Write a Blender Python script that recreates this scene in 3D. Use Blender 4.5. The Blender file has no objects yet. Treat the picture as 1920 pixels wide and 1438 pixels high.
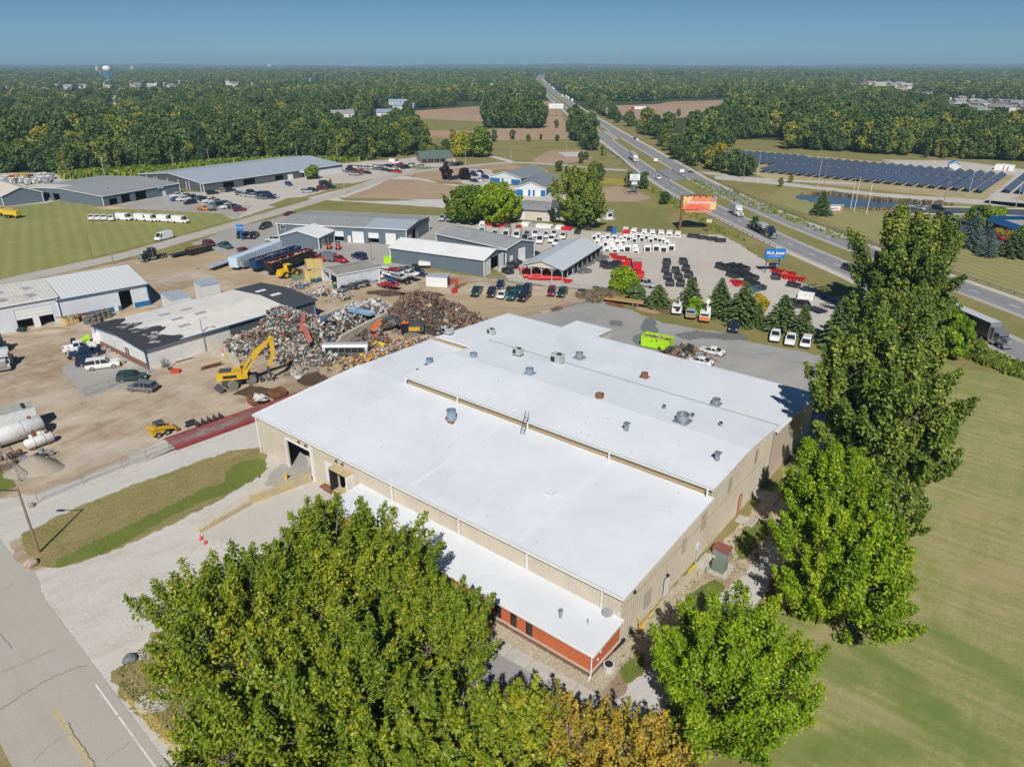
import bpy,math,random
import numpy as np
from mathutils import Vector,Matrix
R=math.radians
rnd=random.Random(7)
sc=bpy.context.scene
col=sc.collection
CAMH,FPX,PIT=50.0,1331.0,R(24.2)
cam=bpy.data.cameras.new('camera');co=bpy.data.objects.new('camera',cam);col.objects.link(co)
co.location=(0,0,CAMH);co.rotation_euler=(R(90)-PIT,0,R(0.05))
cam.sensor_fit='HORIZONTAL';cam.sensor_width=36;cam.lens=FPX/1920*36
cam.clip_start=1;cam.clip_end=60000
sc.camera=co
SUN_EL=44.5
w=bpy.data.worlds.new('World');sc.world=w;w.use_nodes=True
nt=w.node_tree
sky=nt.nodes.new('ShaderNodeTexSky');sky.sky_type='NISHITA';sky.sun_disc=False
sky.sun_elevation=R(SUN_EL);sky.sun_rotation=R(178)
sky.altitude=500;sky.air_density=0.6;sky.dust_density=0.0;sky.ozone_density=3.0
bg=nt.nodes['Background'];bg.inputs['Strength'].default_value=0.058
tint=nt.nodes.new('ShaderNodeMix');tint.data_type='RGBA';tint.blend_type='MULTIPLY';tint.inputs[0].default_value=1.0
tint.inputs[7].default_value=(.54,.82,.93,1)
nt.links.new(sky.outputs[0],tint.inputs[6]);nt.links.new(tint.outputs[2],bg.inputs[0])
sl=bpy.data.lights.new('sun','SUN');sl.energy=4.9;sl.angle=R(0.53);sl.color=(1.0,0.955,0.89)
so=bpy.data.objects.new('sun',sl);col.objects.link(so)
so.rotation_euler=(R(90-SUN_EL),0,R(-1.5));so.location=(0,-100,200)
sc.view_settings.view_transform='Standard';sc.view_settings.look='None'
sc.view_settings.exposure=0.0;sc.view_settings.gamma=1.0;sc.view_settings.use_curve_mapping=False
sc.cycles.max_bounces=5;sc.cycles.diffuse_bounces=2;sc.cycles.glossy_bounces=2
sc.cycles.transmission_bounces=3;sc.cycles.transparent_max_bounces=6;sc.cycles.volume_bounces=0
sc.cycles.caustics_reflective=False;sc.cycles.caustics_refractive=False
def g(px,py,z=0.0):
 u=(px-960)/FPX;v=-(py-719)/FPX
 dx,dy,dz=u,math.cos(PIT)+v*math.sin(PIT),-math.sin(PIT)+v*math.cos(PIT)
 t=(z-CAMH)/dz
 return (dx*t,dy*t)
def gp(l,z=0.0):return [g(a,b,z)for a,b in l]
def head(px,py,dx,dy):
 a=g(px,py);b=g(px+dx,py+dy)
 return math.atan2(b[1]-a[1],b[0]-a[0])
def setp(o,label=None,cat=None,group=None,kind=None):
 if label:o['label']=label
 if cat:o['category']=cat
 if group:o['group']=group
 if kind:o['kind']=kind
 return o
def empty(name,loc,rz=0,label=None,cat=None,group=None):
 o=bpy.data.objects.new(name,None);col.objects.link(o)
 o.location=(loc[0],loc[1],loc[2]if len(loc)>2 else 0);o.rotation_euler=(0,0,rz)
 o.empty_display_size=.3
 return setp(o,label,cat,group)
class MB:
 def __init__(s):s.v=[];s.f=[];s.m=[]
 def face(s,pts,m=0):
  n=len(s.v);s.v+=[tuple(p)for p in pts];s.f.append(tuple(range(n,n+len(pts))));s.m.append(m);return s
 def box(s,cx,cy,cz,sx,sy,sz,rz=0,m=0,M=None,top=1.0,topy=None):
  ty=top if topy is None else topy
  c,q=math.cos(rz),math.sin(rz);n=len(s.v)
  for z,kx,ky in ((0,1,1),(sz,top,ty)):
   for a,b in ((-1,-1),(1,-1),(1,1),(-1,1)):
    x,y=a*sx/2*kx,b*sy/2*ky
    p=Vector((cx+x*c-y*q,cy+x*q+y*c,cz+z))
    s.v.append(tuple(M @ p)if M else tuple(p))
  for f in ((0,3,2,1),(4,5,6,7),(0,1,5,4),(1,2,6,5),(2,3,7,6),(3,0,4,7)):
   s.f.append(tuple(n+i for i in f));s.m.append(m)
  return s
 def tube(s,pts,r,n=8,m=0,caps=True):
  if not hasattr(r,'__len__'):r=[r]*len(pts)
  P=[Vector(p)for p in pts];k0=len(s.v);up=Vector((.13,.07,1)).normalized()
  for i,p in enumerate(P):
   d=(P[min(i+1,len(P)-1)]-P[max(i-1,0)])
   d=d.normalized()if d.length>1e-9 else Vector((0,0,1))
   a=d.cross(up if abs(d.dot(up))<.95 else Vector((1,0,0))).normalized();b=d.cross(a)
   for j in range(n):
    t=2*math.pi*j/n
    s.v.append(tuple(p+(a*math.cos(t)+b*math.sin(t))*r[i]))
  for i in range(len(P)-1):
   for j in range(n):
    a0=k0+i*n+j;a1=k0+i*n+(j+1)%n
    s.f.append((a0,a1,a1+n,a0+n));s.m.append(m)
  if caps:
   s.f.append(tuple(k0+j for j in range(n)));s.m.append(m)
   s.f.append(tuple(k0+(len(P)-1)*n+j for j in reversed(range(n))));s.m.append(m)
  return s
 def cyl(s,cx,cy,z0,z1,r,n=12,m=0,r1=None,open_top=False):
  s.tube([(cx,cy,z0),(cx,cy,z1)],[r,r if r1 is None else r1],n,m,caps=not open_top);return s
 def prism(s,poly,z0,z1,m=0,mt=None):
  n=len(poly);b=len(s.v)
  s.v+=[(x,y,z0)for x,y in poly]+[(x,y,z1)for x,y in poly]
  s.f.append(tuple(b+i for i in reversed(range(n))));s.m.append(m)
  s.f.append(tuple(b+n+i for i in range(n)));s.m.append(m if mt is None else mt)
  for i in range(n):
   j=(i+1)%n;s.f.append((b+i,b+j,b+n+j,b+n+i));s.m.append(m)
  return s
 def slab(s,pts,t,m=0):
  n=len(pts);b=len(s.v)
  s.v+=[tuple(p)for p in pts]+[(p[0],p[1],p[2]-t)for p in pts]
  s.f.append(tuple(b+i for i in range(n)));s.m.append(m)
  s.f.append(tuple(b+n+i for i in reversed(range(n))));s.m.append(m)
  for i in range(n):
   j=(i+1)%n;s.f.append((b+i,b+n+i,b+n+j,b+j));s.m.append(m)
  return s
 def mesh(s,name,mats,smooth=False):
  me=bpy.data.meshes.new(name);me.from_pydata(s.v,[],s.f)
  for m in (mats if isinstance(mats,(list,tuple))else [mats]):me.materials.append(m)
  if any(s.m):me.polygons.foreach_set('material_index',s.m)
  if smooth:me.polygons.foreach_set('use_smooth',[True]*len(me.polygons))
  me.update();return me
 def build(s,name,mats,parent=None,smooth=False,label=None,cat=None,group=None,kind=None):
  o=bpy.data.objects.new(name,s.mesh(name,mats,smooth));col.objects.link(o)
  if parent is not None:o.parent=parent
  return setp(o,label,cat,group,kind)
def inst(name,me,parent=None,loc=(0,0,0),rot=(0,0,0),scl=(1,1,1),mat=None):
 o=bpy.data.objects.new(name,me);col.objects.link(o)
 if parent is not None:o.parent=parent
 o.location=loc;o.rotation_euler=rot;o.scale=scl
 if mat is not None:
  o.material_slots[0].link='OBJECT';o.material_slots[0].material=mat
 return o
def copy_tree(o,parent=None):
 c=o.copy();col.objects.link(c);c.parent=parent
 for ch in list(o.children):copy_tree(ch,c)
 return c
MATS={}
def node(nt,t,**k):
 n=nt.nodes.new(t)
 for a,b in k.items():setattr(n,a,b)
 return n
def ramp(nt,stops):
 r=nt.nodes.new('ShaderNodeValToRGB')
 e=r.color_ramp.elements
 while len(e)<len(stops):e.new(.5)
 for i,(p,c)in enumerate(stops):
  e[i].position=p;e[i].color=(c[0],c[1],c[2],1)
 return r
def mixc(nt,fac,a,b,mode='MIX'):
 m=nt.nodes.new('ShaderNodeMix');m.data_type='RGBA';m.blend_type=mode;m.clamp_factor=True
 for s,v in ((m.inputs[0],fac),(m.inputs[6],a),(m.inputs[7],b)):
  if isinstance(v,(int,float)):s.default_value=v
  elif isinstance(v,tuple):s.default_value=(v[0],v[1],v[2],1)
  else:nt.links.new(v,s)
 return m.outputs[2]
def noise(nt,co_,scale,detail=4,rough=.55,dist=0.0):
 n=nt.nodes.new('ShaderNodeTexNoise');n.inputs['Scale'].default_value=scale
 n.inputs['Detail'].default_value=detail;n.inputs['Roughness'].default_value=rough
 n.inputs['Distortion'].default_value=dist
 nt.links.new(co_,n.inputs['Vector']);return n.outputs['Fac']
def mapr(nt,v,a,b,c=0.0,d=1.0):
 m=nt.nodes.new('ShaderNodeMapRange');nt.links.new(v,m.inputs[0])
 for i,x in enumerate((a,b,c,d)):m.inputs[i+1].default_value=x
 return m.outputs[0]
def newmat(name):
 m=bpy.data.materials.new(name);m.use_nodes=True
 nt=m.node_tree;return m,nt,nt.nodes['Principled BSDF']
def coords(nt,rot=0.0,scl=(1,1,1),kind='Object'):
 tc=nt.nodes.new('ShaderNodeTexCoord');mp=nt.nodes.new('ShaderNodeMapping')
 mp.inputs['Rotation'].default_value=(0,0,rot)
 nt.links.new(tc.outputs[kind],mp.inputs['Vector'])
 if scl==(1,1,1):return mp.outputs[0]
 m2=nt.nodes.new('ShaderNodeMapping');m2.inputs['Scale'].default_value=scl
 nt.links.new(mp.outputs[0],m2.inputs['Vector']);return m2.outputs[0]
def bump(nt,p,h,strength,dist=.05):
 b=nt.nodes.new('ShaderNodeBump');b.inputs['Strength'].default_value=strength
 b.inputs['Distance'].default_value=dist
 nt.links.new(h,b.inputs['Height']);nt.links.new(b.outputs[0],p.inputs['Normal'])
def mat(name,c,rough=.6,metal=0.0,var=.12,vs=1.5,dirt=None,dirtamt=0.0,coat=0.0,spec=.4,ribs=0,ribdir=0.0,fine=True,em=0):
 if name in MATS:return MATS[name]
 m,nt,p=newmat(name)
 v=coords(nt)
 n1=noise(nt,v,vs,5,.6)
 hi=tuple(min(1,x*(1+var))for x in c);lo=tuple(x*(1-var)for x in c)
 cc=mixc(nt,mapr(nt,n1,.3,.7),lo,hi)
 if dirt is not None:
  n2=noise(nt,v,vs*.35,6,.7,.6)
  cc=mixc(nt,mapr(nt,n2,.62-dirtamt*.4,.78-dirtamt*.25,0,min(1,.35+dirtamt)),cc,dirt)
 nt.links.new(cc,p.inputs['Base Color'])
 p.inputs['Roughness'].default_value=rough;p.inputs['Metallic'].default_value=metal
 p.inputs['Specular IOR Level'].default_value=spec;p.inputs['Coat Weight'].default_value=coat
 p.inputs['Coat Roughness'].default_value=.08
 if ribs:
  v2=coords(nt,ribdir);wv=nt.nodes.new('ShaderNodeTexWave');wv.wave_profile='SIN'
  wv.inputs['Scale'].default_value=ribs;nt.links.new(v2,wv.inputs['Vector'])
  bump(nt,p,wv.outputs['Fac'],.6,.04)
 MATS[name]=m;return m
def ground(name,stops,s=(.03,.25,3.0),w_=(.5,.35,.15),streak=None,rough=.92,extra=None,bmp=.35,stripes=None,spots=None):
 if name in MATS:return MATS[name]
 m,nt,p=newmat(name)
 v=coords(nt)
 a=noise(nt,v,s[0],4,.6,.4);b=noise(nt,v,s[1],5,.65,.3);c=noise(nt,v,s[2],4,.7)
 def mul(x,k):
  q=node(nt,'ShaderNodeMath',operation='MULTIPLY');nt.links.new(x,q.inputs[0]);q.inputs[1].default_value=k;return q.outputs[0]
 def add(x,y):
  q=node(nt,'ShaderNodeMath',operation='ADD');nt.links.new(x,q.inputs[0]);nt.links.new(y,q.inputs[1]);return q.outputs[0]
 t=add(add(mul(a,w_[0]),mul(b,w_[1])),mul(c,w_[2]))
 if streak:
  for i,(ang,ratio,scale,amt)in enumerate(streak if isinstance(streak,list)else [streak]):
   v2=coords(nt,-ang,(1/ratio,1,1));sn=noise(nt,v2,scale,5,.65,.5)
   t=add(t,mul(mapr(nt,sn,.25,.75,-1,1),amt))
 if stripes:
  ang,width,amt=stripes
  v3=coords(nt,-ang);wv=nt.nodes.new('ShaderNodeTexWave');wv.bands_direction='Y'
  wv.inputs['Scale'].default_value=math.pi/width/10 ;wv.inputs['Distortion'].default_value=1.2
  wv.inputs['Detail'].default_value=3;wv.inputs['Detail Scale'].default_value=.6
  nt.links.new(v3,wv.inputs['Vector'])
  t=add(t,mul(mapr(nt,wv.outputs['Fac'],0,1,-1,1),amt))
 r=ramp(nt,stops);nt.links.new(t,r.inputs[0]);cc=r.outputs[0]
 for ex in (extra or []):#(colour,scale,lo,hi,amount)patches
  n=noise(nt,coords(nt,0,(1,1,1)),ex[1],5,.62,.8)
  cc=mixc(nt,mapr(nt,n,ex[2],ex[3],0,ex[4]),cc,ex[0])
 if spots:# patches with a place of their own:(colour,px,py,rx,ry,heading,amount)
  pn=noise(nt,v,.35,5,.7,.5)
  for c_,px_,py_,rx_,ry_,an_,am_ in spots:
   tc=nt.nodes.new('ShaderNodeTexCoord');mp=nt.nodes.new('ShaderNodeMapping');mp.vector_type='TEXTURE'
   gx_,gy_=g(px_,py_);mp.inputs['Location'].default_value=(gx_,gy_,0);mp.inputs['Rotation'].default_value=(0,0,an_);mp.inputs['Scale'].default_value=(rx_,ry_,1000)
   nt.links.new(tc.outputs['Object'],mp.inputs[0]);gr=nt.nodes.new('ShaderNodeTexGradient');gr.gradient_type='SPHERICAL';nt.links.new(mp.outputs[0],gr.inputs[0])
   cc=mixc(nt,mapr(nt,add(gr.outputs['Fac'],mul(pn,.9)),.62,1.05,0,am_),cc,c_)
 nt.links.new(cc,p.inputs['Base Color']);p.inputs['Roughness'].default_value=rough
 p.inputs['Specular IOR Level'].default_value=.15
 bump(nt,p,add(mul(b,.4),c),bmp,.12)
 at=nt.nodes.new('ShaderNodeAttribute');at.attribute_name='fray'
 fn=add(mul(noise(nt,v,1.1,5,.7),.55),mul(noise(nt,v,.25,3,.6),.45))
 th=node(nt,'ShaderNodeMath',operation='GREATER_THAN')
 nt.links.new(mapr(nt,fn,.3,.7),th.inputs[0]);nt.links.new(at.outputs['Fac'],th.inputs[1])
 tr=nt.nodes.new('ShaderNodeBsdfTransparent');ms=nt.nodes.new('ShaderNodeMixShader')
 nt.links.new(th.outputs[0],ms.inputs[0]);nt.links.new(tr.outputs[0],ms.inputs[1]);nt.links.new(p.outputs[0],ms.inputs[2])
 nt.links.new(ms.outputs[0],nt.nodes['Material Output'].inputs['Surface'])
 MATS[name]=m;return m
def leafmat(name,stops,rand=.25,trans=.3,stand=0):
 if name in MATS:return MATS[name]
 m,nt,p=newmat(name)
 at=nt.nodes.new('ShaderNodeAttribute');at.attribute_name='tint'
 oi=nt.nodes.new('ShaderNodeObjectInfo')
 a=node(nt,'ShaderNodeMath',operation='MULTIPLY_ADD')
 nt.links.new(oi.outputs['Random'],a.inputs[0]);a.inputs[1].default_value=rand
 sb=node(nt,'ShaderNodeMath',operation='ADD');sb.inputs[1].default_value=-rand/2
 nt.links.new(at.outputs['Fac'],sb.inputs[0]);nt.links.new(sb.outputs[0],a.inputs[2])
 tone=a.outputs[0]
 if stand:# stands of trees share a tone
  n_=noise(nt,oi.outputs['Location'],.011,3,.6);q=node(nt,'ShaderNodeMath',operation='MULTIPLY_ADD')
  nt.links.new(mapr(nt,n_,.3,.7,-.5,.5),q.inputs[0]);q.inputs[1].default_value=stand;nt.links.new(tone,q.inputs[2]);tone=q.outputs[0]
 r=ramp(nt,stops);nt.links.new(tone,r.inputs[0])
 nt.links.new(r.outputs[0],p.inputs['Base Color'])
 p.inputs['Roughness'].default_value=.5;p.inputs['Specular IOR Level'].default_value=.3
 tr=nt.nodes.new('ShaderNodeBsdfTranslucent');nt.links.new(r.outputs[0],tr.inputs['Color'])
 ms=nt.nodes.new('ShaderNodeMixShader');ms.inputs[0].default_value=trans
 nt.links.new(p.outputs[0],ms.inputs[1]);nt.links.new(tr.outputs[0],ms.inputs[2])
 nt.links.new(ms.outputs[0],nt.nodes['Material Output'].inputs['Surface'])
 MATS[name]=m;return m
def inpoly(x,y,poly):
 c=np.zeros(len(x),bool);n=len(poly);j=n-1
 for i in range(n):
  xi,yi=poly[i];xj,yj=poly[j]
  if yi!=yj:
   k=((yi>y)!=(yj>y))&(x<(xj-xi)*(y-yi)/(yj-yi)+xi);c ^=k
  j=i
 return c
def rough_edge(poly,seg,jag,seed=0):
 rr=random.Random(seed);out=[]
 n=len(poly)
 for i in range(n):
  a,b=poly[i],poly[(i+1)%n];L=math.hypot(b[0]-a[0],b[1]-a[1])
  k=max(1,min(120,int(L/seg)));nx,ny=-(b[1]-a[1])/(L+1e-9),(b[0]-a[0])/(L+1e-9)
  for q in range(k):
   t=q/k;d=rr.gauss(0,jag)if q else rr.gauss(0,jag*.4)
   out.append((a[0]+(b[0]-a[0])*t+nx*d,a[1]+(b[1]-a[1])*t+ny*d))
 return out
LAY=[0]
def sheet(name,pts,lay,material,jag=0.0,seg=1.2,kind='structure',parent=None,label=None,cat=None,fade=None):
 if jag:pts=rough_edge(pts,seg,jag,len(pts)+lay)
 m=MB();z=.006*lay
 from mathutils.geometry import tessellate_polygon
 tri=tessellate_polygon([[Vector((x,y,0))for x,y in pts]])
 m.v=[(x,y,z)for x,y in pts]
 for a,b,c in tri:
  A,B,C_=pts[a],pts[b],pts[c]
  cr=(B[0]-A[0])*(C_[1]-A[1])-(B[1]-A[1])*(C_[0]-A[0])
  m.f.append((a,b,c)if cr>0 else (a,c,b));m.m.append(0)
 n=len(pts)
 if jag and fade!=0:
  ar=sum(pts[i][0]*pts[(i+1)%n][1]-pts[(i+1)%n][0]*pts[i][1]for i in range(n))
  W=fade or min(3.0,jag*6)
  o=offset(pts+[pts[0],pts[1]],-W if ar>0 else W)[:n]
  o[0]=offset([pts[-1],pts[0],pts[1]],-W if ar>0 else W)[1]
  m.v+=[(x,y,z-.003)for x,y in o]
  for i in range(n):
   j=(i+1)%n;q=(i,n+i,n+j,j)
   m.f.append(q if ar>0 else q[::-1]);m.m.append(0)
 ob=m.build(name,material,parent,kind=kind,label=label,cat=cat)
 if len(m.v)>n:
  at=ob.data.attributes.new('fray','FLOAT','POINT')
  at.data.foreach_set('value',[0.0]*n+[1.0]*(len(m.v)-n))
 return ob
def offset(path,d):
 out=[]
 for i,p in enumerate(path):
  a=path[max(i-1,0)];b=path[min(i+1,len(path)-1)]
  dx,dy=b[0]-a[0],b[1]-a[1];L=math.hypot(dx,dy)+1e-9
  out.append((p[0]-dy/L*d,p[1]+dx/L*d))
 return out
def smooth_path(path,n=6):
 P=[path[0]]+list(path)+[path[-1]];out=[]
 for i in range(1,len(P)-2):
  for k in range(n):
   t=k/n;p0,p1,p2,p3=P[i-1],P[i],P[i+1],P[i+2]
   out.append(tuple(.5*(2*p1[j]+(p2[j]-p0[j])*t+(2*p0[j]-5*p1[j]+4*p2[j]-p3[j])*t*t+(3*p1[j]-p0[j]-3*p2[j]+p3[j])*t**3)for j in (0,1)))
 return out+[tuple(path[-1])]
def ribbon(name,path,d0,d1,lay,material,kind='structure',parent=None):
 a=offset(path,d0);b=offset(path,d1);m=MB();z=.006*lay
 for i in range(len(path)-1):
  m.face([(*b[i],z),(*b[i+1],z),(*a[i+1],z),(*a[i],z)]if d0>d1 else [(*a[i],z),(*a[i+1],z),(*b[i+1],z),(*b[i],z)])
 return m.build(name,material,parent,kind=kind)
def dashes(name,path,d,wid,on,off,lay,material,parent):
 m=MB();z=.006*lay;acc=0;pts=offset(path,d)
 for i in range(len(pts)-1):
  a,b=Vector(pts[i]),Vector(pts[i+1]);L=(b-a).length;t=0
  if L<1e-6:continue
  u=(b-a)/L;nrm=Vector((-u.y,u.x))*wid/2
  while t<L:
   ph=acc%(on+off)
   st=min(L-t,(on-ph)if ph<on else (on+off-ph))
   if ph<on and st>.05:
    p,q=a+u*t,a+u*(t+st)
    m.face([(*(p-nrm),z),(*(q-nrm),z),(*(q+nrm),z),(*(p+nrm),z)])
   t+=st+1e-4;acc+=st+1e-4
 return m.build(name,material,parent)
G_forest=ground('forest_floor',[(.3,(.03,.045,.015)),(.5,(.055,.07,.022)),(.7,(.10,.10,.04))],(.004,.03,.4),(.5,.3,.2))
GR_,DR_=(.125,.185,.035),(.35,.30,.155)
G_lawn=ground('mown_lawn',[(.2,(.12,.16,.035)),(.45,(.20,.225,.065)),(.6,(.26,.26,.095)),(.8,(.38,.33,.16))],(.03,.3,2.6),(.42,.3,.55),
    spots=[(GR_,1570,1250,5.5,3.0,R(-35),.5),(GR_,1690,1270,9,2.6,R(-62),.6),(GR_,1780,1370,8,3.5,R(-50),.6),(GR_,1620,1400,7,3.0,R(0),.6),(GR_,1840,1240,9,2.5,R(-62),.55),(GR_,1480,1400,5,3,0,.5),
     (DR_,1690,1090,9,2.2,R(75),.7),(DR_,1560,1185,5,1.6,R(10),.7),(DR_,1730,840,16,3.0,R(70),.5),(DR_,1870,1080,8,4,R(0),.5),(DR_,1620,1330,6,2.0,R(-35),.4),(DR_,1860,950,14,3,R(10),.4)],
    stripes=(R(-39),1.7,.03),streak=[(R(-39),22,1.3,.12),(R(52),16,.7,.06)],extra=[((.11,.18,.025),.03,.54,.70,.6),((.38,.31,.17),.08,.66,.8,.5)])
G_field=ground('mown_field',[(.2,(.13,.165,.04)),(.45,(.21,.23,.07)),(.6,(.265,.265,.095)),(.8,(.36,.32,.14))],(.02,.2,1.6),(.4,.3,.4),
    stripes=(R(122),3.6,.05),streak=[(R(3),10,.8,.05)])
G_rough=ground('rough_grass',[(.2,(.10,.125,.03)),(.45,(.18,.18,.055)),(.6,(.25,.215,.085)),(.8,(.34,.26,.14))],(.05,.4,4.0),(.5,.35,.25),
    extra=[((.30,.20,.11),.12,.6,.75,.5)])
G_verge=ground('verge_grass',[(.2,(.115,.135,.03)),(.42,(.18,.175,.055)),(.6,(.25,.215,.085)),(.8,(.35,.27,.14))],(.06,.5,3.0),(.4,.35,.5),
    streak=[(R(38),14,1.5,.10)])
G_lush=ground('lush_grass',[(.2,(.09,.135,.02)),(.5,(.14,.175,.035)),(.8,(.21,.205,.065))],(.1,.6,5.0))
G_median=ground('median_grass',[(.2,(.13,.15,.04)),(.5,(.21,.20,.07)),(.8,(.30,.25,.12))],(.03,.3,3.0),streak=[(R(92),16,1.0,.09)])
G_dirt=ground('yard_dirt',[(.22,(.14,.10,.062)),(.42,(.24,.176,.115)),(.57,(.33,.25,.168)),(.66,(.43,.345,.25)),(.85,(.55,.48,.39))],
    (.045,.16,2.5),(.62,.45,.25),streak=[(R(62),10,.45,.08),(R(20),12,.3,.06),(R(-30),8,.25,.05)],
    spots=[((.46,.43,.38),400,660,9,5,R(20),.4),((.44,.41,.36),200,560,14,6,R(30),.4),((.22,.16,.10),560,730,12,5,R(20),.5),((.47,.45,.41),200,850,20,3.5,R(37),.35),((.46,.44,.40),40,760,10,6,R(30),.25),((.5,.47,.42),350,520,12,6,R(10),.4)],
    extra=[((.10,.07,.045),.16,.66,.76,.6),((.50,.46,.40),.09,.62,.75,.5)])
G_sand=ground('sandy_yard',[(.2,(.26,.19,.12)),(.45,(.40,.31,.20)),(.6,(.46,.37,.25)),(.85,(.54,.45,.33))],
    (.04,.25,2.5),(.45,.3,.18),streak=[(R(10),10,.5,.09)],extra=[((.12,.085,.05),.2,.68,.78,.5)])
G_gravel=ground('pale_gravel',[(.2,(.36,.325,.275)),(.45,(.46,.425,.38)),(.6,(.535,.505,.465)),(.85,(.62,.59,.55))],
    (.04,.25,3.0),(.42,.3,.5),streak=[(R(38),18,.8,.10),(R(10),14,.5,.07),(R(75),14,.6,.05)],extra=[((.36,.31,.24),.07,.56,.74,.4),((.33,.33,.32),.12,.66,.74,.35)])
G_lane=ground('limestone_lane',[(.2,(.43,.40,.36)),(.45,(.54,.52,.49)),(.6,(.60,.58,.555)),(.85,(.66,.64,.61))],
    (.03,.25,5.0),(.35,.25,.2),streak=[(R(37),30,1.6,.12)])
G_lot=ground('dealer_gravel',[(.2,(.40,.36,.31)),(.45,(.47,.44,.395)),(.6,(.53,.50,.455)),(.85,(.60,.57,.53))],
   (.02,.15,3.0),(.45,.3,.15),streak=[(R(70),12,.35,.07),(R(15),9,.3,.05)])
G_back=ground('grey_yard',[(.2,(.19,.19,.18)),(.4,(.29,.29,.28)),(.58,(.36,.35,.335)),(.85,(.47,.45,.42))],
    (.03,.18,4.0),(.5,.3,.15),streak=[(R(15),9,.4,.07)],extra=[((.20,.235,.24),.045,.52,.66,.7)])
G_puddle=ground('wet_stain',[(.3,(.13,.14,.14)),(.7,(.21,.22,.215))],(.2,1,4),rough=.35)
G_oil=ground('oily_dirt',[(.3,(.05,.035,.025)),(.7,(.15,.10,.06))],(.2,1,4),rough=.7)
G_asph=ground('old_asphalt',[(.2,(.33,.305,.27)),(.5,(.42,.39,.35)),(.8,(.44,.42,.385))],(.05,.4,8.0),(.45,.3,.3),streak=[(R(-220),26,1.0,.09)],extra=[((.27,.255,.23),.08,.58,.64,.55),((.50,.475,.43),.15,.62,.72,.4)])
G_hwy=ground('highway_asphalt',[(.2,(.20,.20,.205)),(.5,(.255,.255,.26)),(.8,(.33,.325,.32))],(.02,.3,4.0),(.4,.3,.15),streak=[(R(96),40,.45,.12)])
G_shoulder=ground('concrete_shoulder',[(.2,(.40,.375,.33)),(.5,(.50,.47,.42)),(.8,(.58,.55,.50))],(.05,.4,3.0),streak=[(R(96),30,.8,.06)])
G_plot=ground('parking_asphalt',[(.2,(.27,.26,.25)),(.5,(.35,.335,.315)),(.8,(.44,.42,.39))],(.04,.3,3.0),streak=[(R(20),10,.5,.07)])
G_dark=ground('fresh_asphalt',[(.2,(.055,.06,.075)),(.8,(.11,.115,.13))],(.05,.4,4.0))
G_conc=ground('concrete_pale',[(.2,(.42,.39,.34)),(.5,(.50,.475,.43)),(.8,(.58,.55,.51))],(.06,.5,5.0))
G_till=ground('tilled_soil',[(.2,(.27,.17,.105)),(.5,(.37,.255,.165)),(.8,(.45,.33,.23))],(.006,.05,.8),(.5,.35,.2),streak=[(R(5),12,.12,.08)],
    extra=[((.24,.22,.09),.02,.62,.75,.4)])
G_till2=ground('graded_soil',[(.2,(.28,.185,.12)),(.5,(.37,.265,.18)),(.8,(.44,.34,.24))],(.02,.15,2),streak=[(R(8),12,.3,.07)])
G_straw=ground('straw_field',[(.2,(.42,.32,.17)),(.8,(.58,.46,.27))],(.01,.1,1))
G_sol=ground('solar_ground',[(.2,(.20,.20,.07)),(.45,(.34,.29,.15)),(.8,(.52,.44,.30))],(.03,.2,1.5))
G_pebble=ground('river_pebbles',[(.25,(.30,.24,.16)),(.5,(.44,.38,.28)),(.75,(.56,.50,.39))],(.3,2.2,9.0),(.2,.3,.5),bmp=1.0)
M_line=mat('road_paint_white',(.72,.72,.70),.7,var=.15,vs=.6,dirt=(.32,.31,.3),dirtamt=.35)
M_yel=mat('road_paint_yellow',(.55,.42,.16),.7,var=.15,vs=.6,dirt=(.33,.31,.27),dirtamt=.25)
M_crack=mat('crack_sealer',(.11,.105,.10),.7)
sheet('ground',[(-14000,-400),(14000,-400),(14000,15500),(-14000,15500)],0,G_forest)
sheet('grass_field',[(-700,-140),(700,-140),(620,330),(330,345),(240,470),(215,520),(150,560),(110,620),(100,900),(52,900),(40,560),(-30,545),(-45,470),(-90,440),(-130,370),(-200,345),(-420,345)],1,G_rough,.6,6)
sheet('mown_field_grass',gp([(-260,640),(0,524),(212,472),(290,450),(437,412),(430,402),(270,393),(195,391),(130,371),(82,381),(0,392),(-200,402),(-700,500)]),2,G_field,.2,3)
sheet('lawn',[(42,118),(40,98),(38,84),(30,62),(24,48),(20,34),(12,5),(0,-60),(300,-60),(170,60),(105,98),(90,112),(74,122),(60,128)],2,G_lawn,.25,1.5)
sheet('lawn_far_side',gp([(1440,372),(1800,515),(1990,590),(2400,560),(2300,400),(1700,380),(1600,395),(1560,395),(1480,345)]),2,ground('sign_lawn',[(.2,(.19,.19,.07)),(.5,(.28,.26,.11)),(.8,(.36,.32,.16))],(.03,.3,3.0),(.4,.3,.2),stripes=(head(1700,450,60,18),3.2,.09)),.2,3)
sheet('tilled_field',gp([(742,211),(1030,190),(1046,203),(1064,262),(925,264),(790,258),(772,246),(800,232),(765,222)]),2,G_till,1.0,12)
sheet('tilled_field_far',gp([(1128,199),(1230,196),(1262,191),(1358,188),(1352,208),(1335,215),(1262,222),(1190,227),(1165,215)]),2,G_till,1.0,12)
sheet('field_grass_strip',gp([(765,222),(905,229),(905,240),(955,240),(880,246),(775,244)]),3,G_median,.6,8)
sheet('field_grass_south',gp([(790,258),(925,264),(1064,262),(1075,292),(1060,300),(960,302),(860,300),(850,285)]),3,G_rough,.6,8)
sheet('straw_field',gp([(478,172),(560,164),(618,157),(612,163),(556,170),(482,178)]),2,G_straw)
sheet('straw_patch',gp([(205,180),(226,180),(222,189),(212,190)]),2,G_straw)
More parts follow.
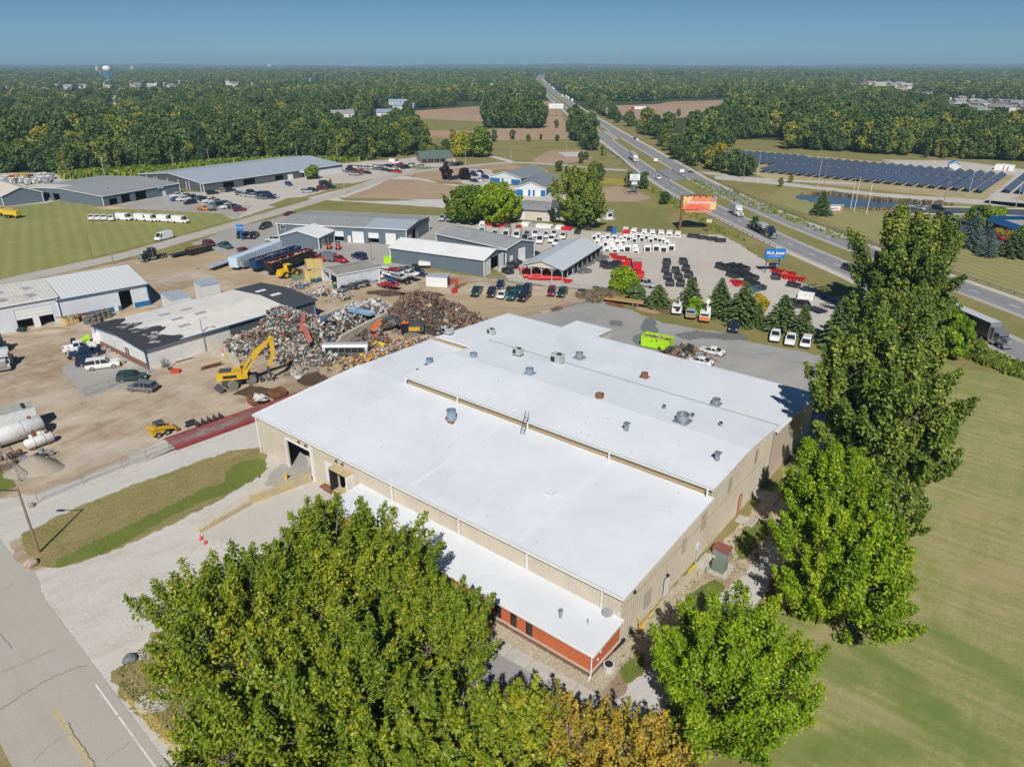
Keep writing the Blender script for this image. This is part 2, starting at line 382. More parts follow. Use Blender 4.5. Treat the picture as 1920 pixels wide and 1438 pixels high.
sheet('meadow_by_wood',gp([(1330,268),(1478,262),(1480,277),(1475,283),(1700,305),(1920,322),(2100,335),(2100,318),(1900,303),(1660,292),(1480,280),(1330,274)]),3,G_median,.5,6)
sheet('golf_green',gp([(1560,208),(1680,212),(1678,217),(1560,215)]),2,G_lush)
sheet('solar_yard',gp([(1330,284),(1400,282),(1640,303),(1700,305),(1920,322),(2150,345),(2150,400),(1920,392),(1830,375),(1440,335),(1350,300)]),4,G_sol,.4,5)
sheet('solar_gravel',gp([(1655,300),(1790,302),(1900,316),(2100,335),(2050,350),(1945,352),(1888,372),(1990,395),(1990,400),(1840,380),(1860,368),(1905,330),(1850,322),(1770,318),(1690,309)]),5,G_lot,.3,4)
sheet('solar_drive',gp([(1340,330),(1440,339),(1640,362),(1760,370),(1850,376),(1990,388),(1990,397),(1900,388),(1755,378),(1640,368),(1440,345),(1340,336)]),5,G_lot,.1,4)
m_,nt_,p_=newmat('pond_water');p_.inputs['Base Color'].default_value=(.05,.09,.12,1);p_.inputs['Roughness'].default_value=.12
p_.inputs['IOR'].default_value=1.33;p_.inputs['Specular IOR Level'].default_value=1.0;bump(nt_,p_,noise(nt_,coords(nt_),1.2,3),.25,.1)
sheet('pond',gp([(1500,368),(1545,366),(1600,371),(1650,378),(1720,381),(1760,384),(1738,390),(1700,386),(1640,388),(1590,388),(1540,381),(1503,373)]),5,m_,.35,3)
sheet('dirt_yard',gp([(-420,700),(0,545),(120,513),(235,492),(330,476),(395,466),(420,474),(520,494),(610,512),(730,502),(910,524),(1000,537),(1110,549),(1125,563),(985,594),(900,640),(640,790),(480,802),(300,866),(130,925),(0,965),(-300,1090),(-700,1100)]),3,G_dirt,.35,1.5)
sheet('sandy_track',gp([(420,474),(500,530),(560,560),(640,540),(760,548),(880,556),(980,560),(1110,556),(985,594),(800,605),(700,585),(620,560),(560,590),(480,545),(380,500),(260,520),(250,500),(395,468)]),4,G_sand,.5,1.5)
sheet('gravel_lane',gp([(-300,1090),(0,940),(75,930),(130,908),(210,880),(300,852),(400,815),(480,790),(495,842),(430,848),(300,893),(150,950),(40,1000),(20,1035),(0,1075),(-200,1200)]),5,G_lane,.18,1.0)
sheet('gravel_lot',gp([(0,1000),(20,1038),(60,1066),(110,1062),(210,1034),(330,982),(430,932),(492,888),(560,850),(640,930),(700,960),(920,1140),(1110,1310),(1060,1438),(1000,1600),(500,1600),(330,1438),(240,1330),(150,1232),(90,1165),(0,1060)]),6,G_gravel,.15,1.0)
sheet('grass_strip',gp([(44,1003),(150,951),(300,894),(430,848),(486,842),(498,858),(492,886),(440,916),(330,976),(210,1031),(110,1063),(78,1060),(55,1030)]),8,G_verge,.12,.7)
sheet('lush_patch',gp([(432,882),(450,868),(488,864),(494,880),(470,900),(440,916),(380,938),(300,975),(210,1029),(150,1048),(108,1062),(112,1052),(200,1008),(300,960),(380,920),(420,908)]),9,G_lush,.12,.6)
sheet('bare_corner',gp([(22,1018),(50,1004),(70,1020),(78,1045),(100,1062),(60,1068),(34,1048)]),7,G_dirt,.1,.5)
sheet('grass_island',gp([(292,1190),(340,1175),(420,1290),(392,1370),(370,1395),(318,1378),(262,1330),(226,1290),(216,1262),(240,1246),(285,1238),(284,1210)]),8,G_verge,.15,.6)
sheet('bare_patch',gp([(256,1318),(275,1302),(305,1294),(322,1306),(305,1330),(270,1336)]),9,G_lot,.08,.4)
sheet('grass_verge_south',gp([(-60,1330),(0,1372),(18,1400),(45,1445),(60,1500),(-200,1500)]),8,G_verge,.15,.6)
sheet('grass_tuft_west',gp([(-60,880),(0,886),(26,912),(0,920),(-60,930)]),8,G_lush,.1,.6)
sheet('concrete_apron',gp([(505,850),(560,850),(578,884),(640,930),(655,1000),(560,1040),(400,1010),(375,1005),(470,945),(575,915),(560,896),(520,900),(490,893)]),8,G_conc,.1,1)
sheet('asphalt_patch',gp([(512,886),(560,850),(578,883),(575,900),(545,906),(520,915),(500,905)]),9,G_plot,.12,.6)
sheet('concrete_forecourt',gp([(920,1180),(1095,1305),(1040,1420),(860,1340),(760,1250)]),8,ground('grey_asphalt',[(.2,(.24,.24,.24)),(.8,(.34,.33,.32))],(.1,.6,6)),.1,1)  # forecourt ground of plain grey asphalt
sheet('side_dirt',gp([(1168,1200),(1300,1085),(1390,985),(1470,905),(1510,880),(1500,960),(1440,1060),(1370,1110),(1290,1180),(1210,1270),(1130,1330),(1090,1290),(1120,1258)]),7,G_dirt,.12,.6)
sheet('side_track',gp([(1505,930),(1475,975),(1440,1040),(1398,1082),(1355,1120),(1290,1190),(1215,1260),(1150,1330),(1210,1350),(1300,1260),(1365,1180),(1410,1130),(1455,1080),(1490,1010),(1530,960)]),8,G_lane,.12,.6)
for i_,q_ in enumerate([[(1295,1120),(1340,1090),(1352,1100),(1310,1140),(1285,1150)],[(1380,1020),(1400,990),(1430,980),(1432,1000),(1400,1035),(1385,1045)],[(1165,1255),(1185,1222),(1200,1240),(1195,1262),(1175,1275)]]):
 sheet('grass_tuft',gp(q_),9,G_lush,.12,.35)
sheet('pebble_bed',gp([(905,1140),(1103,1262),(1168,1198),(1330,1038),(1345,1045),(1200,1200),(1150,1262),(1118,1305),(1088,1290),(1000,1232),(925,1188),(860,1140)]),10,G_pebble,.08,.5)
sheet('back_yard',gp([(985,596),(1122,564),(1175,578),(1240,606),(1310,620),(1345,622),(1400,640),(1460,650),(1545,662),(1568,720),(1545,850),(1400,800),(1100,700),(950,620)]),5,G_back,.2,1)
sheet('conifer_strip',gp([(1150,562),(1200,560),(1560,630),(1600,650),(1560,668),(1460,650),(1400,638),(1330,615),(1240,603),(1175,577)]),6,G_rough,.2,1)
for q_ in ([(1213,598),(1222,600),(1226,622),(1215,624),(1205,618)],[(1188,634),(1205,626),(1206,650),(1196,645)],[(1270,628),(1310,622),(1345,627),(1385,628),(1402,634),(1375,636),(1330,632),(1290,636)],[(1148,602),(1162,604),(1160,610),(1150,610)]):
 sheet('wet_patch',gp(q_),7,G_puddle,.2,.5)
sheet('dealer_lot',gp([(800,412),(850,402),(905,402),(965,417),(1090,432),(1190,438),(1345,441),(1362,448),(1400,472),(1440,497),(1480,522),(1550,558),(1615,600),(1560,640),(1480,600),(1400,585),(1300,562),(1200,556),(1150,546),(960,526),(935,505),(850,470)]),5,G_lot,.25,2)
sheet('hall_lot',gp([(360,457),(437,428),(500,414),(570,398),(830,405),(860,425),(850,470),(760,500),(735,512),(610,512),(520,496),(430,478)]),6,G_plot,.2,2)
sheet('hall_lawn',gp([(590,379),(850,393),(860,405),(800,404),(570,396),(520,400)]),7,G_median,.15,2)
sheet('north_lots',gp([(195,391),(270,392),(420,400),(440,411),(560,371),(655,345),(740,327),(780,318),(850,309),(850,298),(780,295),(745,300),(690,303),(640,308),(500,330),(385,362),(335,361)]),5,G_lot,.3,3)
sheet('north_asphalt',gp([(195,391),(225,385),(340,362),(420,384),(470,386),(440,409),(420,401),(270,393)]),6,G_plot,.2,3)
sheet('west_lots',gp([(-60,395),(82,381),(130,370),(105,358),(88,345),(160,336),(110,325),(-60,325)]),5,G_lot,.3,3)
sheet('drive_loop',gp([(655,352),(735,332),(757,324),(825,345),(912,350),(1000,352),(1010,372),(880,390),(840,390),(640,377),(575,372)]),4,G_lane,.2,3)
sheet('bare_plot',gp([(650,370),(700,352),(732,337),(780,338),(824,345),(870,354),(880,362),(860,370),(827,373),(770,374),(700,372)]),6,G_till2,.3,3)
sheet('bare_plot_green',gp([(635,371),(700,373),(780,376),(700,377),(645,376)]),7,G_median,.2,3)
sheet('bare_plot_north',gp([(756,330),(790,321),(828,317),(957,308),(975,314),(955,318),(921,320),(915,330),(900,345),(828,340)]),6,G_till2,.3,3)
sheet('parking_apron',gp([(880,318),(915,318),(925,330),(925,352),(870,345),(860,335)]),7,G_lot,.2,2)
for q_ in ([(502,386),(540,372),(575,370),(572,374),(530,388)],[(588,355),(620,345),(657,344),(640,354),(600,358)],[(762,313),(795,312),(815,315),(790,317),(768,316)]):
 sheet('lot_island',gp(q_),7,G_median,.1,2)
sheet('blue_hall_apron',gp([(915,345),(1030,355),(1100,375),(1100,384),(965,374),(900,362)]),7,G_conc,.1,2)
sheet('cream_hall_lawn',gp([(940,412),(1130,380),(1190,378),(1262,425),(1345,440),(1190,438),(1090,432),(965,416)]),6,G_median,.15,2)
sheet('bare_bank',gp([(1115,355),(1160,350),(1195,362),(1215,372),(1195,378),(1125,378)]),7,G_till2,.3,2)
sheet('yellow_meadow',gp([(1118,333),(1180,338),(1182,350),(1120,342)]),7,ground('goldenrod',[(.3,(.22,.20,.03)),(.7,(.42,.33,.06))],(.05,.5,3)),.2,2)
sheet('construction_pad',gp([(1000,300),(1030,284),(1090,282),(1108,296),(1095,303),(1060,305),(1010,306)]),4,G_till2,.3,3)
sheet('new_slab',gp([(1045,286),(1092,285),(1103,294),(1060,294)]),5,G_conc)
sheet('blue_office_road',gp([(1668,392),(1700,387),(1740,389),(1840,391),(1990,396),(1990,408),(1840,401),(1700,400),(1668,398)]),6,G_dark,.05,3)
sheet('blue_office_parking',gp([(1775,408),(1860,412),(1900,450),(1860,470),(1770,450)]),6,G_dark,.05,3)
def kerb(path,wid=.35,hgt=.14,m=None,name='kerb',parent=None):
 a=offset(path,wid/2);b=offset(path,-wid/2);q=MB()
 for i in range(len(path)-1):
  q.slab([(*b[i],hgt),(*b[i+1],hgt),(*a[i+1],hgt),(*a[i],hgt)],hgt+.02)
 return q.build(name,m or M_kerb,parent,kind='structure')
M_kerb=mat('kerb_concrete',(.60,.58,.54),.85,var=.1)
kerb(gp([(1992,409),(1840,402),(1700,401),(1675,399),(1670,395),(1680,391),(1700,388)]),.7)
kerb(gp([(1700,386),(1760,388),(1850,390),(1990,395)]),.7)
YS=[20,60,120,150,180,210,250,300,350,400,480,600,800,1000,1300,1700,2200,2900,4000]
NI=[104,103,102.5,99,95.5,90,84.5,78,75,74,73.5,72.5,70.5,69,69,72,80,100,150]# near carriageway,median edge
FI=[123,120,114,109.5,103.5,98,91.5,86,83,82.5,81,79,77,76,76,79,87,107,157]# far carriageway,median edge
near=smooth_path([(x-5,y)for x,y in zip(NI,YS)],4);far_=smooth_path([(x+5,y)for x,y in zip(FI,YS)],4)
ribbon('median',smooth_path([((a+b)/2,y)for a,b,y in zip(NI,FI,YS)],4),7.5,-7.5,3,G_median)
for nm_,pth_,s_ in (('highway_southbound',near,1),('highway_northbound',far_,-1)):
 sh_=ribbon('highway_shoulder',pth_,6.6 if s_>0 else 5.0,-5.0 if s_>0 else -6.4,5,G_shoulder)
 rd_=ribbon(nm_,pth_,4.4,-4.4,6,G_hwy)
 dashes('lane_line',pth_,0,.28,3.0,9.1,7,M_line,rd_)
 dashes('edge_line',pth_,3.8,.22,400,.01,7,M_line,rd_)
 dashes('edge_line',pth_,-3.8,.22,400,.01,7,M_yel if s_<0 else M_line,rd_)
sheet('junction',gp([(1232,318),(1268,318),(1285,322),(1290,334),(1268,339),(1240,334),(1216,330)]),5,G_hwy)
sheet('crossover',gp([(1125,247),(1158,246),(1170,258),(1150,262),(1142,262)]),5,G_plot)
side=smooth_path(gp([(-500,690),(-150,576),(0,532),(225,481),(320,455),(440,421),(570,383),(645,360),(720,335),(775,323),(865,313),(960,305.5),(1040,309),(1110,316),(1175,320)]),5)
sr=ribbon('side_road',side,3.6,-3.6,8,G_asph)
jr=ribbon('east_junction_road',smooth_path(gp([(1290,322),(1345,327),(1400,334),(1480,339),(1600,345)]),4),3.5,-3.5,6,G_lot)
ribbon('farm_lane',smooth_path(gp([(960,305),(930,296),(890,288),(860,284)]),4),2.2,-2.2,5,G_lane)
c0,c1=g(140,1392),g(88,1310);dx_,dy_=c1[0]-c0[0],c1[1]-c0[1];L_=math.hypot(dx_,dy_);cu=(dx_/L_,dy_/L_)
cp=[(c0[0]+cu[0]*t,c0[1]+cu[1]*t)for t in (-60,-30,-10,-4,0,4,8,12,20,30,45,90)]
cr=ribbon('county_road',cp,4.1,-4.1,11,G_asph)
sheet('road_apron',gp([(0,1060),(60,1075),(90,1170),(150,1236),(200,1290),(100,1250),(0,1180),(-200,1150),(-200,1080)]),10,G_asph,.06,.8)
def on_road(t0,t1,off,wid,material,name,lay=12,curve=0):
 m=MB();z=.006*lay;n=12;P=[]
 for i in range(n+1):
  t=t0+(t1-t0)*i/n
  P.append((c0[0]+cu[0]*t-cu[1]*off,c0[1]+cu[1]*t+cu[0]*off))
 a,b=offset(P,wid/2),offset(P,-wid/2)
 for i in range(n):m.face([(*b[i],z),(*b[i+1],z),(*a[i+1],z),(*a[i],z)])
 return m.build(name,material,cr)
on_road(-20,L_*.8,.14,.12,M_yel,'centre_line');on_road(-20,L_*.74,-.14,.12,M_yel,'centre_line')
on_road(-20,-.1,-3.35,.13,M_line,'edge_line');on_road(.15,4.9,-3.35,.13,M_line,'edge_line');on_road(-20,-1.0,3.5,.13,M_line,'edge_line')
def crack(pts,wid=.05):
 m=MB();z=.006*13;P=[]
 for i in range(len(pts)-1):
  for k in range(6):
   t=k/6;P.append((pts[i][0]+(pts[i+1][0]-pts[i][0])*t+rnd.gauss(0,.05),pts[i][1]+(pts[i+1][1]-pts[i][1])*t+rnd.gauss(0,.05)))
 P.append(pts[-1]);a,b=offset(P,wid/2),offset(P,-wid/2)
 for i in range(len(P)-1):m.face([(*b[i],z),(*b[i+1],z),(*a[i+1],z),(*a[i],z)])
 m.build('crack',M_crack,cr)
crack(gp([(-10,1338),(40,1305),(72,1285),(100,1270),(135,1256),(163,1248)]),.07)
crack(gp([(0,1262),(30,1250),(52,1240),(80,1228),(104,1218)]),.05);crack(gp([(0,1190),(12,1205),(21,1217)]),.06)
crack(gp([(126,1356),(140,1382),(165,1415),(180,1440)]),.07)
crack(gp([(60,1430),(85,1405),(110,1385),(135,1375)]),.03);crack(gp([(195,1428),(225,1405),(245,1390)]),.03);crack(gp([(320,1408),(348,1440)]),.06)
L_mid=leafmat('leaves_green',[(.1,(0.060,0.128,0.013)),(.4,(0.128,0.212,0.019)),(.6,(0.204,0.281,0.026)),(.85,(0.340,0.340,0.039)),(1,(0.578,0.425,0.039))],.0,.2)
L_maple=leafmat('leaves_olive',[(.05,(0.078,0.134,0.009)),(.35,(0.171,0.242,0.014)),(.6,(0.263,0.321,0.022)),(.8,(0.402,0.375,0.023)),(.93,(0.442,0.423,0.023)),(1,(0.442,0.313,0.030))],.0,.2)
L_bright=leafmat('leaves_bright',[(.1,(0.095,0.186,0.006)),(.4,(0.190,0.304,0.008)),(.7,(0.323,0.421,0.011)),(.95,(0.421,0.493,0.023))],.0,.2)
L_pop=leafmat('leaves_poplar',[(.1,(0.077,0.124,0.018)),(.4,(0.161,0.230,0.029)),(.65,(0.246,0.313,0.044)),(.9,(0.459,0.428,0.049)),(1,(0.484,0.411,0.059))],.0,.2)
L_autumn=leafmat('leaves_autumn',[(.1,(0.195,0.211,0.022)),(.4,(0.455,0.357,0.044)),(.65,(0.620,0.390,0.055)),(.9,(0.620,0.276,0.055))],.0)
L_yellow=leafmat('leaves_yellow',[(.1,(.30,.24,.02)),(.5,(.55,.42,.03)),(.9,(.65,.5,.06))],.0)
L_purple=leafmat('leaves_purple',[(.1,(.018,.008,.012)),(.9,(.06,.03,.035))],.0)
L_con=leafmat('needles_green',[(.1,(0.053,0.104,0.029)),(.5,(0.131,0.198,0.059)),(.9,(0.254,0.309,0.099))],.0,.12)
L_blue=leafmat('needles_blue',[(.1,(0.065,0.104,0.085)),(.5,(0.130,0.189,0.156)),(.9,(0.221,0.280,0.234))],.0,.12)
L_brush=leafmat('dry_brush',[(.1,(.14,.10,.06)),(.5,(.24,.18,.11)),(.9,(.34,.28,.17))],.0,.15)
L_wood=leafmat('leaves_wood',[(.0,(0.050,0.097,0.027)),(.28,(0.101,0.161,0.033)),(.5,(0.164,0.224,0.036)),(.68,(0.251,0.286,0.047)),(.82,(0.365,0.343,0.053)),(.93,(0.502,0.366,0.075)),(1,(0.620,0.572,0.049))],.62)
L_wood2=leafmat('leaves_wood_dark',[(.0,(0.041,0.093,0.032)),(.4,(0.098,0.168,0.042)),(.75,(0.175,0.245,0.049)),(1,(0.341,0.354,0.061))],.4,.3,.5)
M_bark=mat('bark',(.17,.145,.115),.9,var=.25,vs=6)
M_barkp=mat('bark_pale',(.30,.27,.22),.85,var=.2,vs=6)
NPR=np.random.RandomState(3)
def leaves(centers,radii,n,size,seed=0,flat=.75,aniso=(1.0,.62),up=.25,crown_c=None,shell=(.72,1.06),inner=.12,tintshift=None,jit=.65,plume=False):
 rs=np.random.RandomState(seed);C_=np.array(centers,float);r=np.array(radii,float)
 w_=r**2;k=rs.choice(len(r),n,p=w_/w_.sum())
 d=rs.normal(size=(n,3));cc=C_.mean(0)if crown_c is None else np.array(crown_c)
 o=C_[k]-cc;ol=np.linalg.norm(o,axis=1,keepdims=True)+1e-6
 d=d/np.linalg.norm(d,axis=1,keepdims=True)+.45*o/ol+np.array([0,0,up]);d/=np.linalg.norm(d,axis=1,keepdims=True)
 rad=rs.uniform(shell[0],shell[1],n);ins=rs.rand(n)<inner;rad[ins]*=rs.uniform(.3,.9,ins.sum())
 ph=np.sin(d[:,0]*9+k)*np.sin(d[:,1]*8+2*k)*np.sin(d[:,2]*7+3*k);rad*=1+.16*ph
 P=C_[k]+d*(r[k]*rad)[:,None]*np.array([1,1,flat])
 if plume:# sprays reach outward and up from the stem,thinning to their tips
  q0=C_[k]-np.array([0,0,C_[:,2].min()*.8]);q0=q0/(np.linalg.norm(q0,axis=1,keepdims=True)+1e-6)+np.array([0,0,.35]);t_=rs.rand(n)[:,None]**1.3
  P=C_[k]+(P-C_[k])*(1.08-.78*t_)+q0*(r[k][:,None]*(t_*2.3-.7))
 nr=d*.8+np.array([0,0,.55])+rs.normal(size=(n,3))*jit;nr/=np.linalg.norm(nr,axis=1,keepdims=True)
 a=np.cross(nr,rs.normal(size=(n,3)));a/=np.linalg.norm(a,axis=1,keepdims=True)+1e-9;b=np.cross(nr,a)
 s=size*rs.uniform(.6,1.3,n)[:,None]
 V=np.stack([P-a*s*aniso[0],P-b*s*aniso[1]+nr*s*.12,P+a*s*aniso[0],P+b*s*aniso[1]+nr*s*.12],1)
 lob=rs.uniform(-.16,.16,len(r));t=.42+lob[k]+rs.normal(0,.13,n)
 sp=rs.rand(n)<.03;t[sp]+=.4
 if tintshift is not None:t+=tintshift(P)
 return V.reshape(-1,3),np.repeat(np.clip(t,0,1),4)
def quadmesh(name,V,tint,material):
 n=len(V)//4;me=bpy.data.meshes.new(name)
 me.vertices.add(4*n);me.vertices.foreach_set('co',V.astype(np.float32).ravel())
 me.loops.add(4*n);me.loops.foreach_set('vertex_index',np.arange(4*n,dtype=np.int32))
 me.polygons.add(n);me.polygons.foreach_set('loop_start',np.arange(0,4*n,4,dtype=np.int32))
 me.materials.append(material);me.update(calc_edges=True)
 at=me.attributes.new('tint','FLOAT','POINT');at.data.foreach_set('value',tint.astype(np.float32))
 return me
def lobeset(seed,R_,Hc,n,rl=(.28,.45),shape='round'):
 rs=np.random.RandomState(seed);C_=[];rr=[]
 for i in range(n):
  t=(i+.5)/n;z=t*.92+.04
  prof={'round':math.sin(math.pi*(z*.80+.14))**.75,'oval':math.sin(math.pi*(z*.85+.1))**.6,'cone':1.05*(1-z)**.7+.08,'vase':.55+.45*math.sin(math.pi*z*.9)}[shape]
  a=i*2.39996+rs.uniform(-.5,.5);q=R_*prof*(.82 if i%3 else .35)*rs.uniform(.8,1.1)
  r=R_*rs.uniform(*rl)*(.65+.5*prof)
  C_.append((math.cos(a)*q*.78,math.sin(a)*q*.78,Hc*z));rr.append(r)
 return C_,rr
def sprayset(seed,R_,Hc,n,rl,shape='round'):
 rs=np.random.RandomState(seed);C_=[];rr=[];ph=rs.uniform(0,6.28,6)
 for i in range(n):
  t=((i+.5)/n)**.85;z=t*.95+.02;a=i*2.39996+rs.uniform(-.6,.6)
  prof={'round':math.sin(math.pi*(z*.80+.14))**.75,'oval':math.sin(math.pi*(z*.85+.1))**.6,'cone':1.05*(1-z)**.7+.08,'vase':.62+.42*math.sin(math.pi*z*.9)}[shape]
  bump_=1+.20*math.sin(3*a+ph[0]+5*z)+.12*math.sin(5*a+ph[1]-7*z)+rs.normal(0,.09)
  q=R_*prof*bump_*(rs.uniform(.70,1.0)if i%4 else rs.uniform(.15,.6))*.95
  r=R_*rs.uniform(*rl);zz=Hc*z*(1+.08*math.sin(2*a+ph[2]))+rs.normal(0,.02)*Hc
  C_.append((math.cos(a)*q,math.sin(a)*q,zz));rr.append(r)
 return C_,rr
def skeleton(base_h,lobes,R_,tr,seed,limbs=9,m=None):
 m=m or MB();rs=random.Random(seed)
 topz=max(c[2]for c in lobes)*.8+base_h
 m.tube([(0,0,-.1),(rs.uniform(-.1,.1),rs.uniform(-.1,.1),base_h*.5),(rs.uniform(-.25,.25),rs.uniform(-.25,.25),base_h),(rs.uniform(-.5,.5),rs.uniform(-.5,.5),topz*.7),(0,0,topz)],
  [tr*1.25,tr,tr*.85,tr*.4,tr*.08],7)
 many=len(lobes)>60
 for li,c in enumerate(lobes[:limbs]if limbs<900 else lobes):
  if many and li%3:continue
  th=1.0 if (not many or li%12==0)else .42
  z0=base_h*rs.uniform(.7,1.0)+c[2]*.25
  a=(0,0,z0);e=(c[0],c[1],c[2]+base_h);mid=(c[0]*.45+rs.uniform(-.3,.3),c[1]*.45+rs.uniform(-.3,.3),z0+(e[2]-z0)*.62)
  m.tube([a,mid,e],[tr*.5*th,tr*.3*th,tr*.08],5,caps=False)
  for q in range(2):
   f=(e[0]+rs.uniform(-1,1)*R_*.25,e[1]+rs.uniform(-1,1)*R_*.25,e[2]+rs.uniform(.0,.3)*R_)
   m.tube([mid,((mid[0]+f[0])/2,(mid[1]+f[1])/2,(mid[2]+f[2])/2+.2),f],[tr*.2*th,tr*.12*th,tr*.04],4,caps=False)
 return m
def broadleaf(name,x,y,H_,R_,label,material=None,seed=0,n=9000,size=.22,shape='round',nl=22,cat='tree',group=None,bark=None,trunk_h=.22,rl=(.28,.45),tr=None,shift=None,inner=.12,shell=(.72,1.06),flat=.85,rz=None,nm='tree',jit=.65):
 bh=H_*trunk_h;lob,rr=(sprayset if nl>=45 else lobeset)(seed,R_,(H_-bh)*.93,nl,rl,shape)
 t=empty(nm,(x,y,0),rz if rz is not None else seed*1.3,label,cat,group)
 lc=[(c[0],c[1],c[2]+bh)for c in lob]
 V,ti=leaves(lc,rr,n,size,seed,flat=flat,tintshift=shift,inner=inner,shell=shell,crown_c=(0,0,bh+(H_-bh)*.4),jit=jit,plume=nl>=45)
 k=np.repeat(V.reshape(-1,4,3)[:,:,2].max(1)<=H_*1.1,4)&np.repeat(V.reshape(-1,4,3)[:,:,2].min(1)>.15,4)
 c=bpy.data.objects.new('crown',quadmesh('crown',V[k],ti[k],material or L_mid));col.objects.link(c);c.parent=t
 skeleton(bh,lob,R_,tr or R_*.055,seed,999).build('trunk',bark or M_bark,t,smooth=True)
 return t
def conifer_mesh(H_,R_,seed,nb=26,per=46,material=None,droop=.28):
 rs=np.random.RandomState(seed);V=[];T=[]
 lev=int(nb)
 for i in range(lev):
  t=i/lev;z=H_*(.05+.93*t);L=R_*(1-t)**.8+.12*R_*(1-t*.8)
  k=max(4,int(11-6*t));ph=rs.rand()*6
  for j in range(k):
   a=ph+2*math.pi*j/k+rs.uniform(-.2,.2);Lb=L*rs.uniform(.78,1.12);ti=rs.uniform(.25,.65)
   npz=max(8,int(per*(Lb/R_)**1.0))
   s=rs.rand(npz)**.75;wid=.20*Lb*(1-s*.75)+.05
   side=rs.uniform(-1,1,npz)*wid
   px=s*Lb;pz=z-droop*Lb*s+.16*Lb*s*s+rs.normal(0,.05,npz)
   ca,sa=math.cos(a),math.sin(a)
   P=np.stack([px*ca-side*sa,px*sa+side*ca,pz+rs.uniform(-.08,.03,npz)],1)
   dr=np.stack([ca-np.sign(side)*sa*.6,sa+np.sign(side)*ca*.6,np.full(npz,-.15)+rs.normal(0,.25,npz)],1)if npz else None
   dr/=np.linalg.norm(dr,axis=1,keepdims=True)
   up=np.array([0,0,1])+rs.normal(size=(npz,3))*.55;b=np.cross(dr,up);b/=np.linalg.norm(b,axis=1,keepdims=True)
   sz=rs.uniform(.16,.30,npz)[:,None]*(R_/2.6)**.5
   V.append(np.stack([P-dr*sz,P-b*sz*.38,P+dr*sz*1.3,P+b*sz*.38],1).reshape(-1,3))
   T.append(np.repeat(np.clip(ti+(s-.5)*.35+rs.normal(0,.1,npz),0,1),4))
 return quadmesh('crown',np.concatenate(V),np.concatenate(T),material or L_con)
def proto(seed,R_,H_,n,size,shape,mt,nl=16):
 bh=H_*.12;lob,rr=lobeset(seed,R_,(H_-bh)*.9,nl,(.28,.48),shape)
 V,ti=leaves([(c[0],c[1],c[2]+bh)for c in lob],rr,n,size,seed,flat=.9,inner=.1)
 me=quadmesh('crown',V,ti,mt)
 tk=skeleton(bh,lob[:5],R_,.22,seed,5).mesh('trunk',M_bark)
 return me,tk
PROTO=[proto(100+i,r_,h_,n_,s_,sh_,mt_)for i,(r_,h_,n_,s_,sh_,mt_)in enumerate([
 (5.2,13,1500,.62,'round',L_wood),(4.6,14,1500,.62,'oval',L_wood),(5.8,12,1500,.66,'round',L_wood2),
 (4.2,12,1300,.58,'vase',L_wood),(5.0,15,1500,.62,'oval',L_wood2),(4.4,11,1300,.6,'round',L_wood)])]
PFAR=[proto(200+i,r_,h_,n_,s_,sh_,mt_,10)for i,(r_,h_,n_,s_,sh_,mt_)in enumerate([
 (5.6,12,260,1.35,'round',L_wood),(5.0,13,260,1.3,'oval',L_wood2),(6.2,12,280,1.4,'round',L_wood),(5.2,12,260,1.35,'vase',L_wood)])]
def fartree(x,y,scale,k,label,group,nm='tree',sz=None,rz=None,mt=None):
 me,tk=PROTO[k%len(PROTO)]
 t=empty(nm,(x,y,0),rnd.uniform(0,6.28)if rz is None else rz,label,'tree',group)
 s3=(scale,scale,scale*(sz or 1))
 inst('crown',me,t,scl=s3,mat=mt);inst('trunk',tk,t,scl=s3)
 return t
FIELDS=[gp(q)for q in ([(735,208),(1040,185),(1060,203),(1078,300),(850,305),(770,246),(765,222)],
      [(1120,196),(1230,190),(1262,186),(1368,184),(1362,208),(1335,222),(1262,236),(1190,236),(1150,225)],
      [(470,171),(560,161),(640,155),(636,161),(556,172),(478,182)],[(196,178),(232,178),(224,192),(208,193)],
      [(1555,205),(1690,209),(1685,219),(1555,217)],[(1610,158),(1720,158),(1720,168),(1640,170)],[(300,168),(420,160),(470,160),(420,168)])]
def on_highway(x,y):
 xm=np.interp(y,YS,[(a+b)/2 for a,b in zip(NI,FI)]);return np.abs(x-xm)<np.where(y<700,26,24)
NEARWOOD=[gp(q)for q in (
 [(-400,330),(-60,330),(60,322),(120,328),(180,326),(300,318),(420,306),(560,296),(655,305),(760,292),(800,272),(815,268),(800,250),(760,246),(735,212),(500,200),(-400,200)],
 [(912,243),(945,238),(1015,236),(1020,222),(1010,212),(925,214),(908,224)],
 [(1040,205),(1075,200),(1085,232),(1120,262),(1122,281),(1100,284),(1075,264),(1062,235)],
 [(1290,262),(1360,266),(1420,260),(1480,260),(1480,240),(1400,234),(1310,250)],
 [(1235,278),(1280,288),(1330,296),(1350,300),(1345,315),(1300,305),(1250,290)],
 [(1475,280),(1560,284),(1660,290),(1760,296),(1920,304),(2150,315),(2150,215),(1690,222),(1480,225),(1370,220),(1478,262)],
)]
OPEN=[('field_far',0,[(1440,173),(1560,170),(1600,176),(1450,180)]),('field_far',1,[(640,172),(760,169),(780,175),(650,179)]),('field_far',0,[(60,152),(230,149),(240,154),(70,158)]),('field_far',1,[(1180,160),(1300,158),(1310,163),(1190,166)]),('field_far',2,[(700,148),(860,146),(870,150),(705,152)]),('field_far',0,[(330,146),(470,145),(480,149),(335,151)]),('field_far',1,[(1560,148),(1700,149),(1700,153),(1560,152)]),('field_far',0,[(820,176),(900,174),(905,179),(825,182)]),('field_far',2,[(1720,226),(1800,224),(1810,231),(1725,233)]),('field_far',0,[(1610,156),(1720,156),(1720,169),(1640,171)])]
FIELDS+=[gp(q)for _,_,q in OPEN]
